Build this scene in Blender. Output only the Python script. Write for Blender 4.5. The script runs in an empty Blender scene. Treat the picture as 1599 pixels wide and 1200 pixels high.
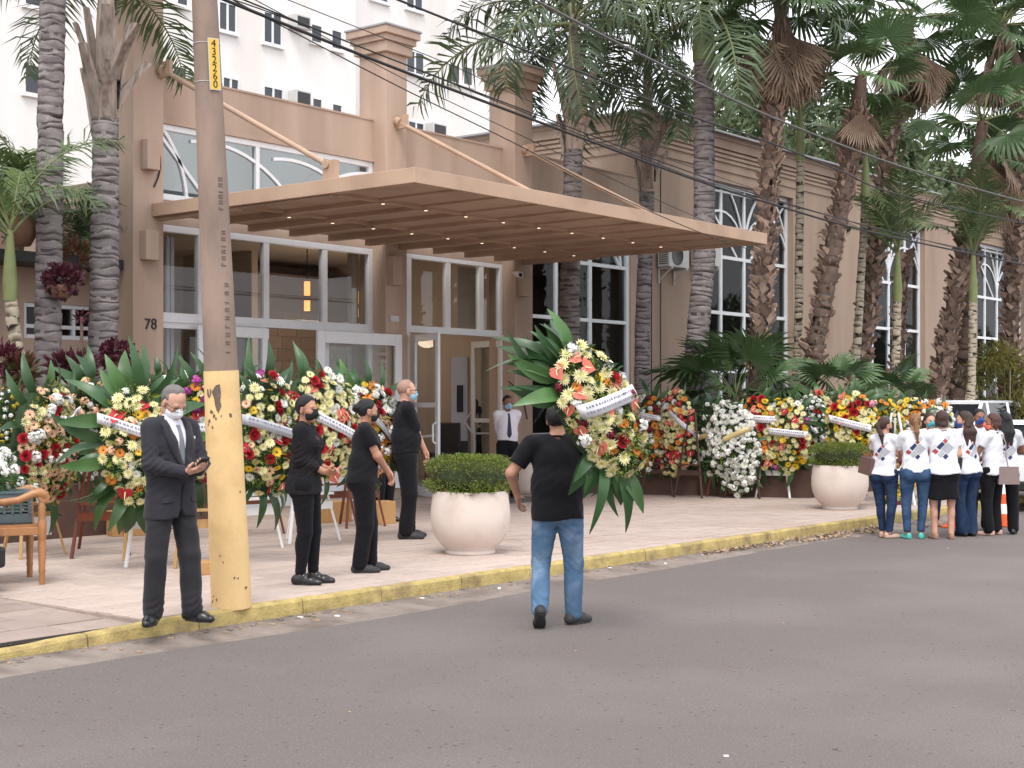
import bpy, math, random
import numpy as np
from mathutils import Vector, Matrix, Euler
from mathutils.bvhtree import BVHTree

random.seed(7)
rng = np.random.default_rng(7)
SC = bpy.context.scene
COL = SC.collection
PI = math.pi
R = math.radians

# ---------------------------------------------------------------- camera, sky, sun, exposure
CAM_H, FPX, CX, HY, IMG_W = 1.75, 2250.0, 800.0, 630.0, 1599.0
YAW = math.atan2(1807, 2250)            # facade (X) direction against the viewing direction
FW = (math.cos(YAW), math.sin(YAW))
RT = (math.sin(YAW), -math.cos(YAW))
cam_d = bpy.data.cameras.new('camera')
cam_d.lens = FPX / IMG_W * 36.0
cam_d.shift_y = 30.0 / IMG_W
cam_d.clip_start, cam_d.clip_end = 0.1, 2000
cam = bpy.data.objects.new('camera', cam_d)
COL.objects.link(cam)
cam.location = (0, 0, CAM_H)
cam.rotation_euler = (PI / 2, 0, math.atan2(FW[1], FW[0]) - PI / 2)
SC.camera = cam

SUN_EL, SUN_AZ = R(58), R(212)          # azimuth measured from +X towards +Y: the light comes from (-X,-Y)
w = bpy.data.worlds.new('World')
SC.world = w
w.use_nodes = True
nt = w.node_tree
nt.nodes.clear()
sky = nt.nodes.new('ShaderNodeTexSky')
sky.sky_type = 'NISHITA'
sky.sun_disc = False
sky.sun_elevation = SUN_EL
sky.sun_rotation = PI / 2 - SUN_AZ
sky.dust_density = 4
mixn = nt.nodes.new('ShaderNodeMix')
mixn.data_type = 'RGBA'
mixn.inputs['Factor'].default_value = 0.88
mixn.inputs['B'].default_value = (11.9, 12.0, 12.6, 1)      # closed white cloud deck
nt.links.new(sky.outputs['Color'], mixn.inputs['A'])
bgn = nt.nodes.new('ShaderNodeBackground')
bgn.inputs['Strength'].default_value = 0.10
nt.links.new(mixn.outputs['Result'], bgn.inputs['Color'])
outw = nt.nodes.new('ShaderNodeOutputWorld')
nt.links.new(bgn.outputs['Background'], outw.inputs['Surface'])

sun_d = bpy.data.lights.new('sun', 'SUN')
sun_d.energy = 1.5
sun_d.angle = R(25)
sun_d.color = (1.0, 0.955, 0.9)
sun = bpy.data.objects.new('sun', sun_d)
COL.objects.link(sun)
sdir = Vector((math.cos(SUN_EL) * math.cos(SUN_AZ), math.cos(SUN_EL) * math.sin(SUN_AZ), math.sin(SUN_EL)))
sun.rotation_euler = sdir.to_track_quat('Z', 'Y').to_euler()
sun.location = (0, 0, 30)

vs = SC.view_settings
vs.view_transform = 'Standard'
vs.look = 'None'
vs.exposure = 0.72
vs.gamma = 1.0
vs.use_curve_mapping = False
SC.cycles.max_bounces = 8
SC.cycles.transparent_max_bounces = 16


# ---------------------------------------------------------------- survey helpers: a sight line cut with a real plane
def ray(px, py):
    u, v = (px - CX) / FPX, (HY - py) / FPX
    return (FW[0] + u * RT[0], FW[1] + u * RT[1], v)


def G(px, py, z=0.15):
    d = ray(px, py)
    t = (z - CAM_H) / d[2]
    return Vector((t * d[0], t * d[1], z))


def AT(px, py, depth):
    d = ray(px, py)
    return Vector((depth * d[0], depth * d[1], CAM_H + depth * d[2]))


def WY(px, py, Y):
    d = ray(px, py)
    t = Y / d[1]
    return Vector((t * d[0], Y, CAM_H + t * d[2]))


def depth_of(p):
    return p[0] * FW[0] + p[1] * FW[1]


def heading(theta):      # degrees, 0 = away from the street corner, 90 = to the right of the view
    t = R(theta)
    x = math.cos(t) * FW[0] + math.sin(t) * RT[0]
    y = math.cos(t) * FW[1] + math.sin(t) * RT[1]
    return math.atan2(y, x) - PI / 2      # local +Y turned to the heading


# ---------------------------------------------------------------- materials
MATS = {}


def mat(name, col, rough=0.6, var=0.12, vscale=3.0, bump=0.0, bscale=30.0, spec=0.4, metal=0.0, rand=0.0, stretch=None,
        col2=None, c2scale=2.0, c2lo=0.45, c2hi=0.65, trans=0.0, sheen=0.0, coat=0.0):
    if name in MATS:
        return MATS[name]
    m = bpy.data.materials.new(name)
    m.use_nodes = True
    n, l = m.node_tree.nodes, m.node_tree.links
    b = n['Principled BSDF']
    b.inputs['Roughness'].default_value = rough
    b.inputs['Specular IOR Level'].default_value = spec
    b.inputs['Metallic'].default_value = metal
    if sheen:
        b.inputs['Sheen Weight'].default_value = sheen
    if coat:
        b.inputs['Coat Weight'].default_value = coat
        b.inputs['Coat Roughness'].default_value = 0.05
    tc = n.new('ShaderNodeTexCoord')
    vec = tc.outputs['Object']
    if stretch:
        mp = n.new('ShaderNodeMapping')
        mp.inputs['Scale'].default_value = stretch
        l.new(vec, mp.inputs['Vector'])
        vec = mp.outputs['Vector']
    nz = n.new('ShaderNodeTexNoise')
    nz.inputs['Scale'].default_value = vscale
    nz.inputs['Detail'].default_value = 6
    nz.inputs['Roughness'].default_value = 0.6
    l.new(vec, nz.inputs['Vector'])
    mr = n.new('ShaderNodeMapRange')
    mr.inputs['From Min'].default_value, mr.inputs['From Max'].default_value = 0.25, 0.75
    mr.inputs['To Min'].default_value, mr.inputs['To Max'].default_value = 1 - var, 1 + var
    l.new(nz.outputs['Fac'], mr.inputs['Value'])
    src = None
    if col2 is not None:
        n2 = n.new('ShaderNodeTexNoise')
        n2.inputs['Scale'].default_value = c2scale
        n2.inputs['Detail'].default_value = 5
        l.new(vec, n2.inputs['Vector'])
        m2 = n.new('ShaderNodeMapRange')
        m2.inputs['From Min'].default_value, m2.inputs['From Max'].default_value = c2lo, c2hi
        l.new(n2.outputs['Fac'], m2.inputs['Value'])
        mx = n.new('ShaderNodeMix')
        mx.data_type = 'RGBA'
        mx.inputs['A'].default_value = (*col, 1)
        mx.inputs['B'].default_value = (*col2, 1)
        l.new(m2.outputs['Result'], mx.inputs['Factor'])
        src = mx.outputs['Result']
    sc = n.new('ShaderNodeVectorMath')
    sc.operation = 'SCALE'
    if src:
        l.new(src, sc.inputs[0])
    else:
        sc.inputs[0].default_value = col
    l.new(mr.outputs['Result'], sc.inputs['Scale'])
    last = sc.outputs['Vector']
    if rand:
        oi = n.new('ShaderNodeObjectInfo')
        m3 = n.new('ShaderNodeMapRange')
        m3.inputs['To Min'].default_value, m3.inputs['To Max'].default_value = 1 - rand, 1 + rand
        l.new(oi.outputs['Random'], m3.inputs['Value'])
        s2 = n.new('ShaderNodeVectorMath')
        s2.operation = 'SCALE'
        l.new(last, s2.inputs[0])
        l.new(m3.outputs['Result'], s2.inputs['Scale'])
        last = s2.outputs['Vector']
    l.new(last, b.inputs['Base Color'])
    if trans:
        tr = n.new('ShaderNodeBsdfTranslucent')
        l.new(last, tr.inputs['Color'])
        ms = n.new('ShaderNodeMixShader')
        ms.inputs[0].default_value = trans
        l.new(b.outputs[0], ms.inputs[1])
        l.new(tr.outputs[0], ms.inputs[2])
        l.new(ms.outputs[0], n['Material Output'].inputs['Surface'])
    if bump:
        nb = n.new('ShaderNodeTexNoise')
        nb.inputs['Scale'].default_value = bscale
        nb.inputs['Detail'].default_value = 5
        l.new(vec, nb.inputs['Vector'])
        bp = n.new('ShaderNodeBump')
        bp.inputs['Strength'].default_value = bump
        bp.inputs['Distance'].default_value = 0.02
        l.new(nb.outputs['Fac'], bp.inputs['Height'])
        l.new(bp.outputs['Normal'], b.inputs['Normal'])
    MATS[name] = m
    return m


def glass_mat(name, tint, refl=1.0, rough=0.02):
    m = bpy.data.materials.new(name)
    m.use_nodes = True
    n, l = m.node_tree.nodes, m.node_tree.links
    n.remove(n['Principled BSDF'])
    t = n.new('ShaderNodeBsdfTransparent')
    t.inputs['Color'].default_value = (*tint, 1)
    g = n.new('ShaderNodeBsdfGlossy')
    g.inputs['Roughness'].default_value = rough
    f = n.new('ShaderNodeFresnel')
    f.inputs['IOR'].default_value = 1.5
    mu = n.new('ShaderNodeMath')
    mu.operation = 'MULTIPLY'
    mu.inputs[1].default_value = refl
    ge = n.new('ShaderNodeNewGeometry')          # reflect on the outer face only: a thin pane
    fr = n.new('ShaderNodeMath')
    fr.operation = 'SUBTRACT'
    fr.inputs[0].default_value = 1.0
    l.new(ge.outputs['Backfacing'], fr.inputs[1])
    m0 = n.new('ShaderNodeMath')
    m0.operation = 'MULTIPLY'
    l.new(f.outputs[0], m0.inputs[0])
    l.new(fr.outputs[0], m0.inputs[1])
    l.new(m0.outputs[0], mu.inputs[0])
    s = n.new('ShaderNodeMixShader')
    l.new(mu.outputs[0], s.inputs[0])
    l.new(t.outputs[0], s.inputs[1])
    l.new(g.outputs[0], s.inputs[2])
    l.new(s.outputs[0], n['Material Output'].inputs['Surface'])
    MATS[name] = m
    return m


def emit_mat(name, col, strength):
    m = bpy.data.materials.new(name)
    m.use_nodes = True
    b = m.node_tree.nodes['Principled BSDF']
    b.inputs['Base Color'].default_value = (*col, 1)
    b.inputs['Emission Color'].default_value = (*col, 1)
    b.inputs['Emission Strength'].default_value = strength
    MATS[name] = m
    return m


M = MATS
# building
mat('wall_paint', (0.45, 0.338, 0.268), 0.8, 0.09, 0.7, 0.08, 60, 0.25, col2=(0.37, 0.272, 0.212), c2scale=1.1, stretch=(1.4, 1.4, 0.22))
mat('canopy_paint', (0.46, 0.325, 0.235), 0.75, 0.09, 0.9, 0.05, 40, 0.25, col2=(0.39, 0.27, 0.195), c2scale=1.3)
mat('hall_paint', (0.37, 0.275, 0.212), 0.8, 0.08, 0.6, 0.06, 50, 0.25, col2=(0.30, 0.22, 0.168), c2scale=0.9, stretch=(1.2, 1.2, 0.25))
mat('cap_lead', (0.33, 0.33, 0.34), 0.6, 0.15, 3)
mat('white_frame', (0.72, 0.74, 0.76), 0.45, 0.05, 4, spec=0.5)
mat('far_wall', (0.78, 0.75, 0.73), 0.9, 0.05, 0.4, col2=(0.66, 0.62, 0.57), c2scale=0.5, c2lo=0.5, c2hi=0.8, stretch=(1, 1, 0.15))
mat('dark_pane', (0.035, 0.04, 0.05), 0.15, 0.2, 1.0, spec=0.5)
mat('ac_metal', (0.55, 0.54, 0.52), 0.5, 0.08, 6)
mat('dark_metal', (0.03, 0.03, 0.032), 0.5, 0.2, 8)
mat('inner_wall', (0.47, 0.395, 0.33), 0.8, 0.1, 1.2)
mat('inner_stone', (0.30, 0.23, 0.185), 0.7, 0.12, 2, rand=0.1)
mat('inner_dark', (0.24, 0.20, 0.17), 0.8, 0.15, 1)
mat('inner_floor', (0.26, 0.225, 0.195), 0.45, 0.1, 1)
mat('panel_grey', (0.42, 0.44, 0.48), 0.5, 0.05, 3)
mat('planter_red', (0.10, 0.055, 0.043), 0.8, 0.2, 5, 0.2, 40)
mat('soil', (0.05, 0.035, 0.025), 0.95, 0.35, 10, 0.6, 40)
# ground
mat('curtain', (0.62, 0.64, 0.66), 0.85, 0.06, 3)
mat('asphalt', (0.158, 0.137, 0.127), 0.85, 0.28, 75, 0.8, 110, 0.3, col2=(0.185, 0.163, 0.152), c2scale=0.45)
mat('concrete_gutter', (0.225, 0.188, 0.165), 0.9, 0.28, 3.0, 0.5, 60, 0.2, col2=(0.15, 0.125, 0.11), c2scale=2.2)
mat('paver', (0.45, 0.365, 0.32), 0.8, 0.12, 4, 0.12, 50, 0.25, rand=0.09, col2=(0.40, 0.315, 0.27), c2scale=0.7)
mat('mortar', (0.33, 0.26, 0.225), 0.9, 0.2, 6, 0.3, 60)
mat('driveway', (0.30, 0.235, 0.205), 0.85, 0.16, 2, 0.2, 40, 0.25, rand=0.1, col2=(0.24, 0.19, 0.17), c2scale=0.9)
mat('earth', (0.16, 0.13, 0.10), 0.95, 0.3, 1)
mat('kerb_yellow', (0.43, 0.335, 0.135), 0.85, 0.30, 9, 0.45, 50, 0.2, col2=(0.25, 0.19, 0.10), c2scale=4.2, c2lo=0.5, c2hi=0.75)
mat('iron', (0.03, 0.027, 0.025), 0.7, 0.2, 10)
def speckle(m, scale, lo, hi, col):
    n, l = m.node_tree.nodes, m.node_tree.links
    b = n['Principled BSDF']
    src = b.inputs['Base Color'].links[0].from_socket
    tc = n.new('ShaderNodeTexCoord')
    v = n.new('ShaderNodeTexVoronoi')
    v.inputs['Scale'].default_value = scale
    l.new(tc.outputs['Object'], v.inputs['Vector'])
    mr = n.new('ShaderNodeMapRange')
    mr.inputs['From Min'].default_value, mr.inputs['From Max'].default_value = lo, hi
    mr.inputs['To Min'].default_value, mr.inputs['To Max'].default_value = 1, 0
    l.new(v.outputs['Distance'], mr.inputs['Value'])
    sp = n.new('ShaderNodeSeparateColor')
    l.new(v.outputs['Color'], sp.inputs['Color'])
    gt = n.new('ShaderNodeMath')
    gt.operation = 'GREATER_THAN'
    gt.inputs[1].default_value = 0.72
    l.new(sp.outputs[0], gt.inputs[0])
    mu = n.new('ShaderNodeMath')
    mu.operation = 'MULTIPLY'
    l.new(mr.outputs['Result'], mu.inputs[0])
    l.new(gt.outputs[0], mu.inputs[1])
    mx = n.new('ShaderNodeMix')
    mx.data_type = 'RGBA'
    l.new(mu.outputs[0], mx.inputs['Factor'])
    l.new(src, mx.inputs['A'])
    mx.inputs['B'].default_value = (*col, 1)
    l.new(mx.outputs['Result'], b.inputs['Base Color'])


speckle(MATS['asphalt'], 16, 0.08, 0.22, (0.06, 0.052, 0.05))
speckle(MATS['asphalt'], 45, 0.10, 0.32, (0.24, 0.22, 0.205))
speckle(MATS['paver'], 9, 0.05, 0.20, (0.24, 0.185, 0.155))
# pole
mat('pole_concrete', (0.29, 0.215, 0.175), 0.9, 0.14, 2.5, 0.25, 40, 0.2, col2=(0.22, 0.165, 0.135), c2scale=3, stretch=(1, 1, 0.35))
mat('pole_mark', (0.14, 0.10, 0.082), 0.9, 0.2, 20)
mat('bark_scar', (0.075, 0.062, 0.06), 0.95, 0.3, 12)
mat('pole_yellow', (0.74, 0.52, 0.255), 0.75, 0.07, 3, 0.15, 30, 0.25, col2=(0.64, 0.43, 0.20), c2scale=3.5, c2lo=0.5, c2hi=0.7)
mat('pole_scar', (0.14, 0.105, 0.08), 0.9, 0.3, 30, 0.4, 60)
mat('plate_yellow', (0.72, 0.47, 0.06), 0.5, 0.05, 10)
mat('print_black', (0.012, 0.012, 0.014), 0.6, 0.1, 10)
mat('cable_black', (0.02, 0.02, 0.022), 0.6, 0.1, 5)
mat('cable_grey', (0.10, 0.095, 0.095), 0.6, 0.15, 5)
# plants
mat('bark_grey', (0.235, 0.21, 0.205), 0.9, 0.25, 6, 0.5, 40, 0.2, stretch=(1, 1, 2.5), col2=(0.15, 0.132, 0.13), c2scale=4)
mat('bark_pale', (0.38, 0.33, 0.25), 0.85, 0.2, 8, 0.3, 50, 0.2, stretch=(1, 1, 3))
mat('bark_brown', (0.13, 0.09, 0.07), 0.9, 0.3, 8, 0.5, 50, 0.2)
mat('boot', (0.27, 0.19, 0.15), 0.85, 0.35, 14, 0.4, 60, 0.2, rand=0.5)
mat('boot_pale', (0.36, 0.30, 0.26), 0.85, 0.25, 9, 0.4, 60, 0.2, rand=0.2, stretch=(3, 3, 0.6), col2=(0.20, 0.15, 0.12), c2scale=4)
mat('crownshaft', (0.17, 0.20, 0.075), 0.5, 0.15, 5, rand=0.1)
mat('frond', (0.088, 0.130, 0.055), 0.5, 0.25, 2, rand=0.3, trans=0.18)
mat('frond_blue', (0.078, 0.118, 0.060), 0.5, 0.25, 2, rand=0.3, trans=0.15)
mat('frond_light', (0.11, 0.165, 0.05), 0.5, 0.2, 2, rand=0.25, trans=0.2)
mat('fan_green', (0.080, 0.140, 0.055), 0.45, 0.2, 3, rand=0.3, trans=0.18)
mat('fan_dead', (0.27, 0.195, 0.14), 0.85, 0.25, 4, rand=0.35, trans=0.1)
mat('rachis', (0.15, 0.17, 0.07), 0.6, 0.2, 5)
mat('bush_leaf', (0.13, 0.18, 0.025), 0.55, 0.4, 12, trans=0.2, col2=(0.17, 0.19, 0.045), c2scale=6)
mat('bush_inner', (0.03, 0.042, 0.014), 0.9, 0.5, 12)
mat('bamboo_leaf', (0.17, 0.155, 0.032), 0.6, 0.35, 4, trans=0.2, col2=(0.10, 0.105, 0.03), c2scale=3)
mat('tree_leaf', (0.12, 0.16, 0.075), 0.6, 0.35, 0.8, trans=0.2, col2=(0.07, 0.10, 0.05), c2scale=0.8)
mat('red_leaf', (0.10, 0.02, 0.035), 0.5, 0.4, 8, rand=0.2, trans=0.15, col2=(0.07, 0.018, 0.028), c2scale=9)
mat('croton_leaf', (0.13, 0.05, 0.03), 0.5, 0.4, 8, rand=0.3, col2=(0.05, 0.07, 0.025), c2scale=8)
mat('dry_leaf', (0.33, 0.235, 0.15), 0.9, 0.4, 14)
mat('leaf_dark', (0.034, 0.088, 0.028), 0.38, 0.22, 5, spec=0.5, rand=0.25, trans=0.12)
mat('leaf_mid', (0.065, 0.145, 0.042), 0.40, 0.22, 5, spec=0.5, rand=0.3, trans=0.15)
mat('moss', (0.022, 0.045, 0.016), 0.9, 0.4, 20)
mat('lime_leaf', (0.22, 0.27, 0.04), 0.6, 0.3, 10, rand=0.2, trans=0.15)
# flowers
for nm, c in dict(fl_white=(0.80, 0.80, 0.76), fl_cream=(0.80, 0.74, 0.42), fl_yellow=(0.78, 0.52, 0.04), fl_peach=(0.78, 0.50, 0.32),
                  fl_orange=(0.72, 0.25, 0.04), fl_red=(0.50, 0.03, 0.045), fl_coral=(0.74, 0.20, 0.15), fl_magenta=(0.42, 0.06, 0.30),
                  fl_pink=(0.72, 0.32, 0.40), fl_wine=(0.20, 0.015, 0.04), fl_mustard=(0.42, 0.33, 0.03)).items():
    mat(nm, c, 0.6, 0.12, 18, rand=0.15, trans=0.15, spec=0.3)
mat('fl_green_eye', (0.45, 0.48, 0.08), 0.7, 0.2, 30)
mat('fl_dark_eye', (0.12, 0.05, 0.02), 0.8, 0.2, 30)
mat('spadix', (0.80, 0.70, 0.40), 0.6, 0.1, 20)
mat('ribbon_white', (0.74, 0.73, 0.76), 0.35, 0.03, 5, spec=0.5)
mat('ribbon_silver', (0.42, 0.43, 0.46), 0.3, 0.08, 5, spec=0.5)
mat('ribbon_gold', (0.52, 0.40, 0.17), 0.35, 0.08, 5, spec=0.5)
mat('ribbon_ink', (0.25, 0.25, 0.30), 0.7, 0.05, 5)
# timber
mat('wood_light', (0.48, 0.29, 0.12), 0.55, 0.18, 3, rand=0.1, stretch=(8, 8, 0.8))
mat('wood_red', (0.16, 0.045, 0.025), 0.4, 0.2, 3, rand=0.1, stretch=(8, 8, 0.8))
mat('wood_dark', (0.055, 0.028, 0.018), 0.5, 0.2, 3, rand=0.1, stretch=(8, 8, 0.8))
mat('wood_bench', (0.36, 0.17, 0.07), 0.42, 0.2, 2.5, stretch=(6, 6, 1), spec=0.5)
mat('paint_white', (0.76, 0.76, 0.75), 0.45, 0.05, 6)
mat('card', (0.44, 0.25, 0.10), 0.8, 0.08, 4)
mat('crate_blue', (0.10, 0.14, 0.155), 0.5, 0.12, 5)
# cars and cones
mat('car_white', (0.76, 0.78, 0.82), 0.25, 0.02, 3, spec=0.5, coat=0.8)
mat('car_dark', (0.045, 0.05, 0.055), 0.25, 0.05, 3, spec=0.5, coat=0.8)
mat('tyre', (0.018, 0.018, 0.018), 0.85, 0.2, 20)
mat('rim', (0.42, 0.42, 0.44), 0.35, 0.05, 10, metal=0.7)
mat('car_glass', (0.015, 0.018, 0.022), 0.06, 0.05, 1, spec=0.35)
mat('lamp_red', (0.35, 0.01, 0.01), 0.2, 0.05, 8)
mat('cone_orange', (0.66, 0.11, 0.025), 0.6, 0.1, 8)
# pots
mat('pot_white', (0.66, 0.57, 0.51), 0.75, 0.06, 2.0, 0.12, 25, 0.3, col2=(0.50, 0.41, 0.345), c2scale=2.6, c2lo=0.5, c2hi=0.8)
mat('pot_clay', (0.22, 0.12, 0.08), 0.8, 0.2, 5)
# people
for nm, c in dict(skin_light=(0.52, 0.30, 0.22), skin_tan=(0.42, 0.225, 0.15), skin_brown=(0.24, 0.115, 0.075), skin_pale=(0.58, 0.36, 0.28)).items():
    mat(nm, c, 0.5, 0.10, 9, spec=0.35, col2=(c[0] * 0.9, c[1] * 0.78, c[2] * 0.74), c2scale=14)
mat('suit', (0.026, 0.025, 0.032), 0.8, 0.12, 4, 0.12, 120, 0.2, sheen=0.08)
mat('suit_trouser', (0.017, 0.0165, 0.020), 0.75, 0.12, 4, 0.12, 120, 0.25, sheen=0.12)
mat('black_cloth', (0.0075, 0.0075, 0.010), 0.85, 0.2, 4, 0.15, 90, 0.2, sheen=0.05)
mat('black_trouser', (0.0062, 0.0062, 0.0085), 0.85, 0.2, 4, 0.15, 90, 0.18, sheen=0.04)
mat('lace', (0.012, 0.011, 0.013), 0.85, 0.3, 14, 0.4, 50, 0.2, col2=(0.12, 0.075, 0.06), c2scale=9, c2lo=0.66, c2hi=0.70)
mat('tee_white', (0.66, 0.66, 0.70), 0.85, 0.06, 5, 0.1, 90, 0.2)
mat('shirt_white', (0.66, 0.64, 0.70), 0.8, 0.04, 5, 0.1, 90, 0.2)
mat('jeans_light', (0.085, 0.155, 0.255), 0.85, 0.28, 7, 0.3, 140, 0.15, col2=(0.20, 0.28, 0.385), c2scale=4.0, c2lo=0.50, c2hi=0.72)
mat('jeans_dark', (0.014, 0.027, 0.068), 0.85, 0.25, 6, 0.25, 140, 0.2, col2=(0.026, 0.05, 0.105), c2scale=4)
mat('jeans_mid', (0.024, 0.055, 0.125), 0.85, 0.25, 6, 0.25, 140, 0.2, col2=(0.055, 0.10, 0.18), c2scale=4)
mat('shoe_black', (0.012, 0.012, 0.014), 0.28, 0.1, 8, spec=0.5)
mat('shoe_dull', (0.028, 0.027, 0.029), 0.6, 0.15, 10)
mat('sandal_tan', (0.30, 0.17, 0.12), 0.6, 0.1, 10)
mat('shoe_teal', (0.07, 0.42, 0.36), 0.5, 0.05, 10)
mat('shoe_nude', (0.48, 0.31, 0.24), 0.55, 0.05, 10)
mat('hair_black', (0.008, 0.007, 0.008), 0.45, 0.3, 20, 0.5, 60, 0.4, stretch=(6, 6, 1))
mat('hair_brown', (0.045, 0.020, 0.014), 0.45, 0.3, 20, 0.5, 60, 0.4, stretch=(6, 6, 1))
mat('hair_red', (0.075, 0.028, 0.02), 0.45, 0.3, 20, 0.5, 60, 0.4, stretch=(6, 6, 1))
mat('hair_blond', (0.23, 0.115, 0.05), 0.45, 0.3, 20, 0.5, 60, 0.4, stretch=(6, 6, 1))
mat('hair_grey', (0.16, 0.145, 0.14), 0.5, 0.35, 24, 0.5, 60, 0.4, stretch=(6, 6, 1))
mat('hair_stubble', (0.33, 0.20, 0.155), 0.6, 0.15, 40, 0.3, 120, 0.3)
mat('mask_white', (0.75, 0.75, 0.77), 0.8, 0.04, 10)
mat('mask_black', (0.012, 0.012, 0.014), 0.85, 0.1, 10)
mat('mask_blue', (0.25, 0.47, 0.62), 0.8, 0.05, 10)
mat('mask_navy', (0.03, 0.07, 0.25), 0.8, 0.05, 10)
mat('mask_orange', (0.72, 0.16, 0.11), 0.8, 0.05, 10)
mat('mask_teal', (0.06, 0.32, 0.38), 0.8, 0.05, 10)
mat('tie_navy', (0.018, 0.012, 0.05), 0.5, 0.1, 20)
mat('tie_grey', (0.15, 0.165, 0.19), 0.45, 0.1, 30)
mat('eye_dark', (0.02, 0.014, 0.012), 0.2, 0.1, 10)
mat('bag_black', (0.014, 0.014, 0.016), 0.5, 0.1, 10)
mat('bag_taupe', (0.22, 0.165, 0.15), 0.55, 0.08, 6, 0.1, 80)
mat('bag_brown', (0.13, 0.075, 0.065), 0.55, 0.08, 6, 0.1, 80)
mat('print_navy', (0.025, 0.035, 0.10), 0.8, 0.05, 10)
mat('print_brick', (0.30, 0.06, 0.065), 0.8, 0.05, 10)
mat('print_grey', (0.36, 0.37, 0.40), 0.8, 0.12, 40)
emit_mat('lamp_glow', (1.0, 0.38, 0.10), 1.1)
emit_mat('spot_glow', (1.0, 0.80, 0.55), 0.9)
glass_mat('glass', (0.90, 0.92, 0.92), 1.15)
glass_mat('glass_clear', (0.93, 0.95, 0.95), 1.0)
glass_mat('glass_dark', (0.60, 0.64, 0.65), 0.5)


# ---------------------------------------------------------------- mesh builder
class MB:
    def __init__(s):
        s.v, s.f, s.m, s.sm = [], [], [], []

    def add(s, V, F, mi=0, smooth=False):
        o = len(s.v)
        s.v.extend([tuple(p) for p in V])
        for q in F:
            s.f.append([i + o for i in q])
            s.m.append(mi)
            s.sm.append(smooth)

    def box(s, x0, y0, z0, x1, y1, z1, mi=0, mx=None):
        V = [Vector(p) for p in ((x0, y0, z0), (x1, y0, z0), (x1, y1, z0), (x0, y1, z0), (x0, y0, z1), (x1, y0, z1), (x1, y1, z1), (x0, y1, z1))]
        if mx is not None:
            V = [mx @ p for p in V]
        s.add(V, [(0, 3, 2, 1), (4, 5, 6, 7), (0, 1, 5, 4), (1, 2, 6, 5), (2, 3, 7, 6), (3, 0, 4, 7)], mi)
        return s

    def bar(s, a, b, wd, th, mi=0, up=(0, 0, 1)):
        a, b = Vector(a), Vector(b)
        d = b - a
        z = d.normalized()
        x = Vector(up).cross(z)
        if x.length < 1e-4:
            x = Vector((1, 0, 0))
        x.normalize()
        y = z.cross(x)
        mx = Matrix(((x.x, y.x, z.x, a.x), (x.y, y.y, z.y, a.y), (x.z, y.z, z.z, a.z), (0, 0, 0, 1)))
        return s.box(-wd / 2, -th / 2, 0, wd / 2, th / 2, d.length, mi, mx)

    def tube(s, pts, rad, n=8, mi=0, cap=True, smooth=True):
        pts = [Vector(p) for p in pts]
        if not hasattr(rad, '__len__'):
            rad = [rad] * len(pts)
        V, F = [], []
        ref = None
        for i, p in enumerate(pts):
            t = (pts[min(i + 1, len(pts) - 1)] - pts[max(i - 1, 0)]).normalized()
            if ref is None:
                ref = Vector((1, 0, 0)) if abs(t.x) < 0.9 else Vector((0, 1, 0))
            x = (ref - t * ref.dot(t)).normalized()
            ref = x
            y = t.cross(x)
            for k in range(n):
                a = 2 * PI * k / n
                V.append(p + (x * math.cos(a) + y * math.sin(a)) * rad[i])
        for i in range(len(pts) - 1):
            for k in range(n):
                k2 = (k + 1) % n
                F.append((i * n + k, i * n + k2, (i + 1) * n + k2, (i + 1) * n + k))
        s.add(V, F, mi, smooth)
        if cap:
            s.add(V[:n], [tuple(range(n))[::-1]], mi)
            s.add(V[-n:], [tuple(range(n))], mi)
        return s

    def lathe(s, prof, n=32, c=(0, 0, 0), mi=0, smooth=True):
        V, F = [], []
        for r, z in prof:
            for k in range(n):
                a = 2 * PI * k / n
                V.append((c[0] + r * math.cos(a), c[1] + r * math.sin(a), c[2] + z))
        for i in range(len(prof) - 1):
            for k in range(n):
                k2 = (k + 1) % n
                F.append((i * n + k, i * n + k2, (i + 1) * n + k2, (i + 1) * n + k))
        s.add(V, F, mi, smooth)
        return s

    def prism(s, poly, y0, y1, mi=0, mx=None, smooth=False):      # polygon in x,z pushed along y
        n = len(poly)
        V = [Vector((p[0], y0, p[1])) for p in poly] + [Vector((p[0], y1, p[1])) for p in poly]
        if mx is not None:
            V = [mx @ p for p in V]
        s.add(V, [tuple(range(n)), tuple(range(2 * n - 1, n - 1, -1))], mi)
        s.add(V, [(i, i + n, (i + 1) % n + n, (i + 1) % n) for i in range(n)], mi, smooth)
        return s

    def mesh(s, name, mats):
        me = bpy.data.meshes.new(name)
        me.from_pydata(s.v, [], s.f)
        for m in mats:
            me.materials.append(M[m] if isinstance(m, str) else m)
        me.polygons.foreach_set('material_index', s.m)
        me.polygons.foreach_set('use_smooth', s.sm)
        me.update()
        return me


def link(name, data, parent=None, loc=None, rot=None, scale=None, mx=None):
    o = bpy.data.objects.new(name, data)
    COL.objects.link(o)
    if parent is not None:
        o.parent = parent
    if mx is not None:
        o.matrix_local = mx
    else:
        if loc is not None:
            o.location = loc
        if rot is not None:
            o.rotation_euler = rot
        if scale is not None:
            o.scale = scale if hasattr(scale, '__len__') else (scale,) * 3
    return o


def put(name, mb, mats, parent=None, loc=None, rot=None, bevel=0.0, kind=None, label=None, mx=None):
    if isinstance(mats, str):
        mats = [mats]
    o = link(name, mb.mesh(name, mats), parent, loc, rot, mx=mx)
    if bevel:
        b = o.modifiers.new('soft_edges', 'BEVEL')
        b.width = bevel
        b.segments = 2
        b.limit_method = 'ANGLE'
        b.angle_limit = R(40)
    if kind:
        o['kind'] = kind
    if label:
        o['label'] = label
    return o


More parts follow.
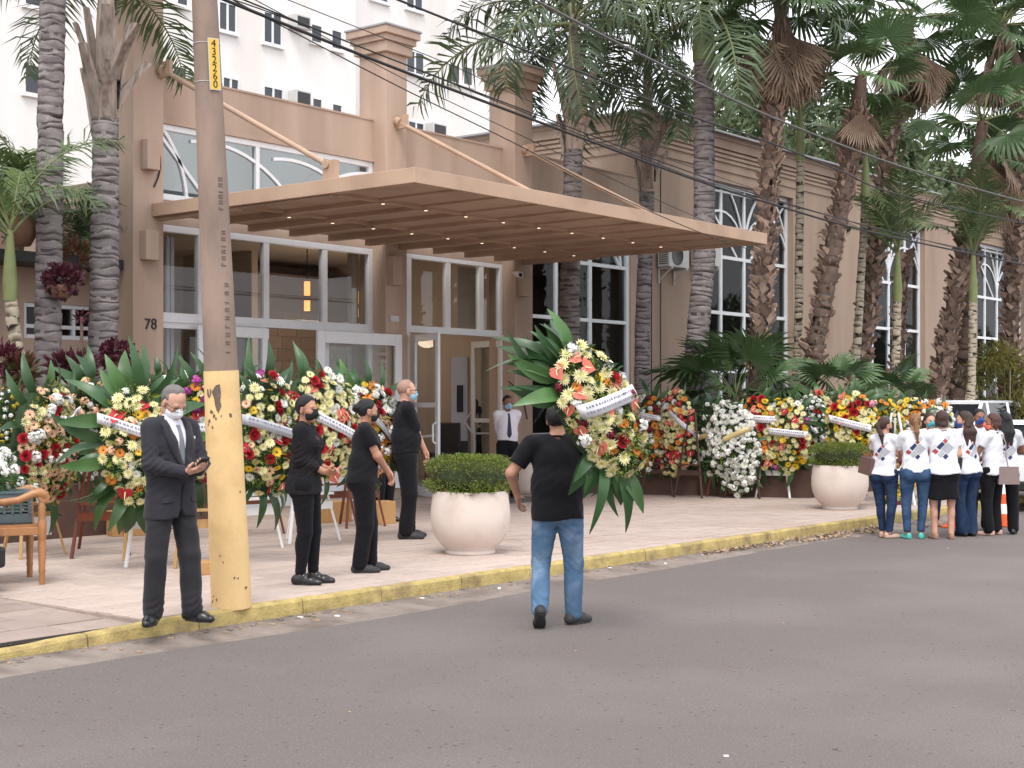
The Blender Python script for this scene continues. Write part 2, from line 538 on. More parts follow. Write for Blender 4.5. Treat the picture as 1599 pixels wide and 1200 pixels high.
def thing(name, label, cat, loc=(0, 0, 0), rotz=0.0, group=None):
    o = link(name, None, None, loc, (0, 0, rotz))
    o.empty_display_size = 0.2
    o['label'], o['category'] = label, cat
    if group:
        o['group'] = group
    return o


def tag(o, label, cat, group=None):
    o['label'], o['category'] = label, cat
    if group:
        o['group'] = group
    return o


def mesh_np(name, V, F, mats, mi=None, smooth=False):
    V = np.asarray(V, np.float32)
    F = np.asarray(F, np.int32)
    me = bpy.data.meshes.new(name)
    k = F.shape[1]
    me.vertices.add(len(V))
    me.vertices.foreach_set('co', V.ravel())
    me.loops.add(F.size)
    me.loops.foreach_set('vertex_index', F.ravel())
    me.polygons.add(len(F))
    me.polygons.foreach_set('loop_start', np.arange(0, F.size, k, dtype=np.int32))
    me.polygons.foreach_set('loop_total', np.full(len(F), k, np.int32))
    for m in ([mats] if isinstance(mats, str) else mats):
        me.materials.append(M[m])
    if mi is not None:
        me.polygons.foreach_set('material_index', np.asarray(mi, np.int32))
    me.polygons.foreach_set('use_smooth', np.full(len(F), smooth))
    me.update(calc_edges=True)
    me.validate()
    return me


def leaf_cloud(name, P, N, size, mats, aspect=0.5, jitter=0.8, seed=0):
    """P points, N outward directions: one bent leaf (two quads) at each point"""
    g = np.random.default_rng(seed)
    n = len(P)
    d = N + g.normal(0, jitter, (n, 3))
    d /= np.linalg.norm(d, axis=1, keepdims=True) + 1e-9
    s = np.cross(d, g.normal(0, 1, (n, 3)))
    s /= np.linalg.norm(s, axis=1, keepdims=True) + 1e-9
    up = np.cross(s, d)
    L = size * g.uniform(0.6, 1.3, (n, 1))
    W = L * aspect * 0.5
    b = P
    mid = P + d * L * 0.5 + up * L * 0.08
    tip = P + d * L - up * L * 0.06
    V = np.stack([b, mid - s * W, tip, mid + s * W], 1).reshape(-1, 3)
    F = (np.arange(n)[:, None] * 4 + np.arange(4)[None]).astype(np.int32)
    mi = g.integers(0, len(mats), n) if not isinstance(mats, str) else None
    return mesh_np(name, V, F, mats, mi)


def text_mesh(s, size, m, depth=0.004):
    cu = bpy.data.curves.new('lettering', 'FONT')
    cu.body = s
    cu.size = size
    cu.extrude = depth
    cu.align_x, cu.align_y = 'CENTER', 'CENTER'
    cu.resolution_u = 3
    o = bpy.data.objects.new('lettering', cu)
    COL.objects.link(o)
    dg = bpy.context.evaluated_depsgraph_get()
    me = bpy.data.meshes.new_from_object(o.evaluated_get(dg))
    bpy.data.objects.remove(o)
    me.materials.clear()
    me.materials.append(M[m])
    return me
# ================================================================ ground
def struct(name, mb, m, **k):
    return put(name, mb, m, kind='structure', **k)


mb = MB()
mb.box(-300, -300, -0.30, 500, 500, -0.06)
struct('ground', mb, 'earth')

mb = MB()                                   # asphalt with a ragged edge along the gutter
xs = np.arange(-60, 120, 0.12)
g = np.random.default_rng(3)
e = 8.24 + 0.035 * np.sin(xs * 1.3) + 0.05 * np.sin(xs * 0.43 + 1) + np.cumsum(g.normal(0, 0.006, len(xs))) * 0.25 + g.normal(0, 0.010, len(xs))
e = np.clip(e, 8.05, 8.42)
V, F = [], []
for i, x in enumerate(xs):
    V += [(x, -40, 0.0), (x, e[i] - 0.03, 0.0), (x, e[i], -0.008), (x, e[i] + 0.004, -0.03)]
for i in range(len(xs) - 1):
    for k in range(3):
        F.append((i * 4 + k, i * 4 + 4 + k, i * 4 + 5 + k, i * 4 + 1 + k))
mb.add(V, F)
road = struct('road', mb, 'asphalt')

mb = MB()
V, F = [], []
nx = len(xs)
for i, x in enumerate(xs):
    for k, yy in enumerate((7.9, 8.3, 8.5, 8.74)):
        V.append((x, yy, (-0.022, -0.020, -0.004, 0.026)[k] + g.normal(0, 0.002)))
for i in range(nx - 1):
    for k in range(3):
        F.append((i * 4 + k, i * 4 + 4 + k, i * 4 + 5 + k, i * 4 + 1 + k))
mb.add(V, F)
gutter = struct('gutter', mb, 'concrete_gutter')

mb = MB()                                   # small stones and scraps in the gutter and a few on the road
for i in range(390):
    if i < 330:
        x, y = g.uniform(4.5, 22), 8.72 - abs(g.normal(0, 0.10))
        z = 0.02 - (8.72 - y) * 0.11
    else:
        x, y, z = g.uniform(3.5, 22), g.uniform(3.0, 8.1), 0.001
    s = g.uniform(0.006, 0.016) if i < 330 else g.uniform(0.004, 0.008)
    a = g.uniform(0, 6.28)
    mb.box(-s * 1.6, -s, 0, s * 1.6, s, s * 0.8, int(g.choice(3, p=(0.62, 0.33, 0.05))), Matrix.Translation((x, y, z)) @ Matrix.Rotation(a, 4, 'Z'))
put('grit', mb, ['concrete_gutter', 'dry_leaf', 'mask_white'], kind='stuff')

mb = MB()                                   # dry leaves swept against the kerb near the women
for i in range(420):
    t = g.uniform(0, 1)
    x, y = 14.2 + 4.6 * t + g.normal(0, 0.1), 8.66 - abs(g.normal(0, 0.05 + 0.13 * t))
    if i % 3 == 0 and t < 0.5:
        continue
    s = g.uniform(0.02, 0.05)
    mxl = Matrix.Translation((x, y, 0.022 - (8.66 - y) * 0.09 + g.uniform(0, 0.02))) @ Euler((g.normal(0, 0.4), g.normal(0, 0.4), g.uniform(0, 6.28))).to_matrix().to_4x4()
    mb.add([mxl @ Vector(p) for p in ((-s, 0, 0), (0, -s * 0.45, 0.006), (s, 0, 0), (0, s * 0.45, 0.006))], [(0, 1, 2, 3)])
put('fallen_leaves', mb, 'dry_leaf', kind='stuff')


def kerb_h(x):
    return 0.146 if x > 7.0 else 0.078 + 0.068 * max(0, min(1, (x - 5.2) / 1.8))


mb = MB()                                   # kerb: bedding strip with one object per stone
mb.box(-20, 8.76, -0.05, 70, 8.815, 0.05)
kerb = struct('kerb', mb, 'mortar')
x = 2.0
i = 0
while x < 40:
    L = 1.0 + g.uniform(-0.08, 0.08)
    sm = MB()
    n = 7
    V, F = [], []
    for a in range(n + 1):
        xx = x + 0.006 + (L - 0.012) * a / n
        h = kerb_h(xx) + g.normal(0, 0.003)
        o = g.normal(0, 0.004)
        V += [(xx, 8.73 + o, -0.03), (xx, 8.733 + o, h * 0.5), (xx, 8.738 + o, h - 0.020), (xx, 8.753 + o, h), (xx, 8.82, h + 0.003), (xx, 8.825, -0.03)]
    for a in range(n):
        for k in range(5):
            F.append((a * 6 + k, a * 6 + 6 + k, a * 6 + 7 + k, a * 6 + 1 + k))
    sm.add(V, F, 0, False)
    sm.add(V[:6], [(5, 4, 3, 2, 1, 0)])
    sm.add(V[-6:], [(0, 1, 2, 3, 4, 5)])
    put('kerb_stone', sm, 'kerb_yellow', kerb)
    x += L

mb = MB()
mb.box(6.62, 8.826, -0.05, 90, 24, 0.138)
side = struct('pavement', mb, 'mortar')
pav = []
rows = np.arange(8.83, 16.6, 0.20)
for ri, y in enumerate(rows):
    xx = 6.64 + (0.19 if ri % 2 else 0) - 0.38 + g.uniform(-0.03, 0.03)
    while xx < 27:
        L = 0.38 * g.uniform(0.85, 1.15)
        x0, x1 = max(xx, 6.635), xx + L
        if x1 - x0 > 0.08:
            pav.append((x0, y, x1 - 0.007, y + 0.193, 0.15 + g.normal(0, 0.0012), g.normal(0, 0.003)))
        xx += L
pav.sort(key=lambda p: depth_of(p))
unit = MB()
unit.add([(0, 0, -1), (1, 0, -1), (1, 1, -1), (0, 1, -1), (0, 0, -0.15), (1, 0, -0.15), (1, 1, -0.15), (0, 1, -0.15),
          (0.015, 0.03, 0), (0.985, 0.03, 0), (0.985, 0.97, 0), (0.015, 0.97, 0)],
         [(0, 1, 5, 4), (1, 2, 6, 5), (2, 3, 7, 6), (3, 0, 4, 7), (4, 5, 9, 8), (5, 6, 10, 9), (6, 7, 11, 10), (7, 4, 8, 11), (8, 9, 10, 11)])
um = unit.mesh('paving_stone', ['paver'])
rest = MB()
for k, (x0, y0, x1, y1, z, tz) in enumerate(pav):
    if k < 300:
        o = link('paving_stone', um, side, (x0, y0, z), (tz * 0.2, tz * 0.1, tz))
        o.scale = (x1 - x0, y1 - y0, 0.02)
    else:
        z = 0.15 + (z - 0.15) * 0.8
        rest.add([(x0, y0, z - .02), (x1, y0, z - .02), (x1, y1, z - .02), (x0, y1, z - .02), (x0, y0, z), (x1, y0, z), (x1, y1, z), (x0, y1, z)],
                 [(4, 5, 6, 7), (0, 1, 5, 4), (1, 2, 6, 5), (2, 3, 7, 6), (3, 0, 4, 7)])
put('paving_stones', rest, 'paver', side, kind='stuff')

mb = MB()                                   # lowered driveway at the corner
mb.add([(-30, 8.826, 0.07), (6.62, 8.826, 0.105), (6.62, 10.6, 0.138), (6.62, 24, 0.138), (-30, 24, 0.138), (-30, 10.6, 0.138)],
       [(0, 1, 2, 5), (5, 2, 3, 4)])
drive = struct('driveway', mb, 'mortar')
slabs = MB()
y = 8.875
row = 0
while y < 13:
    x = 6.6
    row += 1
    x -= 0.5 if row % 2 else 0
    while x > 1.0:
        L = 0.8 * g.uniform(0.9, 1.1)

        def hz(a, b):
            t = max(0, min(1, (b - 8.88) / 1.72))
            base = 0.07 + 0.035 * (a + 30) / 36.62
            return base + (0.138 - base) * t + 0.006 + 0.004 * math.sin(a * 3 + row)
        P = [(x - L, y), (x - 0.008, y), (x - 0.008, y + 0.392), (x - L, y + 0.392)]
        top = [(a, b, hz(a, b)) for a, b in P]
        bot = [(a, b, hz(a, b) - 0.02) for a, b in P]
        slabs.add(bot + top, [(4, 5, 6, 7), (0, 1, 5, 4), (1, 2, 6, 5), (2, 3, 7, 6), (3, 0, 4, 7)])
        x -= L
    y += 0.4
put('driveway_slabs', slabs, 'driveway', drive, kind='stuff')
mb = MB()
for k in range(26):
    xx = -6 + k * 0.48
    mb.box(xx, 8.83, 0.06, xx + 0.47, 8.87, 0.075 + 0.036 * (xx + 30) / 36.62 + 0.006)
put('drain_strip', mb, 'iron', drive)


# ================================================================ buildings
def window(parent, X0, X1, Z0, Z1, Y, mull=(), trans=(), fw=0.09, fd=0.10, gl='glass', name='window', mw=0.075, tw=0.07):
    """framed window in the plane Y: frame, mullions, transoms and one pane per light"""
    mb = MB()
    mb.box(X0, Y - fd / 2, Z0, X0 + fw, Y + fd / 2, Z1)
    mb.box(X1 - fw, Y - fd / 2, Z0, X1, Y + fd / 2, Z1)
    mb.box(X0 + fw, Y - fd / 2, Z1 - fw, X1 - fw, Y + fd / 2, Z1)
    mb.box(X0 + fw, Y - fd / 2, Z0, X1 - fw, Y + fd / 2, Z0 + fw)
    fr = put(name, mb, 'white_frame', parent, bevel=0.008)
    for x in mull:
        b = MB()
        b.box(x - mw / 2, Y - fd * 0.45, Z0 + fw, x + mw / 2, Y + fd * 0.45, Z1 - fw)
        put('mullion', b, 'white_frame', fr)
    for z in trans:
        b = MB()
        b.box(X0 + fw, Y - fd * 0.40, z - tw / 2, X1 - fw, Y + fd * 0.40, z + tw / 2)
        put('transom', b, 'white_frame', fr)
    ex = [X0 + fw] + list(mull) + [X1 - fw]
    ez = [Z0 + fw] + sorted(trans) + [Z1 - fw]
    for a in range(len(ex) - 1):
        for c in range(len(ez) - 1):
            b = MB()
            b.box(ex[a] + 0.01, Y - 0.004, ez[c] + 0.01, ex[a + 1] - 0.01, Y + 0.004, ez[c + 1] - 0.01)
            put('pane', b, gl, fr)
    return fr


def arc_bars(parent, arcs, Y, th=0.055, dp=0.05):
    mb = MB()
    for pts in arcs:
        for p, q in zip(pts[:-1], pts[1:]):
            mb.bar((p[0], Y, p[1]), (q[0], Y, q[1]), dp, th, up=(0, 1, 0))
    return put('tracery', mb, 'white_frame', parent)


def arc(cx, cz, r, a0, a1, n=10):
    return [(cx + r * math.cos(R(a0 + (a1 - a0) * i / n)), cz + r * math.sin(R(a0 + (a1 - a0) * i / n))) for i in range(n + 1)]


WALL_Y = 17.0
eb = thing('entrance_building', 'tan entrance building with pillars, glazed front and flat projecting canopy', 'building', (12.5, 17, 0.15))
eb_inv = Matrix.Translation((-12.5, -17, -0.15))


def epart(name, mb, m, parent=None, **k):      # geometry is given in world space
    if parent is None:
        return put(name, mb, m, eb, mx=eb_inv, **k)
    return put(name, mb, m, parent, **k)


P1, P2, P3 = (12.36, 12.88), (17.43, 17.95), (20.88, 21.42)
# walls: parapet and lintel bands, each a part
for (a, b, zt, zl) in ((P1[1], P2[0], 5.83, 4.34), (P2[1], P3[0], None, 4.34), (P3[1], 25.5, None, 5.25)):
    mb = MB()
    if zt:
        mb.box(a, 17.0, zt, b, 17.3, 6.5)
        mb.box(a, 17.003, zl, b, 17.3, 4.70)
        mb.box(a, 16.96, zt - 0.03, b, 17.0, zt + 0.05)
    else:
        mb.box(a, 17.0, zl, b, 17.3, 6.5)
    epart('wall', mb, 'wall_paint')
    mb = MB()
    mb.box(a, 16.985, 6.5, b, 17.33, 6.53)
    epart('coping', mb, 'wall_paint')
mb = MB()
mb.box(25.15, 17.0, 0.1, 25.5, 17.3, 5.25)
mb.box(21.42, 17.0, 0.1, 25.15, 17.3, 1.05)
epart('wall', mb, 'wall_paint')
mb = MB()
mb.box(12.45, 17.32, 0.1, 12.75, 23, 4.95)
for z_ in (4.55, 4.68, 4.81):
    mb.box(12.40, 17.33, z_, 12.45, 23, z_ + 0.06)
epart('side_wall', mb, 'wall_paint')
mb = MB()
mb.box(12.75, 17.3, 4.70, 25.5, 23.0, 4.90)
epart('roof', mb, 'cap_lead')
for (a, b) in (P1, P2, P3):
    mb = MB()
    mb.box(a, 16.7, 0.1, b, 17.32, 7.62)
    pl = epart('pillar', mb, 'wall_paint', bevel=0.012)
    mb = MB()
    for z0, z1, o in ((7.62, 7.80, 0.07), (7.80, 7.90, 0.115), (7.90, 8.02, 0.165)):
        mb.box(a - o, 16.7 - o, z0, b + o, 17.32 + o, z1)
    mb.box(a - 0.185, 16.515, 8.02, b + 0.185, 17.505, 8.06, 1)
    put('capital', mb, ['wall_paint', 'cap_lead'], pl, bevel=0.01)

# canopy
CX0, CX1, CY0 = 12.72, 21.25, 11.72
mb = MB()
mb.box(CX0, CY0, 4.43, CX1, 16.69, 4.56)
can = epart('canopy', mb, 'canopy_paint')
for (a, b_, c_, d_) in ((CX0 - 0.05, CY0 - 0.05, CX0 - 0.0005, 16.69), (CX1 + 0.0005, CY0 - 0.05, CX1 + 0.05, 16.69), (CX0, CY0 - 0.05, CX1, CY0 - 0.0005)):
    mb = MB()
    mb.box(a, b_, 4.385, c_, d_, 4.568)
    put('fascia', mb, 'canopy_paint', can, bevel=0.006)
nb = 10
for i in range(nb + 1):
    x = CX0 + 0.10 + (CX1 - CX0 - 0.2) * i / nb
    mb = MB()
    for y0, y1, d in ((15.0, 16.69, 0.09), (13.2, 14.998, 0.06), (11.8, 13.198, 0.03)):
        mb.box(x - 0.06, y0, 4.43 - d, x + 0.06, y1, 4.43)
    put('beam', mb, 'canopy_paint', can)
    if 0 < i < nb:
        for y, d in ((14.93, 0.06), (13.13, 0.03)):
            lb = MB()
            lb.tube([(x, y, 4.43 - d - 0.04), (x, y, 4.43 - d - 0.001)], 0.028, 10)
            lb.tube([(x, y, 4.43 - d - 0.046), (x, y, 4.43 - d - 0.0401)], 0.024, 10, 1)
            put('downlight', lb, ['canopy_paint', 'spot_glow'], can)
for y in (13.2, 15.0):
    mb = MB()
    for i in range(nb):
        xa = CX0 + 0.16 + (CX1 - CX0 - 0.2) * i / nb
        xb = CX0 + 0.04 + (CX1 - CX0 - 0.2) * (i + 1) / nb
        mb.box(xa, y - 0.05, 4.385, xb, y + 0.0495, 4.43)
    put('cross_beam', mb, 'canopy_paint', can)
for (a, b), yy in zip((P1, P2, P3), (13.3, 13.3, 13.3)):
    xc = (a + b) / 2 if a > 13 else CX0 + 0.1
    mb = MB()
    mb.tube([(xc, 16.66, 6.48), (xc, yy, 4.78)], 0.036, 10)
    mb.tube([(xc, 16.70, 6.50), (xc, 16.60, 6.45)], 0.085, 12)
    mb.box(xc - 0.03, 16.45, 6.36, xc + 0.03, 16.699, 6.58)
    mb.box(xc - 0.045, yy - 0.16, 4.56, xc + 0.045, yy + 0.05, 4.83)
    mb.tube([(xc - 0.07, yy - 0.02, 4.78), (xc + 0.07, yy - 0.02, 4.78)], 0.055, 10)
    put('tension_rod', mb, 'canopy_paint', can)

# sconces on the pillars, camera, intercom, number
for (px0, py0, px1, py1) in ((229, 216, 243, 266), (227, 359, 243, 407), (613, 400, 624, 446), (816, 432, 826, 464)):
    a, b = WY(px0, py0, 16.58), WY(px1, py1, 16.58)
    mb = MB()
    mb.box(a.x, 16.55, b.z, a.x + 0.22, 16.7, a.z)
    epart('wall_lamp', mb, 'wall_paint', bevel=0.01)
mb = MB()
c = WY(812, 429, 16.55)
mb.tube([(c.x, 16.69, c.z + 0.03), (c.x, 16.60, c.z + 0.02)], 0.03, 10)
mb.tube([(c.x + 0.02, 16.64, c.z + 0.02), (c.x - 0.10, 16.45, c.z - 0.02)], 0.055, 12)
mb.tube([(c.x - 0.10, 16.45, c.z - 0.02), (c.x - 0.103, 16.444, c.z - 0.0205)], 0.04, 12, 1)
epart('security_camera', mb, ['paint_white', 'print_black'])
mb = MB()
c = WY(614, 498, 16.68)
mb.box(c.x - 0.07, 16.66, c.z - 0.05, c.x + 0.13, 16.7, c.z + 0.05)
epart('wall_plate', mb, 'ac_metal')
for ch, px in (('7', 231), ('8', 241)):
    c = WY(px, 507, 16.69)
    put('house_number', MB(), 'iron', eb, mx=eb_inv @ Matrix.Translation((c.x, 16.692, c.z)) @ Matrix.Rotation(PI / 2, 4, 'X')).data = text_mesh(ch, 0.22, 'iron', 0.006)
mb = MB()
pts = [WY(px, py, 16.66) for px, py in ((252, 244), (253, 262), (249, 278), (243, 292))]
mb.tube([(p.x, 16.685, p.z) for p in pts], 0.012, 6)
epart('loose_cable', mb, 'cable_black')
mb = MB()
pts = [WY(px, py, 16.6) for px, py in ((800, 596), (815, 608), (824, 630), (829, 655))]
mb.tube([(p.x, 16.68, p.z) for p in pts], 0.012, 6)
epart('loose_cable', mb, 'cable_black')


def ewin(*a, **k):
    f = window(eb, *a, **k)
    f.matrix_local = eb_inv
    return f


# segment one: clerestory with tracery, glazing, sliding leaves
up = ewin(P1[1], P2[0], 4.70, 5.80, 17.05, (14.9,), (), gl='glass_dark')
a0, a1 = P1[1] + 0.1, P2[0] - 0.1
arc_bars(up, [arc(14.0, 3.45, 2.2, 100, 34, 14), arc(12.0, 4.65, 1.55, 52, 0, 8), arc(17.4, 3.6, 2.0, 88, 146, 12), [(13.0, 5.7), (13.9, 4.8)], arc(15.6, 3.5, 2.1, 100, 38, 12)], 17.04)
ewin(P1[1], P2[0], 2.97, 4.34, 17.05, (13.80, 15.08, 16.33), (), gl='glass', fw=0.10, mw=0.11)
ewin(P1[1], 15.08, 0.32, 2.93, 17.05, (13.80,), (1.3,), gl='glass', fw=0.09)
ewin(16.33, P2[0], 0.32, 2.93, 17.05, (), (), gl='glass', fw=0.09)
mb = MB()
mb.box(P1[1], 16.97, 2.928, P2[0], 17.10, 2.972)
epart('head_rail', mb, 'white_frame')
mb = MB()
mb.box(P1[1], 16.9, 0.1, P2[0], 17.3, 0.318)
epart('sill_beam', mb, 'white_frame')


def door_leaf(x0, x1, z0, z1, hinge=None, ang=0.0, Y=16.86, bars=(1.15,), fw=0.11, handle=None, name='door_leaf', gl='glass_clear', tilt=None):
    """leaf drawn flat in the plane y=0 from x0 to x1, then turned about the hinge"""
    mb = MB()
    W = x1 - x0
    mb.box(0, -0.025, 0, fw, 0.025, z1 - z0)
    mb.box(W - fw, -0.025, 0, W, 0.025, z1 - z0)
    mb.box(fw, -0.024, z1 - z0 - fw * 1.2, W - fw, 0.024, z1 - z0)
    mb.box(fw, -0.024, 0, W - fw, 0.024, fw * 1.5)
    for bz in bars:
        mb.box(fw, -0.024, bz - 0.04, W - fw, 0.024, bz + 0.04)
    o = put(name, mb, 'white_frame', eb, bevel=0.006)
    o.matrix_local = eb_inv @ Matrix.Translation((x0, Y, z0)) @ Matrix.Rotation(ang, 4, 'Z')
    edges = [fw * 1.5] + [v for bz in bars for v in (bz - 0.04, bz + 0.04)] + [z1 - z0 - fw * 1.2]
    for k in range(0, len(edges), 2):
        pb = MB()
        pb.box(fw, -0.004, edges[k], W - fw, 0.004, edges[k + 1])
        put('pane', pb, gl, o)
    if handle == 'bar':
        hb = MB()
        hx = W - fw * 0.5
        hb.tube([(hx, -0.03, 0.9), (hx, -0.09, 0.94), (hx, -0.09, 1.22), (hx, -0.03, 1.26)], 0.018, 8)
        hb.tube([(fw, -0.05, 0.98), (W - fw, -0.05, 1.04)], 0.022, 8)
        put('handle', hb, 'paint_white', o)
    elif handle == 'angle':
        hb = MB()
        hb.tube([(W - fw * 0.5, -0.03, 1.50), (W + 0.30, -0.03, 1.22), (W - fw * 0.5, -0.03, 0.94)], 0.022, 8)
        hb.tube([(fw, -0.05, 1.0), (W - fw, -0.05, 1.0)], 0.022, 8)
        put('handle', hb, 'paint_white', o)
    return o


door_leaf(13.62, 14.98, 0.33, 2.90, fw=0.13, bars=())
door_leaf(15.78, 17.72, 0.33, 2.90, fw=0.16, bars=(), Y=16.62)
# segment two: transom lights and the hinged pair of doors
ewin(P2[1], P3[0], 3.02, 4.34, 17.05, (18.33, 19.36, 20.28), (), gl='glass', fw=0.08, mw=0.12)
ewin(P2[1], 18.36, 0.32, 3.00, 17.05, (), (), gl='glass', fw=0.07)
door_leaf(18.38, 19.38, 0.17, 2.93, ang=R(-112), Y=16.95, bars=(1.55,), handle='bar', fw=0.10)
dl = door_leaf(20.86, 21.86, 0.17, 2.93, ang=R(74), Y=17.0, bars=(1.25,), handle='angle', fw=0.10)
mb = MB()
mb.box(P2[1], 16.96, 2.98, P3[0], 17.12, 3.02)
epart('door_head', mb, 'white_frame')
mb = MB()
mb.box(P2[1], 16.75, 0.1, P3[0], 17.6, 0.165)
epart('threshold', mb, 'inner_floor')
# segment three: tall grid window with an arched head
w3 = ewin(P3[1] + 0.08, 25.15, 1.05, 5.25, 17.08, (22.6, 23.75), (2.35, 3.43, 4.57), gl='glass_dark', fw=0.12, mw=0.10)
arc_bars(w3, [arc(23.3, 4.5, 1.55, 178, 2, 18), [(22.3, 5.15), (22.75, 4.6)], [(23.2, 5.2), (23.45, 4.6)], [(24.3, 5.2), (24.8, 4.6)]], 17.06)

# rooms behind the glass
mb = MB()
mb.box(12.76, 17.32, 0.10, 25.4, 22.9, 0.30)
epart('inner_floor', mb, 'inner_floor')
mb = MB()
mb.box(12.76, 22.6, 0.30, 25.4, 22.88, 4.6)
mb.box(21.3, 17.4, 0.30, 21.5, 22.6, 4.6)
mb.box(17.9, 20.6, 0.30, 18.05, 22.6, 4.6)
epart('inner_wall', mb, 'inner_wall')
mb = MB()
mb.box(12.76, 17.32, 4.60, 25.4, 22.88, 4.68)
epart('inner_ceiling', mb, 'inner_wall')
mb = MB()
mb.box(12.95, 17.33, 0.3, 13.12, 17.75, 4.3)
mb.box(17.28, 17.33, 0.3, 17.42, 17.45, 4.3)
mb.box(20.3, 17.6, 3.03, 20.86, 17.75, 4.3)
epart('reveal', mb, 'inner_wall')
mb = MB()
for k in range(8):                                  # folds of the white vertical blind behind the first pane
    xx = 12.92 + k * 0.105
    mb.box(xx, 17.50 + 0.03 * (k % 2), 0.5, xx + 0.06, 17.53 + 0.03 * (k % 2), 4.25)
epart('blind', mb, 'curtain')
sw = MB()
sw.box(18.1, 21.30, 0.3, 21.29, 21.5, 4.3)
stw = epart('stone_wall', sw, 'inner_dark')
tile = MB()
tile.box(0, 0, 0, 0.49, 0.03, 0.235)
tm = tile.mesh('stone_tile', ['inner_stone'])
for r_ in range(12):
    for c_ in range(6):
        o = link('stone_tile', tm, stw, (18.15 + 0.5 * c_ + (0.12 if r_ % 2 else 0), 21.268, 0.62 + r_ * 0.245))
mb = MB()
mb.box(18.05, 20.2, 0.30, 21.3, 21.3, 0.46)
mb.box(18.05, 20.75, 0.46, 21.3, 21.3, 0.62)
epart('inner_step', mb, 'inner_floor', bevel=0.01)
for px, y0, y1 in ((480, 440, 488), (556, 455, 498)):
    a = WY(px, y0, 19.2)
    b = WY(px, y1, 19.2)
    mb = MB()
    mb.tube([(a.x, 19.2, a.z + 0.02), (a.x, 19.2, 4.6)], 0.01, 6, 1)
    for f0, f1 in ((0.0, 0.45), (0.62, 0.95)):
        z0, z1 = a.z + (b.z - a.z) * f0, a.z + (b.z - a.z) * f1
        mb.tube([(a.x, 19.2, z0), (a.x, 19.2, z1)], 0.055, 10, 0)
    lp = epart('pendant_lamp', mb, ['lamp_glow', 'dark_metal'])
    ld = bpy.data.lights.new('pendant_light', 'POINT')
    ld.energy, ld.color, ld.shadow_soft_size = 16, (1.0, 0.78, 0.58), 0.25
    link('pendant_light', ld, lp, (a.x, 19.2, b.z - 0.35))

# ---------------------------------------------------------------- hall
hb_ = thing('hall_building', 'long tan hall with moulded cornice and tall arched windows behind the palms', 'building', (25.5, 17, 0.1))
h_inv = Matrix.Translation((-25.5, -17, -0.1))


def hpart(name, mb, m, **k):
    return put(name, mb, m, hb_, mx=h_inv, **k)


HW = [(28.05, 32.35), (36.2, 40.5), (44.6, 48.9), (53.0, 57.3)]
HZ0, HZ1 = 0.75, 6.85
edges = [25.5] + [v for p_ in HW for v in p_] + [64]
for k in range(0, len(edges), 2):
    mb = MB()
    mb.box(edges[k], 17.001, 0.0, edges[k + 1], 17.4, HZ1)
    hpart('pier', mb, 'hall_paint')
mb = MB()
mb.box(25.5, 17.001, HZ1, 64, 17.4, 7.9)
for a, b in HW:
    mb.box(a, 17.001, 0, b, 17.4, HZ0)
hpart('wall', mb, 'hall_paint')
mb = MB()
mb.box(25.501, 17.4, 0, 25.8, 23, 7.9)
mb.box(25.8, 22.7, 0, 64, 23, 7.9)
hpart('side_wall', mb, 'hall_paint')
mb = MB()
for z0, z1, o in ((7.10, 7.16, 0.025), (7.30, 7.36, 0.045), (7.40, 7.46, 0.055), (7.50, 7.56, 0.065), (7.16, 7.30, 0.015), (7.36, 7.40, 0.015), (7.46, 7.50, 0.015), (7.56, 7.60, 0.015),
                  (7.60, 7.80, 0.085), (7.80, 7.90, 0.110)):
    mb.box(25.5 - o, 17.001 - o, z0, 64, 17.001, z1)
    mb.box(25.5 - o, 17.001, z0, 25.5, 23 + o, z1)
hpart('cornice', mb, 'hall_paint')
mb = MB()
mb.box(25.26, 16.76, 7.90, 64, 23.3, 7.94)
hpart('roof', mb, 'cap_lead')
mb = MB()
mb.box(26.28, 16.985, 0.1, 26.30, 17.001, 7.1)
mb.tube([(25.9, 16.97, 0.1), (25.9, 16.97, 5.9)], 0.012, 6)
hpart('conduit', mb, 'dark_metal')
for a, b in HW:
    W = b - a
    q = [a + W * f for f in (0.25, 0.5, 0.75)]
    fr = window(hb_, a, b, HZ0, HZ1, 17.2, q, (2.5, 3.85, 5.15), fw=0.11, mw=0.09, tw=0.08, gl='glass_dark')
    fr.matrix_local = h_inv
    arcs = []
    for cx_ in (a + W * 0.0, a + W * 0.5, a + W * 1.0):
        arcs.append([p for p in arc(cx_, 5.15, W * 0.5, 0, 180, 20) if a + 0.05 < p[0] < b - 0.05 and p[1] < HZ1 - 0.04])
    for cx_ in (a + W * 0.25, a + W * 0.75):
        arcs.append([p for p in arc(cx_, 5.15, W * 0.25, 0, 180, 14)])
    arcs += [[(a + 0.1, 6.7), (a + W * 0.42, 5.2)], [(b - 0.1, 6.7), (b - W * 0.42, 5.2)]]
    arc_bars(fr, [p for p in arcs if len(p) > 1], 17.19)
mb = MB()
mb.box(25.9, 19.5, 0.1, 63, 19.6, 6.9)
mb.box(25.9, 17.45, 0.02, 63, 19.5, 0.1)
mb.box(25.9, 17.45, 6.9, 63, 19.6, 6.95)
hpart('inner_wall', mb, 'inner_dark')
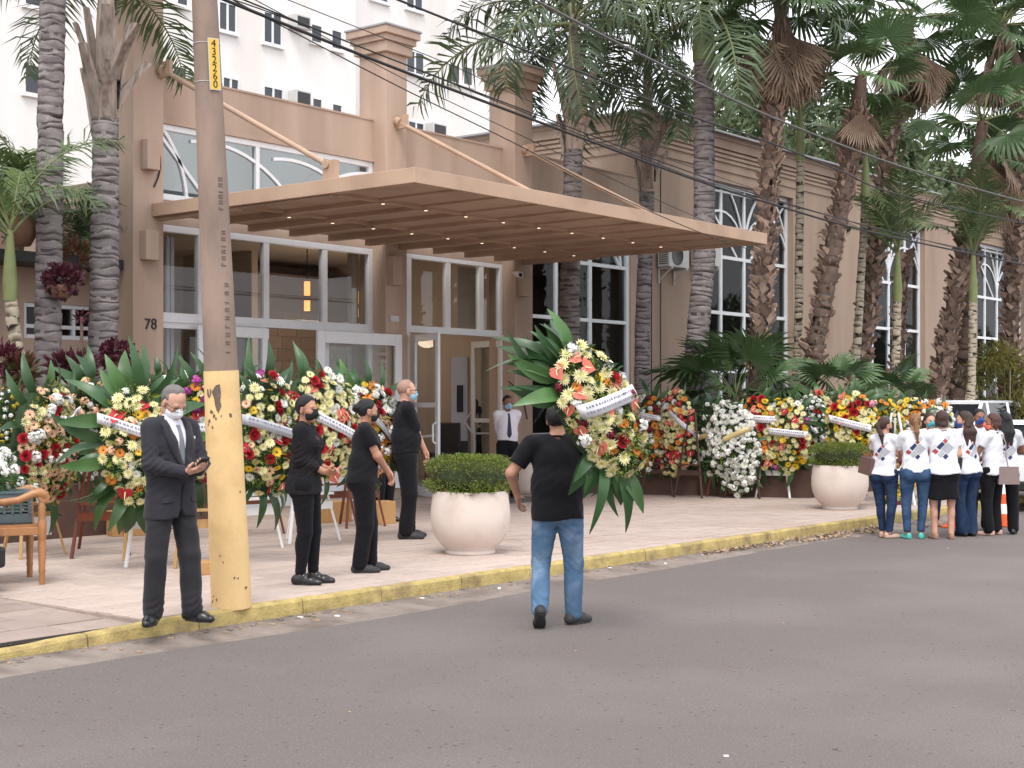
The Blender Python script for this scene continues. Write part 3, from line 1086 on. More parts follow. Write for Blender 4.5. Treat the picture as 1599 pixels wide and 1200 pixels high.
for px, py in ((1052, 400), (1103, 398)):
    c = WY(px, py, 16.8)
    t = thing('air_conditioner', 'white air conditioner unit on bracket %s the grey palm trunk on the hall wall' % ('left of' if px < 1080 else 'right of'), 'air conditioner', (c.x, 16.985, c.z), group='air conditioners on the hall wall')
    mb = MB()
    mb.box(-0.40, -0.34, -0.26, 0.40, -0.04, 0.27)
    put('casing', mb, 'ac_metal', t, bevel=0.015)
    mb = MB()
    mb.lathe([(0.0, 0.0), (0.05, 0.005), (0.2, 0.004), (0.215, 0.012), (0.215, -0.01)], 20)
    put('fan_grille', mb, 'dark_metal', t, loc=(-0.08, -0.345, 0), rot=(PI / 2, 0, 0))
    mb = MB()
    for i in range(9):
        mb.box(-0.405, -0.30, -0.2 + i * 0.045, -0.399, -0.08, -0.18 + i * 0.045)
    put('louvre', mb, 'dark_metal', t)
    mb = MB()
    for s_ in (-0.3, 0.3):
        mb.box(s_ - 0.02, -0.36, -0.30, s_ + 0.02, 0.0, -0.261)
        mb.bar((s_, 0, -0.55), (s_, -0.32, -0.30), 0.03, 0.03)
        mb.box(s_ - 0.02, -0.03, -0.6, s_ + 0.02, 0.0, -0.30)
    put('bracket', mb, 'ac_metal', t)

# ---------------------------------------------------------------- low wing on the left
WG = 17.6
wg = thing('side_wing', 'low tan wing with a small white window and a planted flat roof', 'building', (6, 20, 0.1))
w_inv = Matrix.Translation((-6, -20, -0.1))
c0, c1 = WY(38, 472, WG), WY(134, 532, WG)
wz1, wz0 = c0.z, c1.z
wx0, wx1 = c0.x, c1.x + 0.5
mb = MB()
mb.box(-4, WG, 0, wx0, WG + .3, 3.62)
mb.box(wx1, WG, 0, 12.34, WG + .3, 3.62)
mb.box(wx0, WG, 0, wx1, WG + .3, wz0)
mb.box(wx0, WG, wz1, wx1, WG + .3, 3.62)
put('wall', mb, 'wall_paint', wg, mx=w_inv)
mb = MB()
mb.box(-4, WG - .7, 3.62, 12.34, 22, 3.76)
put('roof_slab', mb, 'dark_metal', wg, mx=w_inv)
mb = MB()
mb.box(-4, 19.8, 3.76, 12.39, 20, 4.95)
for z_ in (4.55, 4.68, 4.81):
    mb.box(-4, 19.74, z_, 12.39, 19.8, z_ + 0.06)
put('upper_wall', mb, 'wall_paint', wg, mx=w_inv)
fr = window(wg, wx0, wx1, wz0, wz1, WG + .08, (wx0 + (wx1 - wx0) * 0.55, wx0 + (wx1 - wx0) * 0.8), (wz1 - 0.32,), gl='glass_dark', fw=0.06, mw=0.05, tw=0.05)
fr.matrix_local = w_inv
mb = MB()
mb.box(-4, 19.0, 0.1, 12.4, 19.1, 3.6)
put('inner_wall', mb, 'inner_dark', wg, mx=w_inv)

# ---------------------------------------------------------------- tall white building behind
FY = 53.0
fb = thing('apartment_building', 'tall white apartment block with small windows behind the entrance roof', 'building', (30, FY, 0))
f_inv = Matrix.Translation((-30, -FY, 0))
xe = WY(556, 100, FY).x
mb = MB()
mb.box(-30, FY, 0, xe, FY + 14, 34)
put('wall', mb, 'far_wall', fb, mx=f_inv)
xr = WY(792, 100, FY + 2).x
mb = MB()
mb.box(xe, FY + 2, 0, xr, FY + 14, 34)
put('wall', mb, 'far_wall', fb, mx=f_inv)


def fwin(px0, py0, px1, py1, ac=False, off=0.0, sash=False):
    Y = FY + (2 if (px0 + px1) / 2 > 556 else 0)
    a, b = WY(px0, (py0 + py1) / 2, Y), WY(px1, (py0 + py1) / 2, Y)
    z1, z0 = WY((px0 + px1) / 2, py0, Y).z, WY((px0 + px1) / 2, py1, Y).z
    mb = MB()
    if ac:
        mb.box(a.x, Y - 0.6, z0, b.x, Y, z1)
        o = put('air_conditioner', mb, 'ac_metal', fb, mx=f_inv, bevel=0.02)
        m2 = MB()
        m2.box(a.x + 0.1, Y - 0.62, z0 + 0.1, b.x - 0.1, Y - 0.601, z1 - 0.1)
        put('grille', m2, 'dark_metal', o)
        return
    t = 0.09
    mb.box(a.x, Y - 0.08, z0, a.x + t, Y, z1)
    mb.box(b.x - t, Y - 0.08, z0, b.x, Y, z1)
    mb.box(a.x + t, Y - 0.08, z1 - t, b.x - t, Y, z1)
    mb.box(a.x - 0.08, Y - 0.18, z0 - 0.08, b.x + 0.08, Y, z0 + t)
    if sash:
        xm = (a.x + b.x) / 2
        mb.box(xm - 0.06, Y - 0.07, z0 + t, xm + 0.06, Y, z1 - t)
    o = put('window', mb, 'white_frame' if sash else 'far_wall', fb, mx=f_inv)
    pm = MB()
    pm.box(a.x + t, Y - 0.03, z0 + t, b.x - t, Y - 0.005, z1 - t)
    put('pane', pm, 'dark_pane', o)


for q in ((410, 20, 440, 72, 0, 1), (484, 38, 503, 70, 0, 0), (516, 47, 534, 80, 0, 0), (340, 4, 369, 52, 0, 1), (410, 136, 442, 172, 0, 1), (486, 153, 503, 178, 0, 0), (517, 162, 534, 188, 0, 0),
          (268, 103, 292, 140, 0, 0), (346, 121, 373, 160, 0, 1), (274, -30, 294, 12, 0, 0), (36, -30, 66, 13, 0, 0), (36, 100, 66, 150, 0, 0), (577, -20, 606, 4, 0, 1), (633, -30, 660, 18, 0, 1),
          (633, 80, 662, 118, 0, 1), (698, 100, 718, 132, 0, 0), (722, 104, 738, 136, 0, 0), (636, 190, 662, 214, 0, 1), (450, 27, 473, 48, 1, 0), (450, 144, 474, 168, 1, 0), (665, 195, 686, 214, 1, 0)):
    fwin(*q[:4], ac=bool(q[4]), sash=bool(q[5]))

# ---------------------------------------------------------------- planters and lattice
mb = MB()
A, B = Vector((20.75, 15.3)), Vector((22.05, 11.3))
d = (B - A).normalized()
nrm = Vector((-d.y, d.x)) if Vector((-d.y, d.x)).x > 0 else Vector((d.y, -d.x))
quad = lambda p0, p1, z0, z1, th, m_: None
def wallseg(p0, p1, th, z0, z1, side):
    p0, p1 = Vector(p0), Vector(p1)
    n_ = (p1 - p0).normalized()
    n_ = Vector((-n_.y, n_.x)) * side
    b = MB()
    c = [p0, p1, p1 + n_ * th, p0 + n_ * th]
    V = [(q.x, q.y, z0) for q in c] + [(q.x, q.y, z1) for q in c]
    b.add(V, [(0, 3, 2, 1), (4, 5, 6, 7), (0, 1, 5, 4), (1, 2, 6, 5), (2, 3, 7, 6), (3, 0, 4, 7)])
    return b


gp = thing('garden_planter', 'dark red low planter wall around the palm garden behind the right hand wreaths', 'planter', (22, 12, 0.14))
gi = Matrix.Translation((-22, -12, -0.14))
put('wall', wallseg(A, B, 0.2, 0.10, 0.62, 1), 'planter_red', gp, mx=gi)
put('wall', wallseg((22.06, 11.3), (60, 11.3), 0.2, 0.10, 0.62, 1), 'planter_red', gp, mx=gi)
mb = MB()
mb.add([(20.9, 15.35, 0.58), (22.2, 11.45, 0.58), (60, 11.45, 0.58), (60, 16.99, 0.58), (20.9, 16.69, 0.58)], [(0, 1, 2, 3, 4)])
put('soil', mb, 'soil', gp, mx=gi)
lp_ = thing('corner_planter', 'dark brown low planter wall under the grey palms behind the left hand wreaths', 'planter', (10, 14.7, 0.14))
li = Matrix.Translation((-10, -14.7, -0.14))
put('wall', wallseg((3, 14.6), (12.3, 14.9), 0.2, 0.08, 0.78, 1), 'planter_red', lp_, mx=li)
mb = MB()
mb.add([(3, 14.8, 0.72), (12.3, 15.1, 0.72), (12.3, 19.9, 0.72), (3, 19.9, 0.72)], [(0, 1, 2, 3)])
put('soil', mb, 'soil', lp_, mx=li)
tr = thing('lattice_fence', 'cream lattice rail standing on the planter between the grey palms', 'fence', (8, 15.2, 0.72))
c = AT(106, 640, 17.6)
mb = MB()
L = 2.4
mb.box(-L / 2, -0.02, 0.50, L / 2, 0.02, 0.54)
mb.box(-L / 2, -0.02, 0.95, L / 2, 0.02, 0.99)
put('rail', mb, 'inner_wall', tr)
for k in range(12):
    x0 = -L / 2 + k * 0.2
    b = MB()
    b.bar((x0, -0.008, 0.545), (x0 + 0.2, -0.008, 0.945), 0.03, 0.015, up=(0, 1, 0))
    put('lattice_slat', b, 'inner_wall', tr)
    b = MB()
    b.bar((x0 + 0.2, 0.012, 0.545), (x0, 0.012, 0.945), 0.03, 0.015, up=(0, 1, 0))
    put('lattice_slat', b, 'inner_wall', tr)
    b = MB()
    b.box(x0, -0.012, 0, x0 + 0.02, 0.012, 0.499)
    put('baluster', b, 'inner_wall', tr)
tr.location = (c.x, c.y, 0.72)
# ================================================================ vegetation
def frond_mesh(name, L=3.0, droop=1.0, nl=46, leaflet=0.55, lw=0.022, hang=0.6, m='frond', seed=0, rise=0.6, plume=0.35, stem=0.16):
    """feather leaf leaving the origin along +Y and up, arching over, with hanging leaflets"""
    g = np.random.default_rng(seed)
    n = 16
    pts = []
    ang = rise
    p = np.array([0.0, 0.0, 0.0])
    pts.append(p.copy())
    for i in range(n):
        ang -= droop * (0.04 + 0.16 * (i / n)) * 0.75
        p = p + np.array([0, math.cos(ang), math.sin(ang)]) * (L / n)
        pts.append(p.copy())
    pts = np.array(pts)
    mb = MB()
    mb.tube(pts, [0.035 * (1 - 0.85 * i / n) for i in range(n + 1)], 5, 1)
    for k in range(nl):
        t = stem + (1 - stem) * (k + g.uniform(-0.3, 0.3)) / nl
        t = min(max(t, 0), 0.995)
        i = int(t * n)
        f = t * n - i
        b = pts[i] * (1 - f) + pts[min(i + 1, n)] * f
        tg = pts[min(i + 1, n)] - pts[i]
        tg /= np.linalg.norm(tg)
        up = np.cross(np.array([1, 0, 0]), tg)
        ll = leaflet * (0.55 + 0.75 * math.sin(PI * min(1, t * 0.92 + 0.08))) * g.uniform(0.85, 1.15)
        for s in (-1, 1):
            side = np.array([s, 0, 0])
            d = side * (0.75 + g.normal(0, 0.1)) + tg * 0.55 + up * g.normal(0.1, plume)
            d /= np.linalg.norm(d)
            q1 = b + d * ll * 0.5
            d2 = d + np.array([0, 0, -hang * g.uniform(0.7, 1.4)])
            d2 /= np.linalg.norm(d2)
            q2 = q1 + d2 * ll * 0.5
            wv = np.cross(d, up)
            wv /= np.linalg.norm(wv) + 1e-9
            wv = wv * lw
            mb.add([b - wv * .4, b + wv * .4, q1 + wv, q1 - wv, q2], [(0, 1, 2, 3), (3, 2, 4)], 0)
    return mb.mesh(name, [m, 'rachis'])


def fan_mesh(name, R_=0.62, pet=0.9, nseg=26, spread=250, fold=0.25, droop=0.35, m='fan_green', seed=0, dead=False):
    """palmate leaf: petiole along +Y, blade of pleated segments with split, drooping tips"""
    g = np.random.default_rng(seed)
    mb = MB()
    P = [(0, pet * i / 4, 0.04 * math.sin(i * 0.8)) for i in range(5)]
    mb.tube(P, [0.022, 0.018, 0.014, 0.012, 0.010], 5, 1)
    c = np.array([0, pet, 0.0])
    for i in range(nseg):
        a0 = R(-spread / 2 + spread * i / nseg)
        a1 = R(-spread / 2 + spread * (i + 1) / nseg)
        am = (a0 + a1) / 2
        rr = R_ * (0.80 + 0.25 * math.cos(am * 0.6)) * g.uniform(0.92, 1.06)
        ds = lambda a, r, z: c + np.array([math.sin(a) * r, math.cos(a) * r, z])
        lift = -droop * 0.25 + abs(math.sin(am)) * fold * 0.4
        ri = rr * 0.55
        pl = 0.02 + 0.012 * (i % 2)
        inner0, inner1 = ds(a0, ri, lift * ri), ds(a1, ri, lift * ri)
        mid = ds(am, ri, lift * ri + pl)
        dz = -droop * rr * g.uniform(0.5, 1.6) * (0.6 if not dead else 1.2)
        tip = ds(am + g.normal(0, 0.03), rr, lift * rr + dz)
        q0, q1 = ds(am - (a1 - a0) * .30, rr * 0.80, lift * rr + dz * 0.35), ds(am + (a1 - a0) * .30, rr * 0.80, lift * rr + dz * 0.35)
        b = c
        mb.add([b, inner0, mid, inner1, q0, q1, tip], [(0, 1, 2), (0, 2, 3), (1, 4, 2), (2, 4, 5), (2, 5, 3), (4, 6, 5)], 0)
    return mb.mesh(name, [m, 'rachis' if not dead else m])


FR = [frond_mesh('frond', 3.0, 1.0 + 0.25 * k, seed=k, rise=0.7, leaflet=0.62) for k in range(3)]
FRB = [frond_mesh('frond', 3.0, 1.1 + 0.25 * k, seed=k + 10, rise=0.6, leaflet=0.66, m='frond_blue', hang=0.9, nl=54) for k in range(3)]
FRL = [frond_mesh('frond', 1.9, 0.9 + 0.3 * k, seed=k + 20, rise=0.9, leaflet=0.42, m='frond_light', nl=40, hang=0.5, plume=0.12) for k in range(2)]
FRD = [frond_mesh('frond', 2.2, 1.0 + 0.3 * k, seed=k + 30, rise=0.9, leaflet=0.45, m='frond', nl=40, hang=0.4, plume=0.12) for k in range(2)]
FAN = [fan_mesh('fan_leaf', 0.66 + 0.05 * k, 0.95, seed=k, droop=0.25 + 0.1 * k) for k in range(3)]
FAND = [fan_mesh('dead_leaf', 0.95, 0.55, 20, 70 + 15 * k, 0.1, 0.05 + 0.05 * k, 'fan_dead', seed=k + 5, dead=True) for k in range(3)]


def orient(az, el, roll=0.0):      # local +Y pointed to azimuth az and elevation el
    return Matrix.Rotation(az, 4, 'Z') @ Matrix.Rotation(el, 4, 'X') @ Matrix.Rotation(roll, 4, 'Y')


def trunk_mesh(path, r0, r1, ring=0.085, depth=0.05, m='bark_grey', seed=0, base=0.0):
    g = np.random.default_rng(seed)
    path = [Vector(p) for p in path]
    L = sum((path[i + 1] - path[i]).length for i in range(len(path) - 1))
    pts, rad = [], []
    z = 0.0

    def at(t):
        d = t * L
        for i in range(len(path) - 1):
            s = (path[i + 1] - path[i]).length
            if d <= s or i == len(path) - 2:
                return path[i].lerp(path[i + 1], d / s)
            d -= s
    while z < L:
        t = z / L
        r = r0 + (r1 - r0) * t + base * math.exp(-z / 0.35)
        st = ring * g.uniform(0.7, 1.3)
        j = Vector((g.normal(0, 0.004), g.normal(0, 0.004), 0))
        for f, k in ((0.0, 1 - depth * .4), (0.14, 1 + depth * 0.3), (0.9, 1 + depth)):
            pts.append(at(min(1, (z + st * f) / L)) + j)
            rad.append(r * k * g.uniform(0.985, 1.015))
        z += st
    mb = MB()
    mb.tube(pts, rad, 18, 0, True, True)
    for i in range(0, (len(pts) - 1) * 18):
        if (i // 18) % 3 == 0 and g.uniform() < 0.8:
            mb.m[i] = 1
    # tilt the rings so that they are not machine straight
    for i in range(len(mb.v)):
        x, y, zz = mb.v[i]
        mb.v[i] = (x, y, zz + 0.035 * math.sin(3 * math.atan2(y - pts[0].y, x - pts[0].x) + zz * 2.0) * 0.15 + 0.008 * math.sin(5 * math.atan2(y - pts[0].y, x - pts[0].x) + zz * 5))
    return mb, pts


def boot_mesh(w_, h_, t_, m):
    mb = MB()
    V = [(-w_ * .5, 0, 0), (w_ * .5, 0, 0), (w_ * .34, t_ * .8, h_ * .6), (-w_ * .34, t_ * .8, h_ * .6), (w_ * .20, t_ * 1.7, h_), (-w_ * .20, t_ * 1.7, h_),
         (-w_ * .45, -t_ * .3, h_ * .3), (w_ * .45, -t_ * .3, h_ * .3), (-w_ * .22, t_ * 1.1, h_ * 1.0), (w_ * .22, t_ * 1.1, h_ * 1.0)]
    mb.add(V, [(0, 1, 2, 3), (3, 2, 4, 5), (0, 3, 5, 8, 6), (1, 7, 9, 4, 2), (5, 4, 9, 8), (6, 8, 9, 7)], 0)
    return mb.mesh('leaf_base', [m])


BOOT = [boot_mesh(0.125, 0.17, 0.030, 'boot'), boot_mesh(0.105, 0.20, 0.040, 'boot'), boot_mesh(0.145, 0.15, 0.026, 'boot')]
LONGBOOT = [boot_mesh(0.24, 0.95, 0.10, 'boot_pale'), boot_mesh(0.20, 0.75, 0.16, 'boot_pale'), boot_mesh(0.22, 1.15, 0.07, 'boot_pale')]


def queen_palm(label, base, top_px, depth, r0, r1, crown_dz=1.2, nf=18, L=1.0, meshes=None, seed=0, boots=True, group='feather palms with grey ringed trunks', el=(-0.5, 1.25), bm='bark_grey', boot_h=1.0, no_az=None):
    g = np.random.default_rng(seed)
    base = Vector(base)
    top = AT(top_px[0], top_px[1], depth)
    t = thing('feather_palm', label, 'palm tree', base, group=group)
    loc = lambda p: Vector(p) - base
    midp = base.lerp(top, 0.5) + Vector((g.normal(0, 0.05), g.normal(0, 0.05), 0))
    mb, pts = trunk_mesh([loc(base), loc(midp), loc(top)], r0, r1, 0.10, 0.035, bm, seed, base=0.06)
    tr = put('trunk', mb, [bm, 'bark_scar'], t)
    crown = loc(top) + Vector((0, 0, crown_dz))
    if boots:
        for k in range(11):
            a = k * 2.4 + g.uniform(-0.3, 0.3)
            zz = -0.25 + boot_h * 0.75 * (k % 5) / 5 + g.uniform(0, 0.1)
            o = link('leaf_base', LONGBOOT[k % 3], tr)
            o.matrix_local = Matrix.Translation(loc(top) + Vector((0, 0, zz))) @ Matrix.Rotation(a, 4, 'Z') @ Matrix.Translation((0, r1 * 0.86, 0)) @ Matrix.Rotation(-(0.22 if k % 3 == 1 else 0.12) * g.uniform(0.4, 1.3), 4, 'X')
        mb = MB()
        mb.tube([loc(top) + Vector((0, 0, -0.1)), loc(top) + Vector((0, 0, crown_dz * 0.7)), crown + Vector((0, 0, 0.5))], [r1 * 0.9, r1 * 0.75, r1 * 0.35], 12)
        put('crownshaft', mb, 'boot_pale', t)
    else:
        mb = MB()
        mb.tube([loc(top) + Vector((0, 0, -0.02)), loc(top) + Vector((0, 0, crown_dz * 0.3)), crown + Vector((0, 0, 0.1))], [r1 * 1.15, r1 * 1.2, r1 * 0.5], 12)
        put('crownshaft', mb, 'crownshaft', t)
    ms = meshes or FR
    for k in range(nf):
        a = k * 2.39996 + g.uniform(-0.25, 0.25)
        if no_az is not None and abs(((a - no_az + PI) % (2 * PI)) - PI) < 0.9:
            continue
        e = el[0] + (el[1] - el[0]) * ((k + 0.5) / nf) + g.uniform(-0.12, 0.12)
        o = link('frond', ms[k % len(ms)], t)
        s = L * g.uniform(0.85, 1.12)
        o.matrix_local = Matrix.Translation(crown + Vector((0, 0, 0.15 * k / nf))) @ orient(a, e * 0.8 - 0.25, g.normal(0, 0.25)) @ Matrix.Scale(s, 4)
    return t


def fan_palm(label, base_px, top_px, depth, r0, r1, crown_px, nlive=22, ndead=16, seed=0, boot_from=0.0, S=1.0, boots=290, group='fan palms with rough leaf-base trunks', zbase=0.58, dead_el=(-1.55, -1.05)):
    g = np.random.default_rng(seed)
    b0 = AT(base_px[0], base_px[1], depth)
    top = AT(top_px[0], top_px[1], depth)
    dv = (top - b0)
    base = b0 - dv * ((b0.z - zbase) / dv.z)
    t = thing('fan_palm', label, 'palm tree', base, group=group)
    loc = lambda p: Vector(p) - base
    T = loc(top)
    mb, pts = trunk_mesh([Vector((0, 0, 0)), T * 0.5 + Vector((g.normal(0, .04), g.normal(0, .04), 0)), T], r0, r1, 0.16, 0.03, 'bark_brown', seed, base=0.08)
    tr = put('trunk', mb, ['bark_brown', 'bark_scar'], t)
    L = T.length
    n = 0
    rows = max(1, int(L * (1 - boot_from) / 0.125))
    per = 9
    n_all = rows * per
    for k in range(min(n_all, boots)):
        f = boot_from + (1 - boot_from) * (k + g.uniform(-0.5, 0.5)) / min(n_all, boots)
        a = k * 2.39996 + g.uniform(-0.2, 0.2)
        p = T * min(max(f, 0.0), 0.99)
        r = (r0 + (r1 - r0) * f) * 0.95
        o = link('leaf_base', BOOT[k % 3], tr)
        s = g.uniform(0.8, 1.25)
        o.matrix_local = Matrix.Translation(p) @ Matrix.Rotation(a, 4, 'Z') @ Matrix.Translation((0, r, 0)) @ Matrix.Rotation(g.choice([-0.75, 0.75]) + g.normal(0, 0.15), 4, 'Y') @ Matrix.Rotation(-g.uniform(0.0, 0.35), 4, 'X') @ Matrix.Scale(s, 4)
    c = loc(AT(crown_px[0], crown_px[1], depth))
    if (c - T).length > 0.3:
        mb = MB()
        mb.tube([T, c], [r1, r1 * 0.8], 10)
        put('crown_stem', mb, 'bark_brown', t)
    for k in range(nlive):
        a = k * 2.39996 + g.uniform(-0.3, 0.3)
        e = -0.5 + 1.7 * (k + 0.5) / nlive + g.uniform(-0.15, 0.15)
        o = link('fan_leaf', FAN[k % 3], t)
        o.matrix_local = Matrix.Translation(c) @ orient(a, e, g.normal(0, 0.3)) @ Matrix.Scale(S * g.uniform(0.85, 1.15), 4)
    for k in range(ndead):
        a = k * 2.39996 + g.uniform(-0.3, 0.3)
        e = dead_el[0] + (dead_el[1] - dead_el[0]) * (k + 0.5) / max(1, ndead) + g.uniform(-0.1, 0.1)
        o = link('dead_leaf', FAND[k % 3], t)
        o.matrix_local = Matrix.Translation(c + Vector((0, 0, -0.15 - 0.3 * g.uniform(0, 1)))) @ orient(a, e, g.normal(0, 0.5)) @ Matrix.Scale(S * g.uniform(0.85, 1.1), 4)
    return t


# grey feather palms at the left corner (in the corner planter)
b = AT(72, 640, 18.3)
queen_palm('grey ringed palm trunk with a red plant basket tied to it, left of the pair', (b.x, b.y, 0.72), (90, -420), 18.3, 0.165, 0.15, nf=14, seed=1, L=1.0)
b = AT(155, 640, 18.8)
queen_palm('grey ringed palm with split pale leaf bases beside the entrance pillar', (b.x, b.y, 0.72), (166, 185), 18.8, 0.20, 0.165, crown_dz=1.75, nf=13, seed=2, L=0.72, boot_h=1.15, el=(-0.55, 1.1), no_az=math.atan2(-FW[1], -FW[0]) - PI / 2)
# slim palm with green crownshaft at the far left edge
b = AT(15, 640, 17.6)
queen_palm('slim pale ringed palm with green crownshaft at the left edge', (b.x, b.y, 0.72), (16, 468), 17.6, 0.085, 0.075, crown_dz=0.75, nf=9, seed=3, L=0.62, meshes=FRL + FR, boots=False, bm='bark_pale', group='slim pale palms', el=(0.2, 1.3))
# leafy palms on the wing roof
for k, (px, py, dp, s, n, lab) in enumerate(((28, 370, 19.5, 0.70, 20, 'bushy bright green palm rising over the roof of the low wing'), (135, 395, 20.8, 0.42, 11, 'small dark green palm between the two grey trunks on the wing roof'))):
    p = AT(px, py, dp)
    g = np.random.default_rng(40 + k)
    t = thing('roof_palm', lab, 'palm tree', (p.x, p.y, 3.76))
    mb = MB()
    mb.tube([(0, 0, 0), (0, 0, p.z - 3.7)], [0.09, 0.07], 8)
    put('trunk', mb, 'bark_brown', t)
    for i in range(n):
        o = link('frond', FRL[i % 2] if k == 0 else FRB[i % 3], t)
        o.matrix_local = Matrix.Translation((0, 0, p.z - 3.76)) @ orient(i * 2.4, -0.2 + 1.35 * i / n, 0.2) @ Matrix.Scale(s * (1.3 if i % 5 < 2 and k == 0 else 1), 4)
# feather palms before the hall
for args in (
    ('feather palm with torn pale leaf bases rising through the canopy edge', (0.0, 0.0), (896, 235), 26.5, 0.20, 0.165, 2.3, 17, 1.05, 11, (892, 640)),
    ('feather palm with shaggy long leaf bases between two grey trunks', (0, 0), (1012, 300), 29.0, 0.16, 0.14, 2.8, 12, 0.9, 12, (1002, 640)),
    ('smooth grey feather palm trunk standing beside the air conditioners', (0, 0), (1100, 95), 26.5, 0.215, 0.18, 0.9, 14, 0.95, 13, (1070, 640)),
):
    lab, _, tp, dp, r0, r1, cdz, nf, L, sd, bpx = args
    b = AT(bpx[0], bpx[1], dp)
    queen_palm(lab, (b.x, b.y, 0.58), tp, dp, r0, r1, cdz, nf, L, FRB + FR[:1], sd, boots=sd != 13, boot_h=1.5, el=(-0.75, 1.15))

# fan palms
fan_palm('tall fan palm with a thick brown skirt of dead leaves, first beyond the air conditioners', (1184, 590), (1214, 90), 26.0, 0.150, 0.135, (1222, 0), 20, 70, 21, 0.22, 1.0, dead_el=(-1.6, -1.05))
fan_palm('leaning fan palm with a bulging mid trunk and low green fans', (1264, 590), (1341, 170), 27.0, 0.165, 0.14, (1345, 120), 12, 7, 22, 0.28, 0.85)
fan_palm('straight dark fan palm behind the leaning palm with a high crown', (1342, 600), (1400, 130), 29.0, 0.16, 0.14, (1422, 30), 19, 22, 23, 0.18, 1.0)
fan_palm('short slim fan palm trunk with chunky leaf bases before the second hall window', (1400, 620), (1412, 395), 30.5, 0.12, 0.11, (1412, 385), 0, 0, 24, 0.1, 0.6, boots=120)
fan_palm('leaning fan palm of the close pair, nearer the second hall window', (1462, 620), (1518, 330), 30.0, 0.165, 0.145, (1535, 190), 13, 5, 25, 0.15, 1.05)
fan_palm('upright fan palm of the close pair, nearer the yellow bush', (1492, 620), (1524, 300), 31.0, 0.165, 0.15, (1580, 250), 9, 4, 26, 0.1, 0.85)
fan_palm('fan palm behind the yellow bush with brown hanging leaves at the right edge', (1576, 620), (1592, 120), 32.0, 0.18, 0.16, (1562, 40), 22, 22, 27, 0.05, 1.05)
fan_palm('fan palm beyond the yellow bush with its crown above the picture', (1640, 620), (1625, 60), 33.0, 0.18, 0.16, (1618, 20), 22, 16, 28, 0.1, 1.0, boots=120)

# slim areca-like palms among them
for k, (bx, tx, ty, dp, lab, cs) in enumerate((
        (1240, 1250, 250, 27.5, 'slim pale ringed palm stem right of the skirted fan palm', True),
        (1326, 1352, 310, 28.5, 'slim pale ringed palm stem right of the leaning fan palm', True),
        (1400, 1402, 470, 28.0, 'slim palm with bright green crownshaft and arching fronds', True),
        (1510, 1520, 470, 29.5, 'slim palm with green shaft beside the close pair of fan palms', True))):
    b = AT(bx, 640, dp)
    queen_palm(lab, (b.x, b.y, 0.58), (tx, ty), dp, 0.085, 0.075, 0.9, 6 if k < 2 else 8, 0.85, FRD + FRL[:1], 50 + k, boots=False, bm='bark_pale', group='slim pale palms', el=(0.3, 1.35))

# low fan clumps in the garden
for k, (px, py, dp, n, S, lab) in enumerate(((1150, 590, 26.0, 20, 0.86, 'large low fan palm clump with bluish leaves behind the white wreath'),
                                             (1312, 590, 26.0, 11, 0.66, 'low fan palm clump behind the second white bowl'),
                                             (1385, 600, 27.0, 10, 0.62, 'low fan palm clump before the second hall window'),
                                             (1255, 630, 26.3, 8, 0.5, 'small fan palm seedling behind the mixed wreaths'))):
    p = AT(px, py, dp)
    g = np.random.default_rng(60 + k)
    t = thing('fan_palm_clump', lab, 'plant', (p.x, p.y, 0.58), group='low fan palm clumps in the garden')
    mb = MB()
    mb.tube([(0, 0, 0), (0, 0, p.z - 0.9)], [0.12, 0.10], 10)
    put('trunk', mb, 'bark_brown', t)
    for i in range(n):
        o = link('fan_leaf', FAN[i % 3], t)
        o.matrix_local = Matrix.Translation((0, 0, p.z - 0.95)) @ orient(i * 2.4 + g.uniform(-.3, .3), -0.1 + 1.3 * i / n, g.normal(0, 0.4)) @ Matrix.Scale(S * g.uniform(0.85, 1.2), 4)


def blob_points(c, r, n, g, shell=0.6, zmin=-9):
    u = g.normal(0, 1, (n, 3))
    u /= np.linalg.norm(u, axis=1, keepdims=True)
    f = shell + (1 - shell) * g.uniform(0, 1, (n, 1))
    return np.array(c) + u * np.array(r) * f, u


# leaf banks: red cordylines, crotons, undergrowth
def clump(name, label, cat, px, py, dp, zb, r, n, size, m, seed, group=None, aspect=0.35, up=0.6):
    g = np.random.default_rng(seed)
    p = AT(px, py, dp)
    t = thing(name, label, cat, (p.x, p.y, zb), group=group)
    P, N = blob_points((0, 0, p.z - zb), r, n, g, 0.3)
    N = N + np.array([0, 0, up])
    link('foliage', leaf_cloud('foliage', P, N, size, m, aspect, 0.5, seed), t)
    mb = MB()
    mb.tube([(0, 0, 0), (0.02, 0, max(0.05, p.z - zb))], [0.03, 0.02], 6)
    put('stem', mb, 'bark_brown', t)
    return t


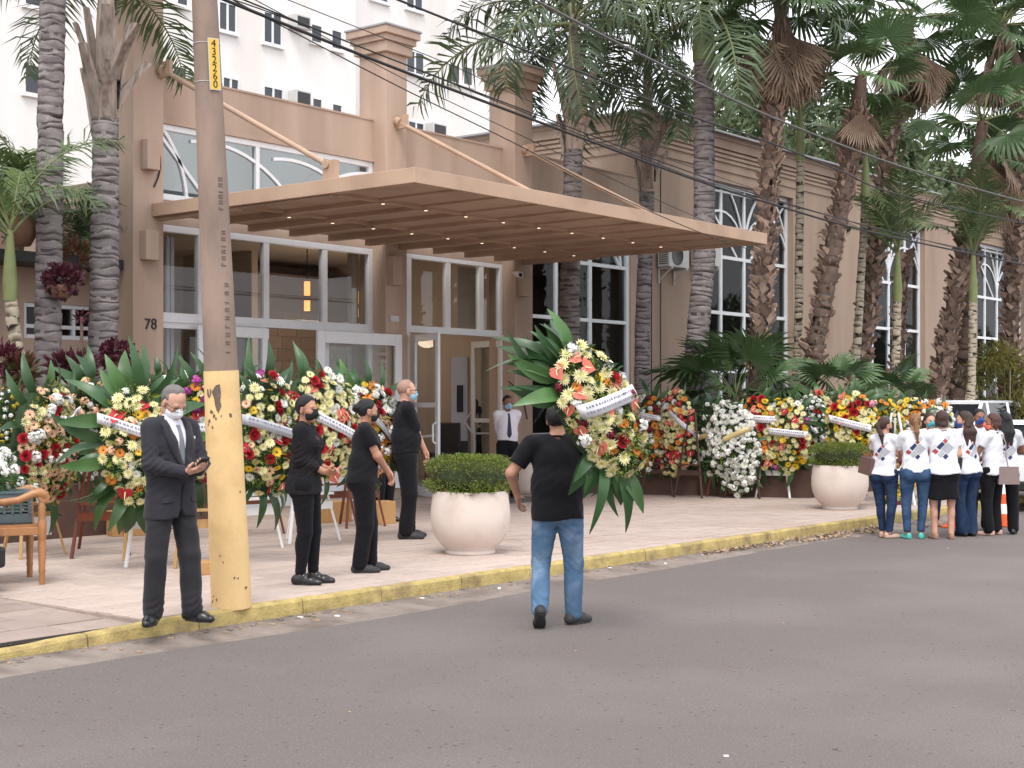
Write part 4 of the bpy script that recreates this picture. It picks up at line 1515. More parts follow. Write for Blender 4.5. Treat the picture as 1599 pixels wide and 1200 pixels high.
for k, (px, py, lab, bx) in enumerate(((97, 440, 'round dark red plant in a basket tied high on the left palm', 0), (184, 560, 'dark red plant in a basket tied low on the right palm', 1))):
    p = AT(px, py, 18.0)
    t = thing('hanging_plant', lab, 'plant', (p.x, p.y, p.z - 0.15), group='red plants in baskets on the palm trunks')
    g = np.random.default_rng(70 + k)
    P, N = blob_points((0, 0, 0.17), (0.23, 0.23, 0.19), 420, g, 0.5)
    link('foliage', leaf_cloud('foliage', P, N + np.array([0, 0, 0.3]), 0.085, 'red_leaf', 0.75, 0.6, k), t)
    mb = MB()
    mb.lathe([(0.0, -0.06), (0.10, -0.05), (0.15, 0.06), (0.16, 0.1), (0.14, 0.1)], 16)
    put('basket', mb, 'pot_clay', t)
for k, (px, py, r, m, nm, lab, cat) in enumerate((
        (32, 578, 0.17, 'croton_leaf', 'croton', 'brown and orange croton left of the leftmost grey trunk', 'plant'),
        (98, 575, 0.15, 'red_leaf', 'cordyline', 'dark red leafy plant just right of the left grey trunk', 'plant'),
        (126, 575, 0.17, 'red_leaf', 'cordyline', 'dark red leafy plant midway between the grey trunks', 'plant'),
        (115, 400, 0.24, 'croton_leaf', 'croton', 'dark croton bush on the wing roof between the trunks', 'plant'),
        (126, 495, 0.06, 'red_leaf', 'cordyline', 'small red leaves before the white wing window', 'plant'),
        (5, 560, 0.18, 'red_leaf', 'cordyline', 'dark red plant at the left edge behind the slim palm', 'plant'))):
    clump(nm, lab, cat, px, py, 17.2 if k != 3 else 19.5, 0.72 if k != 3 else 3.76, (r, r, r * 0.9), int(240 if r > 0.1 else 40), 0.12 if r > 0.1 else 0.07, m, 80 + k, 'red and brown garden plants', 0.4)
p = AT(33, 425, 18.4)
t = thing('clay_pot', 'round brown clay pot on the edge of the wing roof', 'pot', (p.x, p.y, 3.76))
mb = MB()
mb.lathe([(0, 0), (0.12, 0), (0.2, 0.14), (0.21, 0.26), (0.15, 0.36), (0.17, 0.4), (0.14, 0.4), (0.12, 0.3), (0, 0.3)], 20)
put('body', mb, 'pot_clay', t)

# undergrowth: green strap leaves and dark shrubs along the planter
g = np.random.default_rng(91)
for nm, x0, y0, x1, y1, n, z0, hh, m, sz in (('undergrowth', 21.15, 15.4, 22.3, 11.6, 1500, 0.58, 0.5, ['leaf_dark', 'frond_blue'], 0.34), ('undergrowth', 22.7, 12.2, 34, 13.8, 2600, 0.58, 0.6, ['leaf_dark', 'leaf_mid', 'frond'], 0.38),
                                            ('undergrowth', 5, 15.0, 12.2, 15.4, 900, 0.72, 0.35, ['leaf_dark', 'croton_leaf', 'frond'], 0.25)):
    t_ = g.uniform(0, 1, n)
    P = np.stack([x0 + (x1 - x0) * t_ + g.normal(0.15, 0.2, n), y0 + (y1 - y0) * (t_ if nm != 'undergrowth' or x1 < 23 and x0 > 20 else g.uniform(0, 1, n)) + g.normal(0, 0.12, n), z0 + hh * g.uniform(0, 1, n) ** 1.4], 1)
    N = np.tile(np.array([[0, -0.1, 0.6]]), (n, 1))
    o = link('undergrowth', leaf_cloud('undergrowth', P, N, sz, m, 0.16, 0.5, 5))
    o['kind'] = 'stuff'

# yellow-green bamboo bush at the right edge
p = AT(1572, 590, 31.0)
t = thing('bamboo_bush', 'dense yellow green bush behind the white cars at the right edge', 'bush', (p.x, p.y, 0.1))
g = np.random.default_rng(95)
Ps, Ns = [], []
for k in range(26):
    c = (g.uniform(-0.8, 1.5), g.uniform(-0.6, 0.6), g.uniform(0.8, 2.95) * (1 - 0.10 * abs(g.normal())))
    P, N = blob_points(c, (0.42, 0.42, 0.3), 260, g, 0.2)
    Ps.append(P)
    Ns.append(N + np.array([0, 0, -0.2]))
link('foliage', leaf_cloud('foliage', np.concatenate(Ps), np.concatenate(Ns), 0.17, 'bamboo_leaf', 0.22, 0.7, 9), t)
mb = MB()
for k in range(9):
    a = k * 0.7
    mb.tube([(0.1 * math.cos(a) + 0.2, 0.1 * math.sin(a), 0), (0.6 * math.cos(a) + 0.3, 0.5 * math.sin(a), 2.4)], [0.02, 0.01], 5)
put('cane', mb, 'bark_pale', t, kind='stuff')

# trees standing behind the hall
for k, (px, py, dp, rx, rz, lab) in enumerate(((1150, 205, 52, 3.6, 2.4, 'light green tree over the hall roof behind the skirted fan palm'), (1262, 205, 50, 3.4, 2.6, 'green tree over the hall roof between the fan palms'),
                                               (1345, 262, 47, 3.0, 2.2, 'light green tree over the hall roof behind the straight fan palm'), (1450, 292, 52, 3.4, 2.0, 'pale green tree over the hall roof under the gap of sky'),
                                               (1575, 320, 50, 3.6, 2.8, 'darker tree over the hall roof at the right edge'))):
    p = AT(px, py, dp)
    g = np.random.default_rng(100 + k)
    t = thing('background_tree', lab, 'tree', (p.x, p.y, 0), group='trees behind the hall')
    mb = MB()
    mb.tube([(0, 0, 0), (0.1, 0.1, p.z * 0.6), (0, 0, p.z)], [0.3, 0.2, 0.08], 8)
    for i in range(7):
        a = i * 2.4
        mb.tube([(0.05, 0.05, p.z * 0.65 + i * 0.2), (rx * 0.6 * math.cos(a), rx * 0.6 * math.sin(a), p.z + rz * 0.5 * math.sin(i * 1.7))], [0.08, 0.03], 5)
    put('trunk', mb, 'bark_brown', t)
    Ps, Ns = [], []
    for i in range(17):
        u = g.normal(0, 1, 3)
        u /= np.linalg.norm(u)
        c = u * np.array([rx, rx, rz]) * g.uniform(0.35, 0.95)
        P, N = blob_points((c[0], c[1], p.z + c[2]), (0.95, 0.95, 0.65), 190, g, 0.2)
        Ps.append(P)
        Ns.append(N)
    link('crown', leaf_cloud('crown', np.concatenate(Ps), np.concatenate(Ns), 0.34, 'tree_leaf', 0.5, 0.8, k), t)

# tall street trees on the opposite kerb, behind the photographer: what the panes reflect
for k, (x, y) in enumerate(((76, -15), (86, -16), (97, -15), (108, -16), (120, -15), (133, -16))):
    g = np.random.default_rng(120 + k)
    t = thing('street_tree', ('leafy street tree on the opposite kerb, %s along the street' % ('first', 'second', 'third', 'fourth', 'fifth', 'sixth', 'seventh', 'eighth', 'ninth')[k]), 'tree', (x, y, 0), group='trees across the street')
    mb = MB()
    mb.tube([(0, 0, 0), (0.1, 0, 3), (0, 0.2, 6)], [0.28, 0.2, 0.1], 8)
    put('trunk', mb, 'bark_brown', t)
    Ps, Ns = [], []
    for i in range(16):
        u = g.normal(0, 1, 3)
        u /= np.linalg.norm(u)
        c = u * np.array([3.6, 3, 2.2]) * g.uniform(0.3, 1)
        P, N = blob_points((c[0], c[1], 6 + c[2]), (1.4, 1.4, 1.0), 120, g, 0.3)
        Ps.append(P)
        Ns.append(N)
    link('crown', leaf_cloud('crown', np.concatenate(Ps), np.concatenate(Ns), 0.55, 'tree_leaf', 0.55, 0.8, k), t)
# ================================================================ people: bodies from blended distance fields
def _np(p):
    return np.asarray(p, np.float64)


class Field:
    """smooth union of rounded cones and ellipsoids; cuts afterwards"""

    def __init__(s):
        s.prims, s.cuts, s.folds = [], [], []

    def cone(s, a, b, ra, rb, k=0.02, flat=None):
        s.prims.append(('c', _np(a), _np(b), ra, rb, k, flat))
        return s

    def ell(s, c, r, k=0.02, rot=None):
        s.prims.append(('e', _np(c), _np(r), None, None, k, rot))
        return s

    def cut(s, fn):          # keep where fn(x,y,z) < 0
        s.cuts.append(fn)
        return s

    def sub(s, c, r, k=0.01):
        s.prims.append(('s', _np(c), _np(r), None, None, k, None))
        return s

    def bounds(s, pad):
        lo, hi = [], []
        for p in s.prims:
            if p[0] == 'c':
                r = max(p[3], p[4])
                lo.append(np.minimum(p[1], p[2]) - r)
                hi.append(np.maximum(p[1], p[2]) + r)
            elif p[0] == 'e':
                r = p[2] if p[6] is None else np.full(3, p[2].max())
                lo.append(p[1] - r)
                hi.append(p[1] + r)
        return np.min(lo, 0) - pad, np.max(hi, 0) + pad

    def eval(s, X):
        d = None
        x = X
        for p in s.prims:
            if p[0] == 'c':
                _, a, b, ra, rb, k, flat = p
                q = x - a
                ba = b - a
                if flat is not None:
                    ax, sc = _np(flat[0]), flat[1]
                    ax = ax / np.linalg.norm(ax)
                    q = q + (q @ ax)[:, None] * ax * (1 / sc - 1)
                    ba = ba + (ba @ ax) * ax * (1 / sc - 1)
                h = np.clip((q @ ba) / max(ba @ ba, 1e-9), 0, 1)
                dd = np.sqrt(((q - h[:, None] * ba) ** 2).sum(1)) - (ra + h * (rb - ra))
            else:
                q = x - p[1]
                if p[6] is not None:
                    q = q @ p[6]
                k0 = np.sqrt(((q / p[2]) ** 2).sum(1))
                k1 = np.sqrt(((q / (p[2] ** 2)) ** 2).sum(1)) + 1e-9
                dd = k0 * (k0 - 1) / k1
                k = p[5]
                if p[0] == 's':
                    nd = -dd
                    h = np.clip(0.5 - 0.5 * (d - nd) / k, 0, 1)
                    d = d + (nd - d) * h + k * h * (1 - h)
                    continue
            if d is None:
                d = dd
            else:
                h = np.clip(0.5 + 0.5 * (d - dd) / k, 0, 1)
                d = d + (dd - d) * h - k * h * (1 - h)
        for f in s.folds:
            d = d + f(x)
        for c in s.cuts:
            d = np.maximum(d, c(x[:, 0], x[:, 1], x[:, 2]))
        return d

    def mesh(s, h):
        lo, hi = s.bounds(2.5 * h + (0.02 if s.folds else 0))
        n = np.ceil((hi - lo) / h).astype(int) + 1
        ax = [lo[i] + h * np.arange(n[i]) for i in range(3)]
        Xg = np.stack(np.meshgrid(*ax, indexing='ij'), -1).reshape(-1, 3)
        D = s.eval(Xg).reshape(n)
        return surface_nets(D, lo, h)


def surface_nets(D, lo, h):
    n = np.array(D.shape)
    S = D < 0
    c = n - 1
    acc = np.zeros((*c, 3))
    cnt = np.zeros(c)
    off = [(i, j, k) for i in (0, 1) for j in (0, 1) for k in (0, 1)]
    sl = lambda o: tuple(slice(o[i], o[i] + c[i]) for i in range(3))
    for a in off:
        for axis in range(3):
            if a[axis]:
                continue
            b = list(a)
            b[axis] = 1
            da, db = D[sl(a)], D[sl(b)]
            m = (da < 0) != (db < 0)
            t = np.where(m, da / np.where(m, da - db, 1), 0)
            p = np.zeros((*c, 3))
            for i in range(3):
                p[..., i] = a[i]
            p[..., axis] += t
            acc += p * m[..., None]
            cnt += m
    act = cnt > 0
    idx = np.full(c, -1)
    idx[act] = np.arange(act.sum())
    base = np.stack(np.nonzero(act), -1)
    V = (base + acc[act] / cnt[act][:, None]) * h + lo
    Q = []
    for axis in range(3):
        u, v = (axis + 1) % 3, (axis + 2) % 3
        s0 = [slice(1, c[i]) for i in range(3)]
        s0[axis] = slice(0, c[axis])
        A = S[tuple(s0)]
        s1 = list(s0)
        s1[axis] = slice(1, c[axis] + 1)
        B = S[tuple(s1)]
        e = np.stack(np.nonzero(A != B), -1)
        if not len(e):
            continue
        flip = A[A != B]
        o = np.array([s.start for s in s0])
        e = e + o
        du, dv = np.zeros(3, int), np.zeros(3, int)
        du[u], dv[v] = 1, 1
        g0 = idx[tuple((e - du - dv).T)]
        g1 = idx[tuple((e - dv).T)]
        g2 = idx[tuple(e.T)]
        g3 = idx[tuple((e - du).T)]
        q = np.stack([g0, g1, g2, g3], 1)
        q[~flip] = q[~flip][:, ::-1]
        Q.append(q)
    Q = np.concatenate(Q)
    Q = Q[(Q >= 0).all(1)]
    return V, Q


def ik(a, b, l1, l2, pole):
    a, b, pole = _np(a), _np(b), _np(pole)
    d = b - a
    L = np.linalg.norm(d)
    if L > (l1 + l2) * 0.998:
        b = a + d / L * (l1 + l2) * 0.998
        d = b - a
        L = np.linalg.norm(d)
    u = d / L
    x = (l1 * l1 - l2 * l2 + L * L) / (2 * L)
    y = math.sqrt(max(l1 * l1 - x * x, 0))
    p = pole - u * (pole @ u)
    p /= np.linalg.norm(p) + 1e-9
    return a + u * x + p * y, b


def fold_fn(seed, amp=0.005, f=60, zlo=-9, zhi=9):
    g = np.random.default_rng(seed)
    K = g.normal(0, 1, (4, 3)) * np.array([0.9, 0.9, 0.55]) * f * 0.8
    ph = g.uniform(0, 6.28, 4)

    def fn(X):
        w = np.sin(X @ K[0] + ph[0]) * np.sin(X @ K[1] * 0.5 + ph[1]) + 0.7 * np.sin(X @ K[2] * 0.6 + ph[2]) * np.sin(X @ K[3] * 0.35 + ph[3])
        z = X[:, 2]
        m = np.clip((z - zlo) / 0.12, 0.2, 1) * np.clip((zhi - z) / 0.12, 0.2, 1)
        return amp * w * m
    return fn


def band_folds(c, amp=0.007, wl=0.045, ext=0.12, tilt=0.3):
    c = _np(c)

    def fn(X):
        q = X - c
        r2 = (q ** 2).sum(1)
        return amp * np.sin((q[:, 2] + tilt * q[:, 0] - tilt * q[:, 1] + 0.02 * np.sin(q[:, 0] * 30)) * 6.28 / wl) * np.exp(-r2 / (ext * ext))
    return fn


def rotm(yaw, pitch, roll=0.0):
    return np.array(Matrix.Rotation(-yaw, 3, 'Z') @ Matrix.Rotation(pitch, 3, 'X') @ Matrix.Rotation(roll, 3, 'Y'))


def add_hand(F, w, d, n, curl=0.5, side=1, spread=0.0, thumb=0.6):
    """w wrist, d towards the fingers, n palm normal (the side the fingers close to), side +1 right hand"""
    w, d, n = _np(w), _np(d), _np(n)
    d /= np.linalg.norm(d)
    n = n - d * (n @ d)
    n /= np.linalg.norm(n)
    lat = np.cross(d, n) * side            # towards the thumb
    lens = (0.070, 0.078, 0.072, 0.056)
    F.cone(w - d * 0.02, w + d * 0.03, 0.026, 0.028, 0.02, (n, 0.75))
    for i in range(4):
        o = lat * (0.028 - 0.0187 * i)
        k0 = w + d * (0.088 - 0.004 * abs(i - 1)) + o
        F.cone(w + d * 0.015 + o * 0.75, k0, 0.0135, 0.0115, 0.016)
        p, dr = k0, d + lat * spread * (0.3 - 0.2 * i)
        a = 0.0
        for j, f in enumerate((0.45, 0.32, 0.23)):
            a += curl * (0.75 if j == 0 else 0.95)
            v = dr * math.cos(a) + n * math.sin(a)
            v /= np.linalg.norm(v)
            q = p + v * lens[i] * f * 1.15
            F.cone(p, q, 0.0098 - 0.001 * j, 0.0088 - 0.001 * j, 0.004)
            p = q
    b = w + d * 0.028 + lat * 0.026
    v1 = d * 0.55 + lat * (0.75 * thumb + 0.15) + n * 0.35
    v1 /= np.linalg.norm(v1)
    m_ = b + v1 * 0.042
    v2 = d * 0.85 + lat * 0.25 * thumb + n * (0.35 + 0.3 * curl)
    v2 /= np.linalg.norm(v2)
    F.cone(b, m_, 0.0145, 0.0115, 0.012)
    F.cone(m_, m_ + v2 * 0.034, 0.011, 0.0088, 0.005)


def npmesh_obj(name, VQ, m, parent, smooth=True):
    V, Q = VQ
    return link(name, mesh_np(name, V, Q, m, None, smooth), parent)


def join_vq(lst):
    Vs, Qs, o = [], [], 0
    for V, Q in lst:
        Vs.append(V)
        Qs.append(Q + o)
        o += len(V)
    return np.concatenate(Vs), np.concatenate(Qs)


def person(label, loc, theta, h=1.72, skin='skin_tan', female=False, top=('tshirt', 'black_cloth'), bottom=('trousers', 'black_trouser'), shoe='shoe_black',
           hair=('short', 'hair_black'), mask=None, glasses=False, hands=None, hand_dir=None, palms=None, curl=(0.5, 0.5), poles=None, head=(0, 0, 0), fat=0.0, hipf=1.0, belly=0.0,
           feet=None, lean=0.0, res=0.013, hres=0.0075, group='people outside the entrance', seed=0, handres=0.005, hem=None, sway=0.0, sh=None):
    s = h / 1.72
    t = thing('person', label, 'person', loc, heading(theta), group)
    t.scale = (s, s, s)
    shw = sh or (0.163 if female else 0.185)
    hipw = (0.165 if female else 0.155) * hipf
    chw = (0.142 if female else 0.163) + fat * 0.5
    wsw = (0.125 if female else 0.142) + fat
    # joints (local: +Y ahead, +X the person's right)
    ft = feet or (dict(p=(-0.11, 0.0), yaw=0.12), dict(p=(0.11, 0.0), yaw=-0.12))      # left, right (yaw>0 turns left)
    hipc = _np((sway, 0, 0.92))
    hips = [hipc + (-0.092 * hipf, 0, -0.02), hipc + (0.092 * hipf, 0, -0.02)]
    ank, knee, fdir = [], [], []
    for i, f in enumerate(ft):
        up = f.get('lift', 0.0)
        a = _np((f['p'][0], f['p'][1], 0.085 + up))
        yw = f.get('yaw', 0)
        dr = _np((-math.sin(yw), math.cos(yw), 0))
        k_, a = ik(hips[i], a, 0.419, 0.400, _np(f.get('pole', (0, 0, 0))) + dr)
        ank.append(a)
        knee.append(k_)
        fdir.append((yw, f.get('pitch', 0.0)))
    ch = _np((sway * 0.5, lean, 1.28))
    shc = _np((sway * 0.4, lean * 1.25, 1.425))
    shl, shr = shc + (-shw, -0.012, 0), shc + (shw, -0.012, 0)
    nk = _np((sway * 0.4, lean * 1.35, 1.46))
    HO = _np((sway * 0.4, lean * 1.5 + 0.012, 1.605))
    HR = rotm(*[R(v) for v in head])
    hp = lambda *p: HO + HR @ (_np(p) - _np((0, 0.0, -0.03))) + _np((0, 0, -0.03))
    hs = hands or ((-0.26, 0.03, 0.80), (0.26, 0.03, 0.80))
    pl = poles or ((-0.5, -1, -0.2), (0.5, -1, -0.2))
    el, wr = [None, None], [None, None]
    el[0], wr[0] = ik(shl, hs[0], 0.285, 0.25, pl[0])
    el[1], wr[1] = ik(shr, hs[1], 0.285, 0.25, pl[1])
    hd = hand_dir or [None, None]
    pn = palms or ((1, 0, 0), (-1, 0, 0))

    # ---- continuous body
    B = Field()
    B.ell(hipc + (0, -0.01, 0.02), (hipw * 0.92, 0.105, 0.12), 0.05)
    B.ell(_np((sway * .8, lean * 0.4, 1.09)), (wsw * 0.9, 0.09 + fat * .5, 0.15), 0.05)
    B.ell(ch, (chw * 0.92, 0.10, 0.18), 0.05)
    B.cone(shl + (0.03, 0, -0.012), shr - (0.03, 0, 0.012), 0.044, 0.044, 0.04)
    for i, sp in enumerate((shl, shr)):
        B.cone(sp + (0, 0, -0.015), el[i], 0.044 + fat * .2, 0.038 + fat * .15, 0.03)
        B.cone(el[i], wr[i], 0.039 + fat * .15, 0.026, 0.02)
    for i in range(2):
        sk_ = 1.0 if bottom[0] == 'skirt' else 0.84
        B.cone(hips[i], knee[i], 0.078 * sk_ + fat * .2, 0.052 * sk_ + fat * .1, 0.03)
        B.cone(knee[i], ank[i], 0.050 * sk_, 0.036 * (sk_ + 0.1), 0.02)
        if bottom[0] == 'skirt':
            B.ell(knee[i] * 0.68 + ank[i] * 0.32 + (0, -0.022, 0), (0.046, 0.046, 0.11), 0.02)
        yw = fdir[i][0]
        if bottom[0] == 'skirt':
            dr = _np((-math.sin(yw), math.cos(yw), 0))
            B.cone(ank[i] + (0, 0, -0.05) - dr * 0.03, ank[i] + dr * 0.15 + (0, 0, -0.062), 0.030, 0.020, 0.02)
    B.cone(nk + (0, -0.015, -0.03), HO + HR @ _np((0, -0.02, -0.06)), 0.060 if not female else 0.052, 0.054 if not female else 0.047, 0.03)
    B.cone(nk + (-0.015, -0.02, 0.015), shl + (0.06, 0, -0.01), 0.036, 0.03, 0.03)
    B.cone(nk + (0.015, -0.02, 0.015), shr - (0.06, 0, 0.01), 0.036, 0.03, 0.03)
    parts = [B.mesh(res)]
    H = Field()
    fw_ = 0.95 if female else 1.0
    rot = HR
    cc = lambda *p: hp(*p)
    E_ = lambda p, r, k: H.ell(cc(*p), r, k, rot)
    E_((0, -0.012, 0.03), (0.077 * fw_, 0.098, 0.090), 0.02)
    E_((0, 0.032, -0.032), (0.060 * fw_, 0.064, 0.080), 0.03)
    E_((0, 0.030, -0.075), (0.052 * fw_, 0.058, 0.046), 0.02)
    H.cone(cc(0, 0.066, -0.098), cc(0, 0.070, -0.092), 0.024, 0.022, 0.02)
    H.cone(cc(0, 0.090, 0.012), cc(0, 0.113, -0.028), 0.009, 0.0145, 0.012)
    H.cone(cc(-0.014, 0.094, -0.034), cc(0.014, 0.094, -0.034), 0.010, 0.010, 0.01)
    H.cone(cc(-0.036, 0.078, 0.024), cc(0.036, 0.078, 0.024), 0.013, 0.013, 0.015)
    for sx in (-1, 1):
        H.cone(cc(sx * 0.040, 0.066, -0.022), cc(sx * 0.050, 0.045, -0.018), 0.018, 0.016, 0.02)
        H.sub(cc(sx * 0.031, 0.104, 0.004), (0.015, 0.016, 0.010), 0.008)
        E_((sx * 0.079 * fw_, -0.008, -0.012), (0.010, 0.020, 0.033), 0.008)
    H.cone(cc(-0.018, 0.090, -0.060), cc(0.018, 0.090, -0.060), 0.007, 0.007, 0.006)
    H.cone(cc(-0.014, 0.088, -0.070), cc(0.014, 0.088, -0.070), 0.008, 0.008, 0.006)
    H.cone(nk + (0, -0.012, 0.02), HO + HR @ _np((0, -0.02, -0.05)), 0.058 if not female else 0.050, 0.054 if not female else 0.047, 0.03)
    parts.append(H.mesh(hres))
    for i in range(2):
        HF = Field()
        v = wr[i] - el[i]
        d = _np(hd[i]) if hd[i] is not None else v
        HF.cone(wr[i] - v / np.linalg.norm(v) * 0.07, wr[i], 0.031, 0.026, 0.01)
        add_hand(HF, wr[i], d, pn[i], curl[i], -1 if i == 0 else 1)
        parts.append(HF.mesh(handres))
    body = npmesh_obj('body', join_vq(parts), skin, t)

    # ---- upper garment
    kind, m = top
    T = Field()
    infl = dict(tshirt=0.014, polo=0.014, shirt=0.016, jacket=0.026, blouse=0.014)[kind]
    T.ell(ch, (chw + infl, 0.112 + infl + fat * .3, 0.19), 0.05)
    T.ell(_np((sway * .8, lean * 0.5 + belly * 0.35, 1.10)), (wsw + infl + 0.004, 0.105 + infl + fat * .5 + belly, 0.18), 0.06)
    hemz = hem if hem is not None else dict(tshirt=0.86, polo=0.86, shirt=0.97, jacket=0.76, blouse=0.84)[kind]
    er = hipw + infl - 0.040 + fat * 0.25
    low = 0.20 if kind == 'jacket' else 0.14
    for sx in (-1, 1):
        T.cone(hipc + (sx * 0.05, -0.012 + belly * 0.3, 0.16), hipc + (sx * 0.058, -0.014, -low), (wsw + infl - 0.042), er + (0.012 if kind == 'jacket' else 0.004), 0.05, ((0, 1, 0), 0.92))
        if kind != 'jacket' and hemz < 0.93:
            T.ell(hipc + (sx * 0.074 * hipf, -0.060, -0.03), (0.086 * hipf + 0.012, 0.084 + 0.012 * (hipf - 1) * 10, 0.115), 0.05)
    T.cone(shl + (0.02, 0, -0.01), shr - (0.02, 0, 0.01), (0.050 if female else 0.056) + infl * .6, (0.050 if female else 0.056) + infl * .6, 0.04)
    T.cone(nk + (-0.03, -0.02, 0.005), shl + (0.04, 0, 0.01), 0.045, 0.05, 0.04)
    T.cone(nk + (0.03, -0.02, 0.005), shr - (0.04, 0, -0.01), 0.045, 0.05, 0.04)
    if female:
        for sx in (-1, 1):
            T.ell(ch + (sx * 0.072, 0.088 + infl * .5, 0.0), (0.068, 0.062, 0.068), 0.04)
    long_ = kind in ('shirt', 'jacket', 'blouse')
    for i, sp in enumerate((shl, shr)):
        if long_:
            w_ = 0.010 if kind == 'jacket' else 0.006
            T.cone(sp + (0, 0, -0.014), el[i], 0.057 + w_ + fat * .2, 0.046 + w_ + fat * .15, 0.03)
            e_ = wr[i] if kind != 'blouse' else el[i] * 0.35 + wr[i] * 0.65
            T.cone(el[i], e_ - (wr[i] - el[i]) * 0.03, 0.048 + w_ + fat * .15, 0.036 + w_ * 0.9, 0.02)
            T.folds.append(band_folds(el[i], 0.007, 0.05, 0.13, 0.4))
        else:
            f = 0.72 if not female else 0.62
            T.cone(sp + (0, 0, -0.012), sp + (el[i] - sp) * (f + .1), (0.062 if female else 0.066) + fat * .25, (0.060 if female else 0.064) + fat * .2, 0.03)
    T.folds.append(fold_fn(seed + 1, 0.0035, 34))
    T.folds.append(band_folds((0.1, 0, 1.03), 0.004, 0.085, 0.17, 0.6))
    T.folds.append(band_folds((-0.1, -0.05, 1.10), 0.004, 0.095, 0.18, -0.7))
    T.cut(lambda x, y, z: hemz + 0.012 * np.sin(x * 14 + y * 9 + seed) - z)
    if kind != 'jacket':
        T.cut(lambda x, y, z: np.minimum((0.060 if not female else 0.054) - np.sqrt((x - nk[0]) ** 2 + ((y - nk[1] + 0.012) * 0.92) ** 2), z - 1.44))
    else:
        T.cut(lambda x, y, z: z - 1.515)
    for i, sp in enumerate((shl, shr)):
        if not long_:
            f = 0.72 if not female else 0.62
            u = (el[i] - sp) / np.linalg.norm(el[i] - sp)
            lim = f * 0.285
            side_ = -1 if i == 0 else 1
            def sleeve(x, y, z, sp=sp, u=u, lim=lim, sd=side_):
                q = np.stack([x - sp[0], y - sp[1], z - sp[2]], 1)
                al = q @ u
                dist = np.sqrt(np.maximum((q ** 2).sum(1) - al ** 2, 0))
                return np.where((dist < 0.10 + fat * .3) & (x * sd > chw + infl + 0.012) & (al < lim + 0.13), al - lim, -1.0)
            T.cut(sleeve)
    if kind == 'jacket':
        # open front: a V down to the button, rounded skirts below it
        T.cut(lambda x, y, z: np.where((y > nk[1] + 0.01) & (z > 1.10), 0.20 * (z - 1.10) - np.abs(x - 0.004) - 0.0, -1.0))
        T.cut(lambda x, y, z: np.where((y > 0.03) & (z < 1.02), 0.9 * np.maximum(0.84 - z, 0) ** 1.5 * 2.0 + 0.004 - np.abs(x - 0.004), -1.0))
    names = dict(tshirt='t_shirt', polo='polo_shirt', shirt='shirt', jacket='jacket', blouse='blouse')
    garment = npmesh_obj(names[kind], T.mesh(min(res, 0.012) if long_ else res), m, t)
    mb = MB()
    if kind in ('tshirt', 'polo', 'blouse', 'shirt'):
        ring = [(nk[0] + 0.064 * math.cos(a) * (0.96 if female else 1.05), nk[1] - 0.012 + 0.066 * math.sin(a) + (0.012 if math.sin(a) > 0 else 0), nk[2] + 0.008 - 0.030 * max(0, math.sin(a)) + 0.012 * max(0, -math.sin(a))) for a in np.linspace(0, 2 * PI, 25)]
        mb.tube(ring, 0.009 if kind == 'tshirt' else 0.014, 6, 0, False)
        put('collar', mb, m, garment)
    if kind == 'jacket':
        F2 = Field()
        F2.ell(ch, (chw + 0.006, 0.112 + 0.010, 0.19), 0.05)
        F2.ell(_np((0, lean * 0.5 + belly * 0.35, 1.10)), (wsw, 0.110 + belly, 0.18), 0.06)
        F2.cone(shl + (0.06, 0, 0), shr - (0.06, 0, 0), 0.055, 0.055, 0.04)
        F2.cone(nk + (0, -0.012, -0.03), nk + (0, -0.006, 0.035), 0.072, 0.066, 0.02)
        F2.cut(lambda x, y, z: 0.95 - z)
        sf = npmesh_obj('shirt', F2.mesh(0.012), 'shirt_white', t)
        bv = BVHTree.FromPolygons([v.co for v in sf.data.vertices], [list(p_.vertices) for p_ in sf.data.polygons])
        fy = lambda z, x=0.0: (bv.ray_cast(Vector((x, 1, z)), Vector((0, -1, 0)))[0] or Vector((0, 0.14, 0))).y
        tb = MB()
        zs = np.linspace(1.44, 1.02, 9)
        ws = [0.020, 0.018, 0.020, 0.024, 0.028, 0.032, 0.036, 0.038, 0.01]
        V, Fc = [], []
        for z_, w_ in zip(zs, ws):
            y_ = fy(z_) + 0.005
            V += [(-w_, y_ - 0.004, z_), (0, y_ + 0.006, z_), (w_, y_ - 0.004, z_)]
        for a in range(len(zs) - 1):
            Fc += [(a * 3, a * 3 + 3, a * 3 + 4, a * 3 + 1), (a * 3 + 1, a * 3 + 4, a * 3 + 5, a * 3 + 2)]
        tb.add(V, Fc, 0, True)
        put('tie', tb, 'tie_grey', sf)
        jb = BVHTree.FromPolygons([v.co for v in garment.data.vertices], [list(p_.vertices) for p_ in garment.data.polygons])
        for sx in (-1, 1):
            lb = MB()
            V, Fc = [], []
            zs = np.linspace(1.475, 1.11, 10)
            for k, z_ in enumerate(zs):
                e0 = 0.20 * (z_ - 1.10) + 0.002
                wl = 0.062 * math.sin(PI * min(1, 0.25 + 0.75 * k / 9)) + 0.012
                row = []
                for f in (0, 0.5, 1.0):
                    xx = sx * (e0 + wl * f) + 0.004
                    hit = jb.ray_cast(Vector((xx, 1, z_)), Vector((0, -1, 0)))[0]
                    yy = hit.y if hit else 0.1
                    row.append((xx, yy + 0.006 + 0.006 * f, z_ - 0.012 * f))
                V += row
            for a in range(len(zs) - 1):
                for b_ in range(2):
                    Fc.append((a * 3 + b_, a * 3 + 3 + b_, a * 3 + 4 + b_, a * 3 + 1 + b_))
            lb.add(V, Fc, 0, True)
            lo_ = put('lapel', lb, m, garment)
            so = lo_.modifiers.new('cloth', 'SOLIDIFY')
            so.thickness = 0.006
            pb = MB()
            V = []
